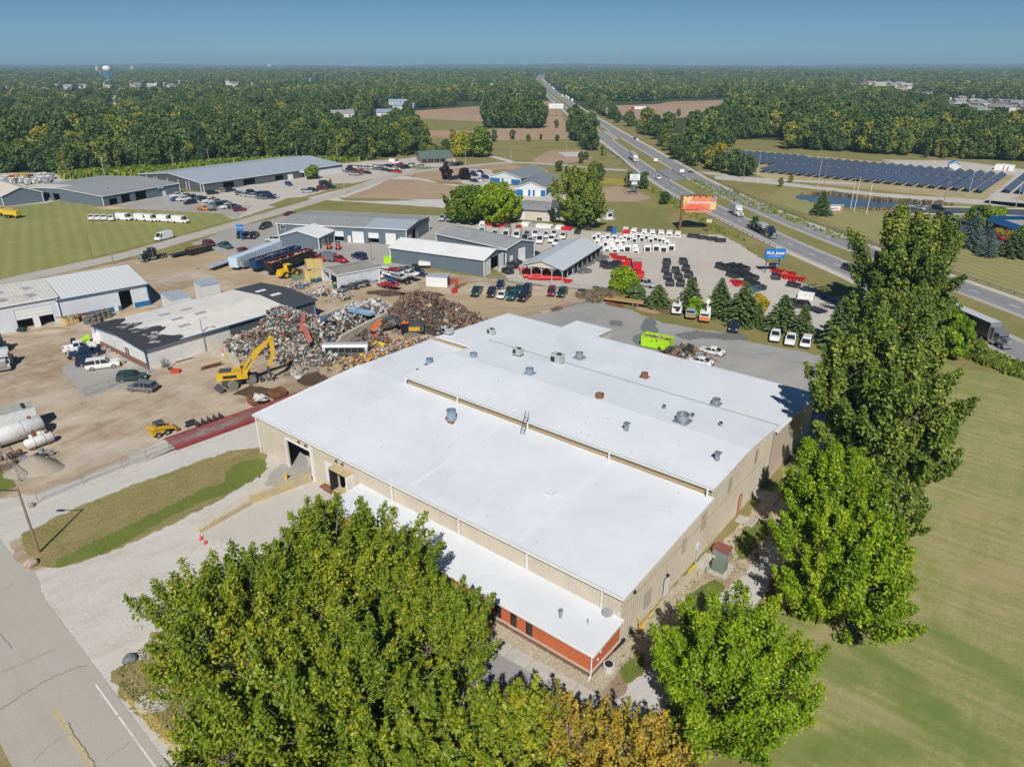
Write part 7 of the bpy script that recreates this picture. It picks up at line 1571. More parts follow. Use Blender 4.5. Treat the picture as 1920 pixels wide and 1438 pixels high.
def scrap_shapes():
 out=[]
 for k in range(12):
  q=MB();r2=random.Random(50+k)
  if k%4==0:q.box(0,0,-.15,1.0,.75,.3,top=r2.uniform(.7,1.1))
  elif k%4==1:q.slab([(-.6,-.4,0),(.5,-.45,.15),(.6,.4,0),(-.5,.35,.2)],.04)
  elif k%4==2:q.tube([(-.9,0,0),(0,.1,.12),(.9,-.1,0)],.09,5);q.box(.3,.2,0,.5,.4,.2)
  else:q.tube([(-.35,0,0),(.35,0,0)],.32,9);q.slab([(-.3,-.5,.1),(.7,-.3,.2),(.5,.5,.0),(-.4,.4,.1)],.05)
  out.append(q)
 return out
SHP=scrap_shapes()
def heapz(x,y,bumps):
 return sum(h*math.exp(-(((x-bx)/r_)**2+((y-by)/r_)**2))for bx,by,h,r_ in bumps)
def scrap(name,label,bumps,n,pal,wts,seed,npart=120,smin=.25,smax=.8,thr=.35):
 bumps=[(*g(px,py),h,r_)for px,py,h,r_ in bumps];r2=random.Random(seed);cx=sum(b[0]for b in bumps)/len(bumps);cy=sum(b[1]for b in bumps)/len(bumps)
 root=empty(name,(cx,cy),0,label,'scrap heap')
 q=MB();ext=max(b[3]for b in bumps)*2.2+max(math.hypot(b[0]-cx,b[1]-cy)for b in bumps);N=44
 for j in range(N+1):
  for i in range(N+1):
   x=cx-ext+2*ext*i/N;y=cy-ext+2*ext*j/N;z=heapz(x,y,bumps)-.3+r2.uniform(-.12,.12);q.v.append((x-cx,y-cy,max(z,-.15)))
 for j in range(N):
  for i in range(N):
   a=j*(N+1)+i
   if max(q.v[a][2],q.v[a+1][2],q.v[a+N+1][2],q.v[a+N+2][2])>-.1:q.f.append((a,a+1,a+N+2,a+N+1));q.m.append(0)
 q.build('heap_core',pal[-1],root)
 big=MB();meshes=[s.mesh('scrap_piece',pal[0])for s in SHP];done=0;k=0
 while done<n and k<n*30:
  k+=1;b=r2.choice(bumps);x=r2.gauss(b[0],b[3]*.85);y=r2.gauss(b[1],b[3]*.85);z=heapz(x,y,bumps)
  if z<thr*r2.random():continue
  done+=1;s=r2.uniform(smin,smax)*(1 if r2.random()>.12 else 1.7);sh=r2.randrange(12);ci=r2.choices(range(len(pal)),wts)[0]
  rot=(r2.uniform(-1.1,1.1),r2.uniform(-1.1,1.1),r2.uniform(0,6.28))
  if s>smax*.85 and npart>0:
   npart-=1;inst('scrap_piece',meshes[sh],root,(x-cx,y-cy,z+.1),rot,(s*r2.uniform(.9,1.6),s,s),mat=pal[ci])
  else:
   M_=Matrix.Translation((x-cx,y-cy,z+r2.uniform(-.05,.2)))@ Matrix.Rotation(rot[2],4,'Z')@ Matrix.Rotation(rot[0],4,'X')@ Matrix.Rotation(rot[1],4,'Y')@ Matrix.Diagonal((s*r2.uniform(.7,1.7),s*r2.uniform(.6,1.1),s,1))
   o=len(big.v);big.v+=[tuple(M_ @ Vector(v))for v in SHP[sh].v];big.f+=[tuple(i+o for i in f)for f in SHP[sh].f];big.m+=[ci]*len(SHP[sh].f)
 big.build('small_scrap',pal,root,kind='stuff');return root
PW=[SC[0],SC[8],SC[1],SC[3],SC[2],SC[7],SC[5],SC[6],SC[4]]
scrap('scrap_heap','tall heap of mixed white and grey scrap metal beside the office',[(520,622,4.2,4.3),(560,630,3.8,4.3),(488,648,2.8,3.3),(598,640,3.0,3.8),(442,654,1.6,2.5),(545,668,.9,3.2),(600,674,.7,3.2),(620,622,2.0,3.0)],4600,PW,[11,13,17,28,15,14,2.5,1.2,16],1,230,.18,.7)
scrap('aluminium_heap','low heap of pale aluminium and blue boat hull scrap between the block walls',[(655,602,2.2,3.5),(690,594,2.4,4.0),(714,590,1.6,3.0)],800,PW,[34,28,14,4,2,4,6,1,6],2,50)
scrap('rusty_heap','broad heap of rust-brown steel cuttings behind the orange excavator',[(790,600,3.8,4.6),(765,600,2.4,4.0),(838,606,3.6,4.8),(745,606,1.2,3.0),(866,612,1.6,2.6)],2600,[SC[2],SC[3],mat('scrap_brown2',(.165,.10,.07),.85),SC[7],SC[6],SC[1],mat('scrap_yellow',(.6,.42,.05),.6),SC[4]],[22,26,26,8,1,6,.6,8],3,150,.2,.7)
scrap('sorted_heap','low spread of brown, red and yellow shredded scrap by the warehouse wall',[(712,680,.9,4.5),(690,692,.8,4.0),(745,665,1.0,4.5),(775,655,.8,4.0)],1500,[SC[2],SC[7],SC[0],SC[6],mat('scrap_yellow',(.6,.42,.05),.6),SC[3],mat('scrap_orange',(.55,.24,.05),.8),SC[4]],[18,14,14,7,6,20,8,6],4,60,.2,.6)
scrap('engine_heap','dark heap of engine parts between the silver tank and the excavator',[(692,640,1.8,2.6),(700,655,1.0,2.6)],400,[SC[4],SC[3],SC[1],SC[2],SC[6],SC[3]],[10,10,6,5,2,3],6,30)
scrap('yard_litter','scattered bits of scrap along the sandy edge behind the office roof',[(600,552,.4,3),(640,558,.3,2.5),(565,538,.5,2.5),(560,700,.2,2.0)],190,PW,[20,18,14,14,8,6,6,4,10],8,30,.25,.8,.12)
def put3(name,q,m,px,py,z,rot,lb,cat):
 x,y=g(px,py,z);o=q.build(name,m,None,label=lb,cat=cat);o.location=(x,y,z);o.rotation_euler=rot;return o
M_redp=mat('faded_red',(.36,.085,.06),.6,dirt=(.25,.17,.13),dirtamt=.45);M_slv=mat('silver_sheet',(.50,.53,.55),.45,.4)
put3('wing_panel',MB().slab([(-.55,-2.0,0),(.55,-1.8,.1),(.4,2.0,0),(-.3,2.1,.2)],.15),M_redp,566,606,4.0,(R(40),R(10),R(12)),'long faded red panel standing up in the scrap heap, left of the white one','panel')
put3('wing_panel',MB().slab([(-.5,-1.9,0),(.5,-1.8,.15),(.4,1.9,0),(-.4,2.0,.2)],.15),M_redp,575,628,3.4,(R(35),R(-10),R(24)),'second red panel lying lower on the scrap heap','panel')
put3('sheet_panel',MB().slab([(-3,-.6,0),(3,-.4,.3),(3,.5,0),(-3,.6,0)],.2),mat('sheet_blue',(.06,.10,.17),.5),594,605,3.8,(R(25),R(-25),R(20)),'dark blue folded sheet at the right of the scrap heap','panel')
q=MB();q.tube([(-4.2,0,0),(-4.2,0,0),(4.2,0,0),(4.2,0,0)],[.1,1.3,1.3,.1],14);put3('silver_tank',q,M_slv,648,654,1.2,(0,0,R(1)),'battered silver tank body with a cut-open side beside the heap','tank')
q=MB()
for k in range(7):q.box(-3.6+k*1.2,-1.25,-.3,.08,.2,1.1)
q.box(0,-1.3,-.35,7.4,.12,.1).box(0,-1.25,.75,7.4,.12,.1);put3('tank_grille',q,M_galv,648,655,1.2,(0,0,R(1)),'ribbed side frame of the cut-open silver tank','frame')
q=MB();q.box(0,-1.24,-.2,7.2,.1,.9);put3('tank_opening_shade',q,M_dark,648,655,1.2,(0,0,R(1)),'black panel painted as the shaded opening in the silver tank','opening')  # shade inside the cut side is put in as a solid black box
put3('boat_hull',MB().slab([(-2.6,-.7,.3),(2.2,-.7,.3),(3.4,0,.6),(2.2,.7,.3),(-2.6,.7,.3)],.5),mat('hull_blue',(.22,.34,.5),.4),676,585,2.6,(R(12),R(5),R(-18)),'pale blue boat hull lying on the aluminium heap','boat')
put3('rusty_box',MB().box(0,0,0,2.2,1.8,1.4,top=.85),M_rust,695,573,2.0,(0,0,R(20)),'rusty brown box on top of the aluminium heap','box')
put3('yellow_sheet',MB().slab([(-2.6,-.5,0),(2.4,-.9,.4),(2.6,.3,.1),(-2.4,.5,.2)],.3),mat('bright_yellow',(.7,.5,.01),.5),722,648,.9,(R(8),R(10),R(-12)),'bright yellow crumpled sheet below the orange boom','panel')
put3('wall_sheet',MB().slab([(-1.6,-.9,0),(1.8,-.6,.2),(1.2,.8,.1),(-1.2,.9,0)],.08),M_slv,622,602,2.0,(R(35),R(-20),R(35)),'triangular silver sheet leaning on the block wall','panel')
M_block=mat('concrete_block',(.50,.46,.37),.9,var=.12,vs=1.4,dirt=(.34,.29,.22),dirtamt=.35);bm_=MB().box(0,0,0,1.76,.6,.58,top=.985).mesh('block',M_block)
def blockwall(pa,pb_,courses,lb,taper=0):
 a,b=g(*pa),g(*pb_);L=math.hypot(b[0]-a[0],b[1]-a[1]);r=empty('block_wall',a,math.atan2(b[1]-a[1],b[0]-a[0]),lb,'wall');n=int(L/1.8)
 for c in range(courses):
  for k in range(n-(c%2)-(c*taper)):inst('block',bm_,r,(.9+k*1.8+(c%2)*.9,rs.uniform(-.03,.03),c*.6),(0,0,rs.uniform(-.015,.015)))
 return r
bw=blockwall((395,662),(462,694),5,'pale concrete block wall holding back the scrap heap, with two warning signs',1)
MB().box(5.3,-.36,1.5,.9,.03,.65).build('pink_sign',mat('pink_print',(.75,.2,.32),.5),bw);MB().box(5.3,-.36,.8,.9,.03,.6).build('white_sign',M_signwhite,bw);MB().box(6.3,-.36,.9,.8,.03,.7).build('orange_sign',mat('orange_print',(.75,.4,.02),.5),bw)
blockwall((632,655),(732,602),4,'long block wall between the aluminium heap and the rusty heap');blockwall((605,606),(665,578),3,'block wall at the back of the aluminium bay');blockwall((625,610),(690,578),2,'short low block wall in the aluminium bay')
M_cat=mat('machine_yellow',(.62,.38,.02),.45,coat=.3,dirt=(.35,.25,.1),dirtamt=.15);M_mgrey=mat('machine_grey',(.07,.075,.08),.5);M_morg=mat('machine_orange',(.68,.15,.03),.5);M_hub=mat('dusty_tyre',(.22,.20,.17),.9)
def plate(q,pts,wd,m=0):
 n=len(pts);b=len(q.v);q.v+=[(x,-wd/2,z)for x,z in pts]+[(x,wd/2,z)for x,z in pts];q.f.append(tuple(b+i for i in range(n)));q.m.append(m);q.f.append(tuple(b+n+i for i in reversed(range(n))));q.m.append(m)
 for i in range(n):j=(i+1)%n;q.f.append((b+j,b+i,b+n+i,b+n+j));q.m.append(m)
bx,by=g(449,722);ex,ey=g(506,632,8.2);hh=math.atan2(ey-by,ex-bx);Lb=math.hypot(ex-bx,ey-by)
mh=empty('material_handler',(bx,by),0,'yellow wheeled scrap handler with a raised long boom and grapple','machine');hw_=head(449,718,28,-8)
ch=empty('chassis',(0,0,0));ch.parent=mh;ch.rotation_euler=(0,0,hw_);MB().box(0,0,.7,5.4,1.5,.7).build('frame',M_mgrey,ch);MB().slab([(-3.9,-1.5,.1),(-3.1,-1.5,.8),(-3.1,1.5,.8),(-3.9,1.5,.1)],.15).build('blade',M_mgrey,ch);MB().box(3.4,1.2,.05,.5,.6,.9).box(3.4,-1.2,.05,.5,.6,.9).build('outrigger',M_mgrey,ch)
for x in (-1.6,1.6):
 for s in (-1,1):w_=MB().tube([(0,-.3,0),(0,.3,0)],.82,16).build('wheel',M_hub,ch);w_.location=(x,s*1.15,.82)
up=empty('upper',(0,0,0));up.parent=mh;up.rotation_euler=(0,0,hh)
MB().box(-1.3,0,1.55,4.2,2.6,1.25,top=.95).box(.9,-.75,1.55,1.4,.9,.9).build('body',M_cat,up);MB().box(-2.0,.1,2.8,1.9,1.7,.12).build('engine_cover',M_mgrey,up);MB().box(-1.2,-1.29,1.9,2.2,.05,.5).build('side_vent',M_dark,up)
MB().box(1.1,.85,1.5,1.5,1.0,1.9,top=.9).build('cab',M_carglass,up);MB().box(1.1,.85,3.4,1.5,1.0,.1).build('cab_roof',M_cat,up)
q=MB();el=(Lb,8.2);plate(q,[(.7,2.3),(1.4,2.0),(Lb*.55,5.0),(el[0]-.1,el[1]-.45),(el[0]+.3,el[1]+.15),(Lb*.5,6.1),(.9,3.1)],.6);q.build('boom',M_cat,up)
q=MB();plate(q,[(el[0]-.35,el[1]+.25),(el[0]+.45,el[1]+.1),(el[0]+.3,el[1]-3.4),(el[0]-.9,3.0),(el[0]-1.25,3.1),(el[0]-.35,el[1]-3.2)],.42);q.build('stick',M_cat,up)
MB().tube([(1.2,.35,2.9),(Lb*.42,.35,4.7)],.12,6).tube([(1.2,-.35,2.9),(Lb*.42,-.35,4.7)],.12,6).build('cylinder',M_rim,up)
q=MB();gx,gz=el[0]-1.1,3.0;q.tube([(gx,0,gz),(gx,0,1.9)],.22,6)
for k in range(5):a=k*1.257;q.tube([(gx,0,1.9),(gx+math.cos(a)*.9,math.sin(a)*.9,1.3),(gx+math.cos(a)*.25,math.sin(a)*.25,.35)],[.14,.12,.04],5)
q.build('grapple',M_mgrey,up)
bx,by=g(768,628);ex,ey=g(722,598,3.6);hh=math.atan2(ey-by,ex-bx);xc=empty('excavator',(bx,by),0,'orange and grey tracked excavator with its arm reaching down to the left','machine')
ch=empty('undercarriage',(0,0,0));ch.parent=xc;ch.rotation_euler=(0,0,hh+.5)
for s in (-1,1):
 q=MB();plate(q,[(-2.1,.4),(-1.8,.1),(1.8,.1),(2.1,.4),(2.0,.8),(1.7,.95),(-1.7,.95),(-2.0,.8)],.6);t=q.build('track',M_hub,ch);t.location=(0,s*1.2,0)
up=empty('upper',(0,0,0));up.parent=xc;up.rotation_euler=(0,0,hh);MB().box(-1.1,0,1.1,3.6,2.7,1.3,top=.93).build('body',M_mgrey,up);MB().box(-.9,-1.36,1.3,2.2,.06,.8).box(-.9,1.36,1.3,2.2,.06,.8).build('side_panel',M_cat,up);MB().box(-1.6,0,2.4,1.5,1.9,.3).build('engine_cover',M_mgrey,up)
MB().box(1.0,.85,1.1,1.6,1.0,1.8,top=.9).build('cab',M_carglass,up);MB().box(.9,.85,2.9,1.5,1.0,.1).box(1.75,.85,1.2,.1,1.0,.5).build('cab_frame',M_morg,up)
q=MB();plate(q,[(.8,1.6),(1.5,1.5),(3.2,3.6),(5.6,2.9),(5.7,3.4),(3.2,4.4),(.9,2.3)],.55);q.build('boom',M_mgrey,up);q=MB();plate(q,[(5.3,3.6),(6.0,3.5),(8.3,1.3),(8.1,.9),(5.4,2.8)],.5);q.build('stick',M_morg,up);q=MB();plate(q,[(8.0,1.4),(8.7,1.2),(8.9,.3),(8.2,.0),(7.7,.5)],1.0);q.build('bucket',M_rust,up)
x,y=g(541,519);wl=empty('wheel_loader',(x,y),head(541,519,24,-6),'yellow wheel loader parked by the black scrap trailer','machine');M_ly=mat('loader_yellow',(.75,.47,.01),.45,coat=.3)
MB().box(-1.7,0,1.0,2.6,1.6,1.3,top=.9).box(-2.9,0,.8,.5,1.9,.8).box(1.2,0,1.0,1.8,1.1,.8).build('body',M_ly,wl);MB().box(-.1,0,1.6,1.4,1.5,1.6,top=.88).build('cab',M_carglass,wl);MB().box(-.1,0,3.2,1.5,1.6,.15).box(-.75,0,1.6,.12,1.5,1.6).build('cab_frame',M_ly,wl);q=MB();plate(q,[(1.0,2.1),(1.5,2.2),(3.4,.9),(3.3,.6)],1.2);q.build('lift_arm',M_mgrey,wl);MB().slab([(3.4,-1.4,.2),(4.5,-1.4,.25),(4.5,1.4,.25),(3.4,1.4,.2)],.15).box(3.5,0,.2,.15,2.8,1.1).build('bucket',M_rust,wl)
for xx in (-1.5,1.5):
 for s in (-1,1):w_=MB().tube([(0,-.3,0),(0,.3,0)],.85,16).build('wheel',M_tyre,wl);w_.location=(xx,s*1.1,.85);MB().tube([(0,-.31,0),(0,.31,0)],.45,10).build('rim',M_ly,w_)
x,y=g(302,815);sk=empty('skid_steer',(x,y),head(302,815,26,-9),'yellow skid steer loader standing at the end of the red scale','machine')
MB().box(-.3,0,.5,2.4,1.3,.9).box(-1.2,0,1.2,.6,1.5,.5).build('body',M_cat,sk);q=MB();q.box(-.1,0,2.1,1.3,1.2,.1)
for a in (-.7,.45):
 for s in (-.55,.55):q.box(a,s,1.3,.1,.1,.8)
q.build('roll_cage',M_mgrey,sk);q=MB();plate(q,[(-1.2,1.8),(-1.1,1.5),(1.6,.7),(1.8,.3),(2.0,.5),(1.7,1.0)],1.6);q.build('lift_arm',M_cat,sk);MB().box(2.1,0,.1,.5,1.8,.5).build('bucket',M_rust,sk);wheels(sk,(-.7,.6),.75,.42)
a,b=g(304,837),g(575,741);a2,b2=g(342,842),g(545,744)
L=math.hypot(b[0]-a[0],b[1]-a[1]);ts=empty('truck_scale',g(318,838),math.atan2(b[1]-a[1],b[0]-a[0]),'long dark red steel truck scale beside the pale lane','truck scale');M_scale=mat('scale_red',(.24,.085,.08),.75,var=.15,vs=1,dirt=(.36,.28,.24),dirtamt=.35)
for k in range(9):MB().box(L*(k+.5)/9,0,.35,L/9-.06,3.4,.22).build('deck_plate',M_scale,ts)
MB().box(L/2,-1.78,.2,L,.16,.5).box(L/2,1.78,.2,L,.16,.5).build('side_beam',mat('scale_edge',(.30,.04,.04),.6),ts);MB().box(L/2,0,0,L,3.0,.2).build('foundation',M_conc,ts);MB().slab([(-5.2,-1.7,.05),(0,-1.7,.5),(0,1.7,.5),(-5.2,1.7,.05)],.05).build('ramp',M_conc,ts)
for px,py,s,lb,m in ((480,757,2.2,'rusty open box on the scale edge, left of the pair',M_rust),(520,744,2.4,'rusty open bin on the scale edge, near the warehouse corner',M_rust)):
 x,y=g(px,py);r=empty('rusty_bin',(x,y),head(px,py,26,-9),lb,'bin');q=MB();q.box(0,-.8,.3,s,.08,1.0).box(0,.8,.3,s,.08,1.0).box(-s/2,0,.3,.08,1.6,1.0).box(s/2,0,.3,.08,1.6,1.0).box(0,0,.3,s,1.6,.06).build('box',m,r)
x,y=g(488,758);put3('crumpled_sheet',MB().slab([(-1.2,-.6,0),(1.0,-.9,.5),(1.3,.5,0),(-.8,.8,.6)],.08).slab([(-.6,-1,.3),(.9,-.4,.9),(.2,.8,.5)],.06),SC[0],486,748,1.0,(.3,.2,.4),'crumpled white sheet beside the rusty boxes on the scale','sheet')
q=MB()
for k in range(5):q.box(-1.8+k*.9,0,0,.5,.6,.7).tube([(-1.8+k*.9,-.5,.5),(-1.8+k*.9,.5,.9)],.12,6)
x,y=g(392,794);o=q.build('plow_hitches',SC[4],None,label='row of black hitch frames standing beside the red scale',cat='machine parts');o.location=(x,y,.1);o.rotation_euler=(0,0,head(392,794,26,-9))
x,y=g(357,800);q=MB().box(0,0,.1,1.4,.15,1.0).box(0,.5,.1,1.4,.1,.1);o=q.build('black_frame',SC[4],None,label='small black frame beside the scale, left of the hitch row',cat='frame');o.location=(x,y,0);o.rotation_euler=(0,0,head(357,800,26,-9))
q=MB().box(0,0,.1,1.6,1.0,.5).tube([(-.5,0,.6),(-.9,0,1.1)],.05,5);x,y=g(329,707-8);o=q.build('mower',mat('mower_red',(.55,.06,.03),.5),None,label='small red mower on the dirt below the office wall',cat='mower');o.location=(x,y,0)
for i,(px,py,m,lb)in enumerate([(306,690,M_galv,'galvanised gas bottle by the office side wall'),(318,694,M_green,'green barrow beside the gas bottle'),(345,678,M_cream,'long pale timber stack along the office side wall'),(395,690,M_rust,'rusty bar pile near the block wall')]):
 x,y=g(px,py);q=MB()
 for k in range(4):q.box(rs.uniform(-.3,.3),rs.uniform(-.3,.3),k*.2,3.4 if i>1 else .7,.35,.18,rz=rs.uniform(-.08,.08))
 if i==0:q.cyl(0,0,.5,1.5,.35,10)
 o=q.build('junk_piece',m,None,label=lb,cat='junk');o.location=(x,y,0);o.rotation_euler=(0,0,head(px,py,26,-7))
for q_ in ([(440,738),(470,725),(520,735),(500,745)],[(690,548),(730,545),(760,552),(720,555)],[(745,550),(800,548),(830,555),(780,560)],[(560,710),(590,700),(610,712),(575,722)]):sheet('oil_stain',gp(q_),6,G_oil,.25,.8)
M_pw=mat('body_white',(.78,.78,.77),.4,coat=.3,var=.03);M_pr=mat('plow_red',(.55,.015,.02),.4,coat=.3);M_pk=mat('body_black',(.03,.033,.04),.4,coat=.3,var=.3,vs=1);M_bedf=mat('bed_floor',(.22,.22,.22),.6,var=.3)
def topper_m():
 a=MB();P=[(-1.5,-.82,0),(1.5,-.82,0),(1.5,.82,0),(-1.5,.82,0)];T=[(-1.35,-.66,.95),(1.1,-.66,1.05),(1.1,.66,1.05),(-1.35,.66,.95)]
 n=0;a.v=P+T;a.f=[(4,5,6,7),(0,1,5,4),(1,2,6,5),(2,3,7,6),(3,0,4,7)];a.m=[0]*5;b=MB().box(-1.45,0,.25,.08,1.1,.3).box(0,-.78,.4,1.8,.06,.25).box(0,.78,.4,1.8,.06,.25)
 return a,b
def service_m():
 a=MB();
 for s in (-1,1):a.box(0,s*.85,0,2.9,.42,1.05)
 a.box(0,0,.1,2.9,1.3,.1).box(1.4,0,.1,.08,1.3,.9);b=MB().box(-1.46,0,.1,.04,1.2,.5)
 for s in (-1,1):b.box(0,s*1.07,.4,.05,.03,.6).box(-.7,s*1.07,.4,.04,.03,.6)
 return a,b
def box_m():
 a=MB().box(0,0,.15,2.6,1.9,1.7,top=.95);b=MB().box(-1.3,0,.3,.06,1.3,1.1).box(0,-.97,.8,1.6,.04,.08);return a,b
def bed_m():
 a=MB();
 for s in (-1,1):a.box(0,s*.98,.2,3.0,.08,.8)
 a.box(-1.48,0,.2,.08,1.9,.75).box(1.48,0,.2,.08,1.9,1.1);b=MB().box(0,0,.2,2.9,1.85,.08).box(0,.3,0,2.8,.12,.2).box(0,-.3,0,2.8,.12,.2);return a,b
def plow_m():
 a=MB();q=[]
 for k in range(6):t=-0.9+k*.36;q.append((math.cos(t)*.5-.5,math.sin(t)*.5+.5))
 for i in range(5):(x0,z0),(x1,z1)=q[i],q[i+1];a.slab([(x0,-1.2,z0),(x0,1.2,z0),(x1,1.2,z1),(x1,-1.2,z1)],.04)
 a.box(-.7,0,.2,.9,.9,.12).box(-.9,0,.2,.15,.15,.9);b=MB().box(-.5,.5,.1,.5,.12,.6).box(-.5,-.5,.1,.5,.12,.6);return a,b
def rack_m():
 a=MB()
 for k in range(6):a.box(-1.4,-.9+k*.36,.3,.06,.05,1.4)
 a.box(-1.4,0,1.7,.08,2.0,.08).box(0,0,.25,3.0,2.0,.1);b=MB().box(0,.4,0,2.8,.12,.25).box(0,-.4,0,2.8,.12,.25);return a,b
STK={}
for nm_,fn in (('topper',topper_m),('service_body',service_m),('box_body',box_m),('truck_bed',bed_m),('snow_plow',plow_m),('flat_bed',rack_m)):
 a,b=fn();STK[nm_]=(a.mesh('shell',M_pw),b.mesh('fittings',M_bedf if nm_=='truck_bed' else M_trimk))
def stock(kind,m,cn,items,place,group,hd,nm=None,cat='truck body',sz=1.0):
 items=sorted(items)
 NM={'topper':'truck topper','service_body':'service body','box_body':'box body','truck_bed':'dump bed','snow_plow':'snow plow','flat_bed':'rack bed'}[kind]
 for i,(px,py)in enumerate(items):
  x,y=g(px,py,.4);r=empty({'box body':'utility_box','service body':'service_unit'}.get(NM,NM).replace(' ','_'),(x,y),hd+rnd.uniform(-.08,.08),'%s %s %s%s'%(cn,NM,place,', %s from left'%ORD[i]if len(items)>1 else ''),cat,group);s=sz*rnd.uniform(.94,1.06)
  a,b=STK[kind];inst('shell',a,r,scl=(s,s,s),mat=m);inst('fittings',b,r,scl=(s,s,s))
H1=head(1200,470,2,-14);H2=head(1260,510,-4,-20)
stock('topper',M_pw,'white',[(1172,432),(1188,434),(1207,436),(1222,437),(1238,438),(1254,439),(1270,440)],'in the far row by the lawn','toppers in the far row',H1,sz=1.25)
stock('truck_bed',M_pr,'red',[(1172,437)],'in front of the first white topper',None,H1)
stock('box_body',M_pw,'white',[(1114,447),(1121,443),(1129,448),(1139,446),(1151,447),(1163,449),(1178,448),(1189,452),(1196,444),(1203,450),(1210,446),(1219,452),(1228,449),(1236,451)],'in the crowded middle row','boxes in the middle row',H1,sz=.8)
stock('service_body',M_pw,'white',[(1120,452),(1133,452),(1145,451),(1157,453),(1168,452),(1184,444),(1214,441),(1243,449),(1250,454),(1172,443)],'in the crowded middle row','service bodies in the middle row',H1,sz=.85)
stock('box_body',M_pw,'white',[(1125,465),(1133,460),(1176,469),(1213,469),(1229,468),(1243,470),(1257,467)],'in the front row','boxes in the front row',H1,sz=1.05)
stock('service_body',M_pw,'white',[(1138,467),(1146,458),(1153,468),(1162,462),(1166,467),(1192,470),(1190,463),(1148,463)],'in the front row','service bodies in the front row',H1,sz=.9)
x,y=g(1150,441);r=empty('portable_toilet',(x,y),0,'blue upright cabin among the white truck bodies','cabin');MB().box(0,0,0,1.3,1.3,2.4).build('cabin',mat('cabin_blue',(.02,.15,.38),.5),r);MB().box(0,0,2.4,1.4,1.4,.15).build('roof',mat('cabin_blue',(.02,.15,.38),.5),r)
stock('service_body',M_pw,'white',[(985,421),(1013,424),(1026,425),(1050,427)],'beside the lawn of the cream hall','service bodies by the cream hall',H1+1.4);stock('service_body',mat('body_grey',(.3,.31,.33),.4),'grey',[(999,423)],'between white ones by the cream hall',None,H1+1.4);stock('service_body',M_pr,'bright red',[(1061,429)],'near the big pale tree',None,H1+1.4)
stock('topper',M_pw,'pale',[(904,420)],'under the yellow-green tree',None,H1,sz=1.2);stock('snow_plow',M_pr,'red',[(916,421),(926,423),(934,424),(944,421),(949,423)],'in the row under the yellow-green tree','red plows by the tree',H1)
stock('truck_bed',M_pk,'black',[(1082,436),(1102,428),(1142,431)],'at the rear edge of the lot','black beds at the rear edge',H1)
stock('truck_bed',M_pk,'black',[(1297,443),(1301,443.5),(1317,446),(1334,448.5),(1350,451.5)],'in the lone row near the billboard','black beds near the billboard',H1+1.5)
stock('truck_bed',M_pk,'black',[(1249,493),(1280,492),(1247,507),(1266,508),(1285,505),(1251,520),(1271,520),(1290,517),(1255,532),(1275,533),(1297,529)],'in the dense block of beds','black beds in the dense block',H2,sz=1.0)
stock('truck_bed',M_pk,'black',[(1354,502),(1366,505),(1379,502),(1391,504),(1374,517),(1393,515),(1406,521),(1408,532),(1420,539)],'in the slanting row at the lot centre','black beds in the slanting row',H2+.6,sz=1.15)
stock('snow_plow',M_pr,'red',[(1375,527),(1383,528),(1389,531),(1380,533)],'behind the second tall spruce','red plows behind the spruce',H2);stock('flat_bed',mat('flat_blue',(.10,.17,.25),.45),'blue grey',[(1402,545),(1412,542)],'behind the yellow tree',None,H2+.6)
stock('snow_plow',M_pr,'red',[(1452,508),(1458,511),(1463,508),(1465,517),(1471,519),(1480,512),(1484,515),(1481,522),(1487,524),(1495,522),(1500,523)],'below the blue pylon sign','red plows below the pylon sign',H2)
stock('truck_bed',M_pk,'black',[(1487,535)],'below the red plows at the lot edge',None,H2+1);stock('truck_bed',M_pk,'dark',[(1453,520)],'beside the red plows under the pylon sign',None,H2)
stock('flat_bed',M_pk,'black',[(1512,542),(1521,548),(1531,547),(1537,552)],'with tall racks at the lot edge','black rack beds',H2+.4,sz=1.2);stock('service_body',M_pw,'clean white',[(1510,556)],'before the black rack beds',None,H2+1.3,sz=1.2)
stock('truck_bed',M_pk,'black',[(1486,570),(1497,572),(1508,573)],'between the spruces in front','black beds between spruces',H2);stock('flat_bed',M_pk,'black',[(1571,562),(1590,570),(1604,575),(1585,580),(1530,580)],'in the shade of the big tree','beds in the shade',H2+.6,sz=1.4)
stock('snow_plow',M_pr,'red',[(983,512),(989,520),(995,512),(998,523),(1006,519),(1008,511),(1015,524),(1018,516),(1024,522),(1030,517),(1033,524),(1041,523),(1048,524),(980,506),(1026,511)],'stacked under the open barn','red plows under the barn',head(1000,520,-2,14),sz=1.1)
stock('snow_plow',M_pr,'red',[(1063,527),(1152,482),(1160,486),(1166,483),(1176,487),(1183,489),(1149,478)],'on the gravel right of the barn','red plows right of the barn',H1)
stock('truck_bed',M_pr,'bright red',[(1172,501),(1198,518)],'standing right of the barn',None,H1,sz=1.1);stock('truck_bed',M_pk,'black',[(1131,497),(1137,500),(1146,500),(1152,497),(1158,499)],'right of the barn','black beds right of the barn',H1)
stock('truck_bed',mat('body_steel',(.25,.26,.27),.4,.4),'steel grey',[(1084,502),(1090,498),(1097,495),(1104,492),(1110,486),(1115,480),(1119,475),(1087,509),(1098,508),(1120,484),(1125,488),(1131,483)],'leaning along the barn side','steel beds along the barn',H1+.8,sz=.85)
stock('truck_bed',M_pk,'black',[(951,510),(960,500),(967,492),(1000,476)],'by the hall doors left of the barn','black beds by the hall doors',H1+.8)
x,y=g(1192,500);r=empty('dump_truck',(x,y),head(1192,500,-2,-14),'dusty tan dump truck bed with a bright red box behind the round green tree','truck');MB().box(0,0,.9,5.5,2.4,.9,top=1.05).build('bed',mat('dust_tan',(.42,.38,.32),.8),r);MB().box(-4.2,0,.6,2.2,2.3,1.6).build('red_box',M_pr,r);wheels(r,(-1.5,1.5),1,.5)
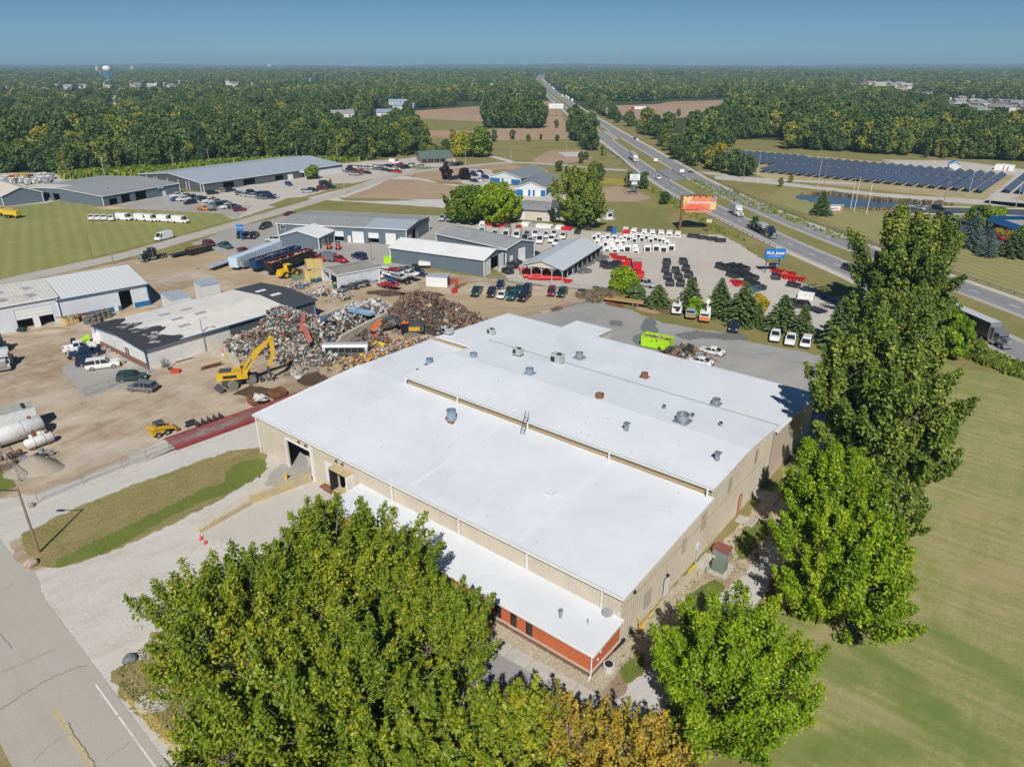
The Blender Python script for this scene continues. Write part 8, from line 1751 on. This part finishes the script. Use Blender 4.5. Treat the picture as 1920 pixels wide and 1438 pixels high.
a=g(1208,537);car('chassis cab','silver',a[0],a[1],head(1208,537,20,4),'bare chassis truck between the round tree and the first spruce',detail=1)
for i,(px,py,m,nm_)in enumerate([(1268,586,M_pw,'white body and spare wheel, leftmost below the conifers'),(1294,594,mat('dull_tan',(.36,.24,.14),.7),'pale blue top and tan tailboard, middle one below the conifers'),(1320,600,mat('dull_orange',(.68,.2,.08),.6),'white top and orange tailboard, rightmost below the conifers')]):
 x,y=g(px,py);h_=head(px,py,-4,18);r=empty('utility_truck',(x,y),h_,'old lift truck with %s'%nm_,'truck')
 MB().box(.3,0,.8,4.6,2.1,.9).box(1.8,0,1.6,1.5,1.9,.8,top=.9).box(-1.5,.6,1.7,1.8,.8,.9).build('body',paint('light blue')if i==1 else M_pw,r);MB().box(2.68,0,.7,.1,1.9,.9).build('tailboard',m,r);MB().box(2.56,0,1.7,.06,1.6,.5).build('window',M_carglass,r)
 MB().tube([(-1.5,0,2.2),(-2.4,.3,3.2),(.2,.2,2.9)],.14,6).build('boom',M_pw,r);MB().box(-2.6,.3,3.0,.8,.8,.9).build('bucket',M_pw,r);wheels(r,(1.6,-1.4),.9,.48);q=MB()
 for s in (-1,1):q.tube([(-.6,s*1.1,1.7),(.6,s*1.1,1.7),(.6,s*1.1,.9)],.05,5)
 q.build('rail',M_pw,r)
 if i==0:w_=MB().tube([(2.7,.2,1.7),(2.95,.2,1.7)],.45,14).build('spare_wheel',M_tyre,r)
a=g(1120,570);x,y=g(1172,570);r=empty('flatbed_trailer',(x,y),head(1172,570,-30,-4),'flatbed trailer with a brown timber deck at the edge of the grey yard','trailer');MB().box(0,0,.8,9.5,2.4,.2).build('deck',mat('timber_deck',(.42,.27,.11),.8),r);MB().box(0,0,.5,9.6,1.2,.3).box(-4.7,0,.5,.5,2.4,1.2).build('frame',M_blk,r);wheels(r,(-2,-3),1,.4)
for px,py,L_,m,lb in ((1152,573,4.5,M_rust,'rust-red beam bundle before the flatbed trailer'),(1213,584,5.5,mat('pink_beams',(.45,.26,.18),.8),'pale pink beam bundle right of the flatbed'),(1058,574,5.0,mat('pink_beams',(.45,.26,.18),.8),'pink plank bundle by the sagging fence'),(1042,581,3.0,SC[3],'dark beam pile by the sagging fence'),(1020,586,3.0,SC[7],'tan plank pile by the sagging fence'),(1243,586,3.5,SC[3],'brown junk pile at the conifer strip'),(1118,556,3.0,SC[3],'dark parts before the round green tree'),(1100,548,5,SC[4],'long dark truck frame on the strip behind the barn'),(1128,543,5,SC[4],'second dark truck frame on the strip behind the barn')):
 x,y=g(px,py);q=MB()
 for k in range(7):q.box(rs.uniform(-.2,.2),-.6+.2*k,.05+.12*(k%3),L_,.16,.16,rz=rs.uniform(-.03,.03))
 o=q.build('beam_pile',m,None,label=lb,cat='beams');o.location=(x,y,0);o.rotation_euler=(0,0,head(px,py,26,6)if px>1060 else head(px,py,26,-7))
scrap('junk_row','rusty ducts and dark junk piled against the back of the warehouse',[(1268,664,.9,2.0),(1283,668,1.0,2.0),(1300,676,.7,2.0)],160,[SC[3],SC[2],SC[4],SC[1],SC[3]],[8,6,8,5,2],9,30,.5,1.3)
blockwall((1278,672),(1300,660),2,'short concrete wall beside the junk behind the warehouse')
def cone(px,py,lb):x,y=g(px,py);r=empty('traffic_cone',(x,y),0,lb,'cone');MB().cyl(0,0,.04,.72,.17,12,r1=.03).build('cone_body',mat('cone_red',(.72,.08,.06),.5),r);MB().box(0,0,0,.4,.4,.05).build('base',mat('cone_base',(.5,.07,.05),.6),r)
cone(376,1012,'red traffic cone nearest the end of the yellow railing');cone(384,1020,'red traffic cone nearer the gravel lot, right of the other')
x,y=g(284,1309);hy=empty('hydrant',(x,y),0,'small red hydrant standing on the bare patch in the grass island','hydrant');MB().cyl(0,0,0,.6,.13,10).cyl(0,0,.6,.75,.15,10,r1=.05).build('barrel',mat('hydrant_red',(.6,.08,.08),.5),hy);MB().tube([(-.22,0,.45),(.22,0,.45)],.07,8).build('outlet',mat('hydrant_red',(.6,.08,.08),.5),hy)
rr_=empty('dock_railing',g(374,1000),0,'low yellow concrete wall with a yellow pipe railing leading to the dock','railing');o=Vector(g(374,1000));P=[Vector(p)-o for p in gp([(374,1000),(470,946),(583,902)])]
for a,b in zip(P,P[1:]):
 d=(b-a);L=d.length;rz=math.atan2(d.y,d.x);h0=.25 if a.length<.1 else .7
 q=MB().box(L/2,0,0,L,.3,h0+(.45 if h0>.5 else .2));w_=q.build('wall',M_yconc,rr_);w_.location=(a.x,a.y,0);w_.rotation_euler=(0,0,rz);q=MB();base=h0+(.45 if h0>.5 else .2)
 for z in (.5,1.0):q.tube([(0,0,base+z),(L,0,base+z)],.03,6)
 q=q.build('rail',M_ypaint,rr_);q.location=w_.location;q.rotation_euler=w_.rotation_euler
 for k in range(int(L/2)+1):p_=MB().tube([(0,0,0),(0,0,1.0)],.03,6).build('post',M_ypaint,rr_);c=a+d*min(1,k*2/L);p_.location=(c.x,c.y,base)
x,y=g(536,901);MB().box(x,y,0,.35,.35,1.1).build('bollard',M_ypaint,None,label='thick yellow bollard where the railing meets the drive-in door',cat='bollard')
sw=empty('sidewalk',(0,0,0));setp(sw,kind='structure');slabm=MB().box(0,0,0,2.36,1.5,.12).mesh('slab',M_conc)
a,b=Vector(g(922,1205)),Vector(g(1080,1296));d=(b-a).normalized();L=(b-a).length
for k in range(int(L/2.4)+4):c=a+d*(k*2.4-4);inst('slab',slabm,sw,(c.x,c.y,.05),(0,0,math.atan2(d.y,d.x)))
x,y=g(1140,1256);r=empty('air_conditioner',(x,y),R(-30),'grey-white octagonal air conditioner beside the orange end wall','air conditioner');MB().cyl(0,0,.05,.75,.55,8).build('housing',mat('ac_white',(.55,.57,.55),.5),r);MB().cyl(0,0,.75,.82,.38,14).build('fan_grille',M_dark,r)
x,y=g(1158,1212);MB().box(x,y,.1,1.9,.35,.35,rz=R(48)).build('planter',M_dark,None,label='black trough on the pebbles at the orange end wall',cat='trough')
x,y=g(1347,1068);r=empty('transformer',(x,y),ang,'green utility transformer cabinet on a concrete pad by the east wall','transformer');MB().box(0,0,.12,1.4,1.2,1.1,top=.96).build('cabinet',M_green,r);MB().box(.1,0,1.2,1.0,1.0,.1).build('lid',M_green,r);MB().box(-.1,-.63,.3,1.0,.06,.8).build('door',M_green,r);MB().box(-.6,.3,0,3.6,3.0,.1).build('pad',M_conc,r)
x,y=g(1352,1040);r=empty('generator_box',(x,y),ang,'grey steel box with a rust-red lid behind the green transformer','steel box');MB().box(0,0,0,1.7,1.2,.95).build('box',M_galv,r);MB().slab([(-.95,-.7,1.0),(.95,-.7,1.0),(.95,.7,1.1),(-.95,.7,1.1)],.06).build('lid',mat('lid_rust',(.24,.08,.06),.7),r)
for px,py,sx,sy,lb in ((1397,978,2.2,1.6,0),(1432,930,3.4,2.6,0)):x,y=g(px,py);MB().box(x,y,.04,sx,sy,.1,rz=ang).build('door_slab',M_conc,None,kind='structure')
x,y=g(1297,1068);o=MB().box(0,0,.05,1.5,.3,.18).box(.6,0,.05,.1,.1,.7).build('pipe_guard',M_ypaint,None,label='yellow pipe guard on the pebbles by the east wall',cat='pipe');o.location=(x,y,0);o.rotation_euler=(0,0,R(50))
sg=empty('yard_gate',g(-8,842),0,'open chain link gate panel on wheels at the left edge of the yard','gate');q=MB();e=Vector(g(38,905))-Vector(g(-8,842))
q.tube([(0,0,.2),(e.x,e.y,.2),(e.x,e.y,2.0),(0,0,2.0),(0,0,.2)],.05,6);q.tube([(e.x*.5,e.y*.5,.2),(e.x*.5,e.y*.5,2.0)],.04,5);q.build('frame',M_galv,sg);MB().face([(0,0,.2),(e.x,e.y,.2),(e.x,e.y,2),(0,0,2)]).build('mesh',M_link,sg);MB().box(e.x*.45,e.y*.45,.9,.9,.06,.5,rz=math.atan2(e.y,e.x)).build('gate_sign',M_signwhite,sg)
def at(px,py,z):return g(px,py,z)
def bt(px,py,zc,H_,R_,label,**k):
 x,y=at(px,py,zc);return broadleaf('tree',x,y,H_,R_,label,**k)
yel=lambda cx,cy,r_,a:(lambda P:a*np.exp(-(((P[:,0]-cx)**2+(P[:,1]-cy)**2)/r_**2)))
kw=dict(nl=230,rl=(.09,.175),shell=(.3,1.2),inner=.2,bark=M_barkp,jit=.8)
bt(455,1185,7,12.5,7.2,'large maple with yellowing leaves beside the gravel lot, left of the group',material=L_maple,seed=11,n=64000,size=.155,shift=yel(-5,-3,3.5,.22),tr=.36,**kw)
bt(640,1085,8,13.5,7.6,'tallest maple of the front group, before the dock and annex roof',material=L_maple,seed=12,n=72000,size=.155,shift=yel(-2,5,3,.16),tr=.42,**kw)
bt(795,1195,6.5,11.5,5.8,'green maple reaching over the orange annex front',material=L_maple,seed=13,n=44000,size=.155,tr=.32,**kw)
bt(615,1325,8.5,14,7.6,'pale green maple nearest the camera at the bottom left',material=L_maple,seed=14,n=66000,size=.155,tr=.42,**kw)
bt(455,1395,6.5,11,4.8,'smaller maple at the bottom edge beside the county road',material=L_maple,seed=17,n=28000,size=.155,tr=.3,**kw)
bt(790,1425,7.5,12,5.6,'olive maple at the bottom edge, right of the pale one',material=L_maple,seed=15,n=38000,size=.155,tr=.32,**kw)
bt(950,1420,5,9.5,4.2,'yellow-green young tree at the bottom edge of the picture',material=L_maple,seed=16,n=22000,size=.145,shift=lambda P:.16,tr=.2,**kw)
kw2=dict(nl=90,rl=(.10,.20),shell=(.4,1.1),inner=.3,bark=M_barkp,jit=.9)
bt(1065,1400,4.5,8.2,3.6,'sparse autumn tree with orange leaves before the annex corner',material=L_autumn,seed=18,n=9000,size=.13,shift=lambda P:-.05,tr=.16,**kw2)
bt(1170,1425,4,7.5,3.8,'thin rusty yellow tree at the bottom, left of the bright green one',material=L_autumn,seed=19,n=8000,size=.13,tr=.15,**kw2)
bt(1260,1445,3.5,6,2.6,'small thinning orange shrub tree under the bright green tree',material=L_autumn,seed=20,n=2600,size=.14,tr=.1,**kw2)
bt(1372,1262,5.2,10.0,6.5,'round bright green tree at the bottom right by the pale track',material=L_bright,seed=21,n=74000,size=.14,nl=190,rl=(.11,.19),shell=(.3,1.28),inner=.25,tr=.3,trunk_h=.08,shift=yel(3,2,3,.12))
kb=dict(nl=150,rl=(.11,.20),shell=(.3,1.28),inner=.25,trunk_h=.08)
bt(1585,1075,5.5,11.5,5.9,'dense bright green elm, nearest of the row along the east wall',material=L_bright,seed=22,n=60000,size=.165,tr=.3,shift=yel(2,-2,2.5,.16),**kb)
bt(1555,935,6.0,12.0,5.4,'bright green elm in the middle of the row by the east wall',material=L_bright,seed=23,n=50000,size=.175,tr=.3,shift=lambda P:-.06,**kb)
bt(1655,965,3.5,7.5,4.2,'darker green tree behind the elms on the lawn side',material=L_pop,seed=24,n=12000,size=.22,tr=.2,**kb)
bt(1655,1075,2.2,4.5,2.6,'grey-green bush at the lawn side of the elm row',material=L_pop,seed=25,n=5000,size=.2,tr=.1,**kb)
bt(1645,755,11.5,21,7.3,'huge poplar-like tree standing at the far corner of the warehouse',material=L_pop,seed=26,n=84000,size=.25,nl=210,rl=(.10,.18),shell=(.28,1.3),inner=.28,tr=.55,trunk_h=.14,shape='vase',bark=M_barkp,shift=lambda P:.02)
bt(1735,850,6,11,3.4,'leaning side crown of the poplar over the lawn',material=L_pop,seed=33,n=12000,size=.28,nl=50,rl=(.16,.28),shell=(.5,1.1),inner=.2,tr=.25)
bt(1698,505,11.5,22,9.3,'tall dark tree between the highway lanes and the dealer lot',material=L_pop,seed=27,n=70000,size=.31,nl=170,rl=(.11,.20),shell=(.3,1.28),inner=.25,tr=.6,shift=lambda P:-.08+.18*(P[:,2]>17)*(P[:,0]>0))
bt(1660,615,5,11,6.5,'mid green tree at the foot of the tall dark tree',material=L_pop,seed=28,n=16000,size=.34,nl=80,rl=(.14,.24),tr=.3,trunk_h=.08,shift=lambda P:-.08)
bt(1720,600,5,11,5.5,'second mid green tree at the foot of the tall dark tree',material=L_pop,seed=29,n=13000,size=.34,nl=80,rl=(.14,.24),tr=.3,trunk_h=.08,shift=lambda P:-.05)
bt(1790,632,4,9,3.6,'small fresh green tree beside the black semi trailer',material=L_bright,seed=30,n=9000,size=.28,nl=36,rl=(.2,.3),tr=.2,trunk_h=.08,shift=lambda P:-.08)
bt(1833,655,1.6,3.6,1.8,'small roadside bush right of the fresh green tree',material=L_pop,seed=31,n=2600,size=.25,nl=16,tr=.08,trunk_h=.05)
bt(1765,590,3,7,3.6,'bush tree half behind the trailer',material=L_pop,seed=34,n=6000,size=.3,nl=24,tr=.15,trunk_h=.05)
bt(1168,530,2.5,6.2,3.6,'round yellow-green tree before the dusty dump bed',material=L_bright,seed=32,n=9000,size=.28,nl=34,tr=.15,trunk_h=.06,shift=lambda P:.1)
bt(1192,553,1.8,4.2,2.4,'small green conifer-like bush right of the round tree',material=L_con,seed=35,n=4000,size=.25,nl=20,tr=.1,trunk_h=.05)
bt(1300,580,1.6,4.2,2.0,'light green bush at the foot of the spruce by the lift trucks',material=L_bright,seed=36,n=3600,size=.25,nl=18,tr=.1,trunk_h=.05)
bt(1420,577,2.8,6.0,2.1,'bright golden yellow small tree among the spruces',material=L_yellow,seed=37,n=4500,size=.24,nl=22,tr=.1,trunk_h=.08)
bt(876,385,6,11.5,7.2,'dark green broad tree behind the truck rows, left of a pair',material=L_mid,seed=40,n=15000,size=.45,nl=80,rl=(.14,.24),tr=.4,trunk_h=.1)
bt(928,384,6.5,12.5,7.8,'yellow-green broad tree behind the truck rows, right of a pair',material=L_bright,seed=41,n=16000,size=.45,nl=80,rl=(.14,.24),tr=.4,trunk_h=.1,shift=lambda P:.14)
bt(1088,370,10,18,7.6,'tall pale olive tree in front of the cream hall',material=L_pop,seed=42,n=19000,size=.42,nl=110,rl=(.12,.22),tr=.45,trunk_h=.12,shift=lambda P:.08*(P[:,2]>10))
bt(868,272,6.5,13,8.0,'olive brown tree beside the brick office',material=L_maple,seed=43,n=6000,size=.8,nl=36,tr=.4,trunk_h=.1,shift=lambda P:.28)
bt(900,268,8,17,7.0,'fresh green tree right of the olive brown one',material=L_mid,seed=44,n=6000,size=.8,nl=36,tr=.4,trunk_h=.1)
for i,(px,py)in enumerate([(835,337),(871,338)]):
 x,y=g(px,py);broadleaf('tree',x,y,6.5 if i==0 else 5.4,3.0,'small dark purple tree in the bare plot, %s one'%('left' if i==0 else 'right'),material=L_purple,seed=50+i,n=1500,size=.5,nl=16,tr=.15)
x,y=g(583,378-40);broadleaf('tree',*g(586,336),6.0,3.6,'round green tree at the corner of the long dealer hall',material=L_mid,seed=52,n=1800,size=.5,nl=18,tr=.15)
x,y=g(619,353);broadleaf('tree',x,y,4.0,1.1,'slim conical green tree on the lot island',material=L_mid,seed=53,n=700,size=.35,nl=12,tr=.1,trunk_h=.05,shape='cone')
CM=[conifer_mesh(9.5,3.8,1,32,72),conifer_mesh(9.5,3.5,2,32,68),conifer_mesh(6.0,3.4,3,22,70,droop=.2)]
CB=conifer_mesh(9.5,3.3,5,24,34,L_blue)
ctm=MB().tube([(0,0,0),(0,0,4),(0,0,9)],[.24,.16,.03],7).mesh('trunk',M_bark)
def conifer(px,py,h,w_,k,lb,me=None,nm='spruce_tree'):
 x,y=g(px,py);r=empty(nm,(x,y),rnd.uniform(0,6),lb,'tree');base=6.0 if (me or CM[k])is CM[2]else 9.5;s=h/base;inst('crown',me or CM[k],r,scl=(s*w_,s*w_,s));inst('trunk',ctm,r,scl=(s,s,h/9.6));return r
for i,(px,py,h,w_,k,lb)in enumerate([(1232,576,5.6,1.0,2,'low rounded spruce, leftmost of the conifer row'),(1291,584,8.2,1.05,0,'spruce behind the old lift trucks'),(1345,592,8.8,1.1,1,'pointed spruce behind the orange-tailed lift truck'),(1388,606,9.4,1.15,0,'tallest broad spruce left of the golden tree'),(1418,612,5.5,.9,1,'short spruce under the golden tree'),
 (1462,620,8.0,1.25,0,'broad spruce directly right of the golden tree'),(1500,633,7.2,1.0,1,'smaller spruce above the white pickup'),(1566,650,10.6,.95,1,'tall dark pointed spruce, rightmost of the row'),(1607,662,7.6,.8,1,'thin brownish spruce in the shade of the big tree')]):conifer(px,py,h,w_,k,lb)
conifer(1537,403,9.0,1.15,1,'lone dark conifer beside the brick entrance sign',nm='pine_tree');conifer(1816,464,11.0,1.1,0,'large blue spruce, left of the spruces by the blue fascia office',CB);conifer(1848,481,8.5,.95,0,'middle blue spruce by the blue fascia office',CB);conifer(1896,481,8.6,1.25,0,'green pine, right of the blue spruces',nm='pine_tree')
for i,(px,py,h,w_,mm,lb)in enumerate([(1832,425,7,4.2,L_mid,'olive green tree behind the large blue spruce'),(1866,415,5,3.4,L_bright,'light green tree at the corner of the blue fascia office'),(1793,463,4,2.4,L_bright,'small light green tree left of the large blue spruce'),(1915,462,6,3.6,L_mid,'green tree at the right edge beside the office'),(1868,443,2.4,1.8,L_autumn,'rust coloured bush at the office wall, left one'),(1885,447,2.4,1.8,L_autumn,'rust coloured bush at the office wall, right one')]):
 broadleaf('tree',*g(px,py),h,w_,lb,material=mm,seed=60+i,n=2600,size=.4,nl=20,tr=.15,trunk_h=.08)
ML=[('dark green',None),('olive',None)]
MID=[(1047,322,.5),(1062,326,.35),(1113,333,.75),(1121,340,.6),(1130,292,.5),(1098,300,.45),(1088,306,.4),(1042,240,.5),(960,262,.5),(990,266,.45),(1013,262,.35),(1043,265,.45),(925,266,.5),(835,288,.7),(848,262,.7),(1178,352,.55),(1205,355,.5),(1243,383,.45),(1132,218,.9),(1156,231,.9),(1180,238,1.0),(1197,246,.7),
 (1270,300,.85),(1286,306,.8),(1262,292,.8),(1300,312,.75),(1348,322,.8),(1330,318,.8),(1372,328,.8),(1390,331,.9),(1404,330,.6),(1250,283,.8),(1240,275,.9),(1228,262,.9),(1212,250,.8),(1300,292,.7),(1318,300,.7),(1271,219,.6),(1340,240,.8),(1360,250,.7),(1322,262,.8),(1345,272,.9),(1365,276,.8),(1310,275,.8),
 (1803,298,.6),(1818,299,.7),(1768,297,.4),(1734,296,.4),(1480,343,.3),(1462,350,.3),(1820,411,.4),(805,292,.7),(790,285,.8),(1077,215,.8),(1090,226,.8),(1105,240,.9)]
for i in range(26):
 px=912+(i%9)*12+rnd.uniform(-3,3);py=240-(i//9)*8+rnd.uniform(-1.5,1.5)
 if px>1000 and py<226:continue
 x,y=g(px,py);fartree(x,y,rnd.uniform(1.25,1.6),2 if i%3 else 4,'tall tree of the dark copse standing in the tilled field','trees of the field copse',sz=rnd.uniform(1.1,1.3))
for i,(px,py,s)in enumerate(sorted(MID)):
 x,y=g(px,py);zone='before the tilled field' if py<270 and px<1210 else ('right of the highway' if px>1210 else 'around the blue and cream halls')
 fartree(x,y,s*rnd.uniform(.9,1.1),rnd.randrange(6),'single bushy tree %s, %s counted from the left'%(zone,ORD[i]if i<36 else str(i+1)+'th'),'single trees of the middle distance',sz=rnd.uniform(.9,1.15))
for i,(px,py,s,mm,lb)in enumerate([(1885,262,1.5,L_yellow,'bright yellow tree in the belt beyond the solar rows, the broad one'),(1850,255,1.1,L_yellow,'yellow tree left of the broad bright one in the far belt'),(1902,235,1.1,L_yellow,'slim yellow tree behind the broad bright one'),(1772,262,.7,L_yellow,'low yellow tree in the middle of the far belt'),(1414,250,1.2,L_autumn,'tan branching tree in the belt left of the solar rows'),(1563,275,1.2,L_autumn,'tan leafed tree in the belt above the solar rows'),(1345,308,.9,L_autumn,'gold-brown tree beside the left end of the solar rows')]):
 x,y=g(px,py);fartree(x,y,s,i,lb,None,mt=mm)
def brush(name,poly,n,hmin,hmax,m,label,seed,rr=.7):
 P=gp(poly);rs_=np.random.RandomState(seed);xs=[p[0]for p in P];ys=[p[1]for p in P];c=rs_.uniform((min(xs),min(ys)),(max(xs),max(ys)),(n*4,2));c=c[inpoly(c[:,0],c[:,1],P)][:n];k=9
 Q=np.repeat(c,k,0)+rs_.normal(0,rr*.5,(len(c)*k,2));h=rs_.uniform(hmin,hmax,len(Q));nq=len(Q);a=rs_.uniform(0,6.28,nq);w_=h*.28
 A=np.stack([Q[:,0],Q[:,1],np.zeros(nq)],1);d=np.stack([np.cos(a)*w_,np.sin(a)*w_,np.zeros(nq)],1);t=np.stack([rs_.normal(0,.2,nq)*h,rs_.normal(0,.2,nq)*h,h],1)
 V=np.stack([A-d,A+d,A+d*.8+t,A-d*.6+t*.9],1).reshape(-1,3);ti=np.repeat(np.clip(rs_.normal(.5,.2,nq),0,1),4)
 o=bpy.data.objects.new(name,quadmesh(name,V,ti,m));col.objects.link(o);setp(o,label,'brush',None,'stuff');return o
brush('reeds',[(1500,366),(1560,362),(1650,374),(1760,380),(1780,386),(1700,380),(1640,377),(1560,366)],220,.5,1.2,L_brush,'tan reeds around the pond',1)
brush('reeds',[(1600,392),(1680,392),(1760,390),(1790,384),(1740,392),(1640,396)],130,.4,1.0,L_brush,'reeds on the near pond bank',2)
brush('roadside_brush',[(1290,345),(1360,375),(1440,400),(1600,462),(1600,450),(1470,395),(1380,360),(1300,335)],260,.3,.8,L_pop,'low brush along the far highway edge',3)
brush('roadside_brush',[(1200,350),(1270,395),(1350,440),(1400,455),(1340,420),(1270,380),(1210,345)],200,.3,.8,L_pop,'brush on the bank below the guard rail',4)
brush('fence_brush',[(1080,556),(1125,548),(1160,552),(1155,565),(1110,568)],260,.5,1.3,L_brush,'dry brown brush at the corner of the sandy yard',5)
brush('shed_weeds',[(655,528),(690,520),(695,524),(660,533)],60,.8,1.8,L_mid,'green weeds along the open shed wall',6)
brush('verge_weeds',[(1800,640),(1990,720),(1990,740),(1800,668)],500,.4,1.2,L_pop,'weedy green verge along the highway by the lawn',7)
brush('verge_weeds',[(1470,1060),(1500,1100),(1500,1160),(1560,1165),(1640,1140),(1660,1100),(1600,1150),(1500,1140)],260,.5,1.5,L_pop,'bushy weeds at the foot of the elm row',8)
brush('bare_brush',[(1455,1090),(1490,1085),(1500,1130),(1470,1140)],90,.8,1.8,L_brush,'grey leafless brush by the pale track',9)
brush('wood_edge',[(120,338),(320,328),(440,308),(640,306),(700,300),(640,300),(440,300),(120,328)],600,1.0,3.0,L_mid,'light green undergrowth along the west wood',10,2)
def tufts(name,poly_or_pts,n,hmin,hmax,m,label,seed):
 P=poly_or_pts;rs_=np.random.RandomState(seed);xs=[p[0]for p in P];ys=[p[1]for p in P];c=rs_.uniform((min(xs),min(ys)),(max(xs),max(ys)),(n*4,2));c=c[inpoly(c[:,0],c[:,1],P)][:n]
 nz=np.sin(c[:,0]*.9)*np.sin(c[:,1]*.7+c[:,0]*.3);c=c[nz+rs_.normal(0,.6,len(c))>-.3]
 nq=len(c);h=rs_.uniform(hmin,hmax,nq);a=rs_.uniform(0,6.28,nq);w_=h*rs_.uniform(.4,1.0,nq);A=np.stack([c[:,0],c[:,1],np.full(nq,.05)],1);d=np.stack([np.cos(a)*w_,np.sin(a)*w_,np.zeros(nq)],1);t=np.stack([rs_.normal(0,.4,nq)*h,rs_.normal(0,.4,nq)*h,h],1)
 V=np.stack([A-d,A+d,A+d*.6+t,A-d*.6+t],1).reshape(-1,3);o=bpy.data.objects.new(name,quadmesh(name,V,np.repeat(np.clip(rs_.normal(.5,.25,nq),0,1),4),m));col.objects.link(o);setp(o,label,'grass',None,'stuff')
L_grass=leafmat('grass_blades',[(.1,(.10,.14,.03)),(.5,(.20,.22,.07)),(.9,(.36,.32,.15))],.0,.2);L_lush=leafmat('grass_lush',[(.1,(.05,.11,.01)),(.9,(.13,.21,.03))],.0,.2)
tufts('grass_tufts',gp([(44,1003),(150,951),(300,894),(430,848),(486,842),(492,886),(330,976),(210,1031),(78,1060)]),9000,.03,.08,L_grass,'short tufts on the grass strip',1)
tufts('grass_tufts',gp([(292,1190),(340,1175),(420,1290),(392,1370),(318,1378),(226,1290),(216,1262)]),5000,.05,.16,L_grass,'tufts on the grass island',3)
tufts('weed_tufts',gp([(1168,1200),(1300,1085),(1390,985),(1440,950),(1440,1040),(1290,1180),(1130,1330)]),2200,.05,.2,L_grass,'weeds in the dirt strip along the east wall',4)
def litter(name,pts,n,s,mats,label,seed,z=.06):
 P=pts;rs_=random.Random(seed);q=MB();xs=[p[0]for p in P];ys=[p[1]for p in P];k=0;cand=np.random.RandomState(seed).uniform((min(xs),min(ys)),(max(xs),max(ys)),(n*4,2));cand=cand[inpoly(cand[:,0],cand[:,1],P)][:n]
 for x,y in cand:
  a=rs_.uniform(0,3);e=s*rs_.uniform(.5,1.4);q.box(float(x),float(y),z-e*.2,e,e*rs_.uniform(.6,1),e*.6,rz=a,m=rs_.randrange(len(mats)),top=.6)
 return q.build(name,mats,None,kind='stuff',label=label,cat='ground cover')
M_leafy=mat('fallen_leaf',(.55,.42,.10),.8,var=.3,vs=5)
litter('fallen_leaves',gp([(230,1300),(330,1375),(400,1390),(420,1420),(340,1438),(300,1390),(240,1320)]),900,.10,[M_leafy],'fallen yellow leaves beside the county road',1)
PB=[mat('pebble_tan',(.50,.43,.31),.9,var=.25,vs=6),mat('pebble_grey',(.38,.35,.29),.9,var=.25,vs=6),mat('pebble_pale',(.52,.46,.36),.9)]
litter('pebbles',gp([(905,1140),(1103,1262),(1168,1198),(1330,1038),(1345,1045),(1200,1200),(1150,1262),(1118,1305),(1088,1290),(1000,1232),(925,1188)]),9000,.085,PB,'round river pebbles around the annex',2,.08)
litter('lot_stones',gp([(30,1100),(500,960),(560,1040),(330,1250),(160,1210)]),900,.07,[PB[1],PB[2]],'loose stones on the gravel lot',3,.05)
litter('track_stones',gp([(70,955),(200,892),(330,850),(480,795),(480,800),(330,858),(200,900),(75,962)]),700,.12,[PB[0],PB[1]],'rubble along the chain link fence',4,.05)
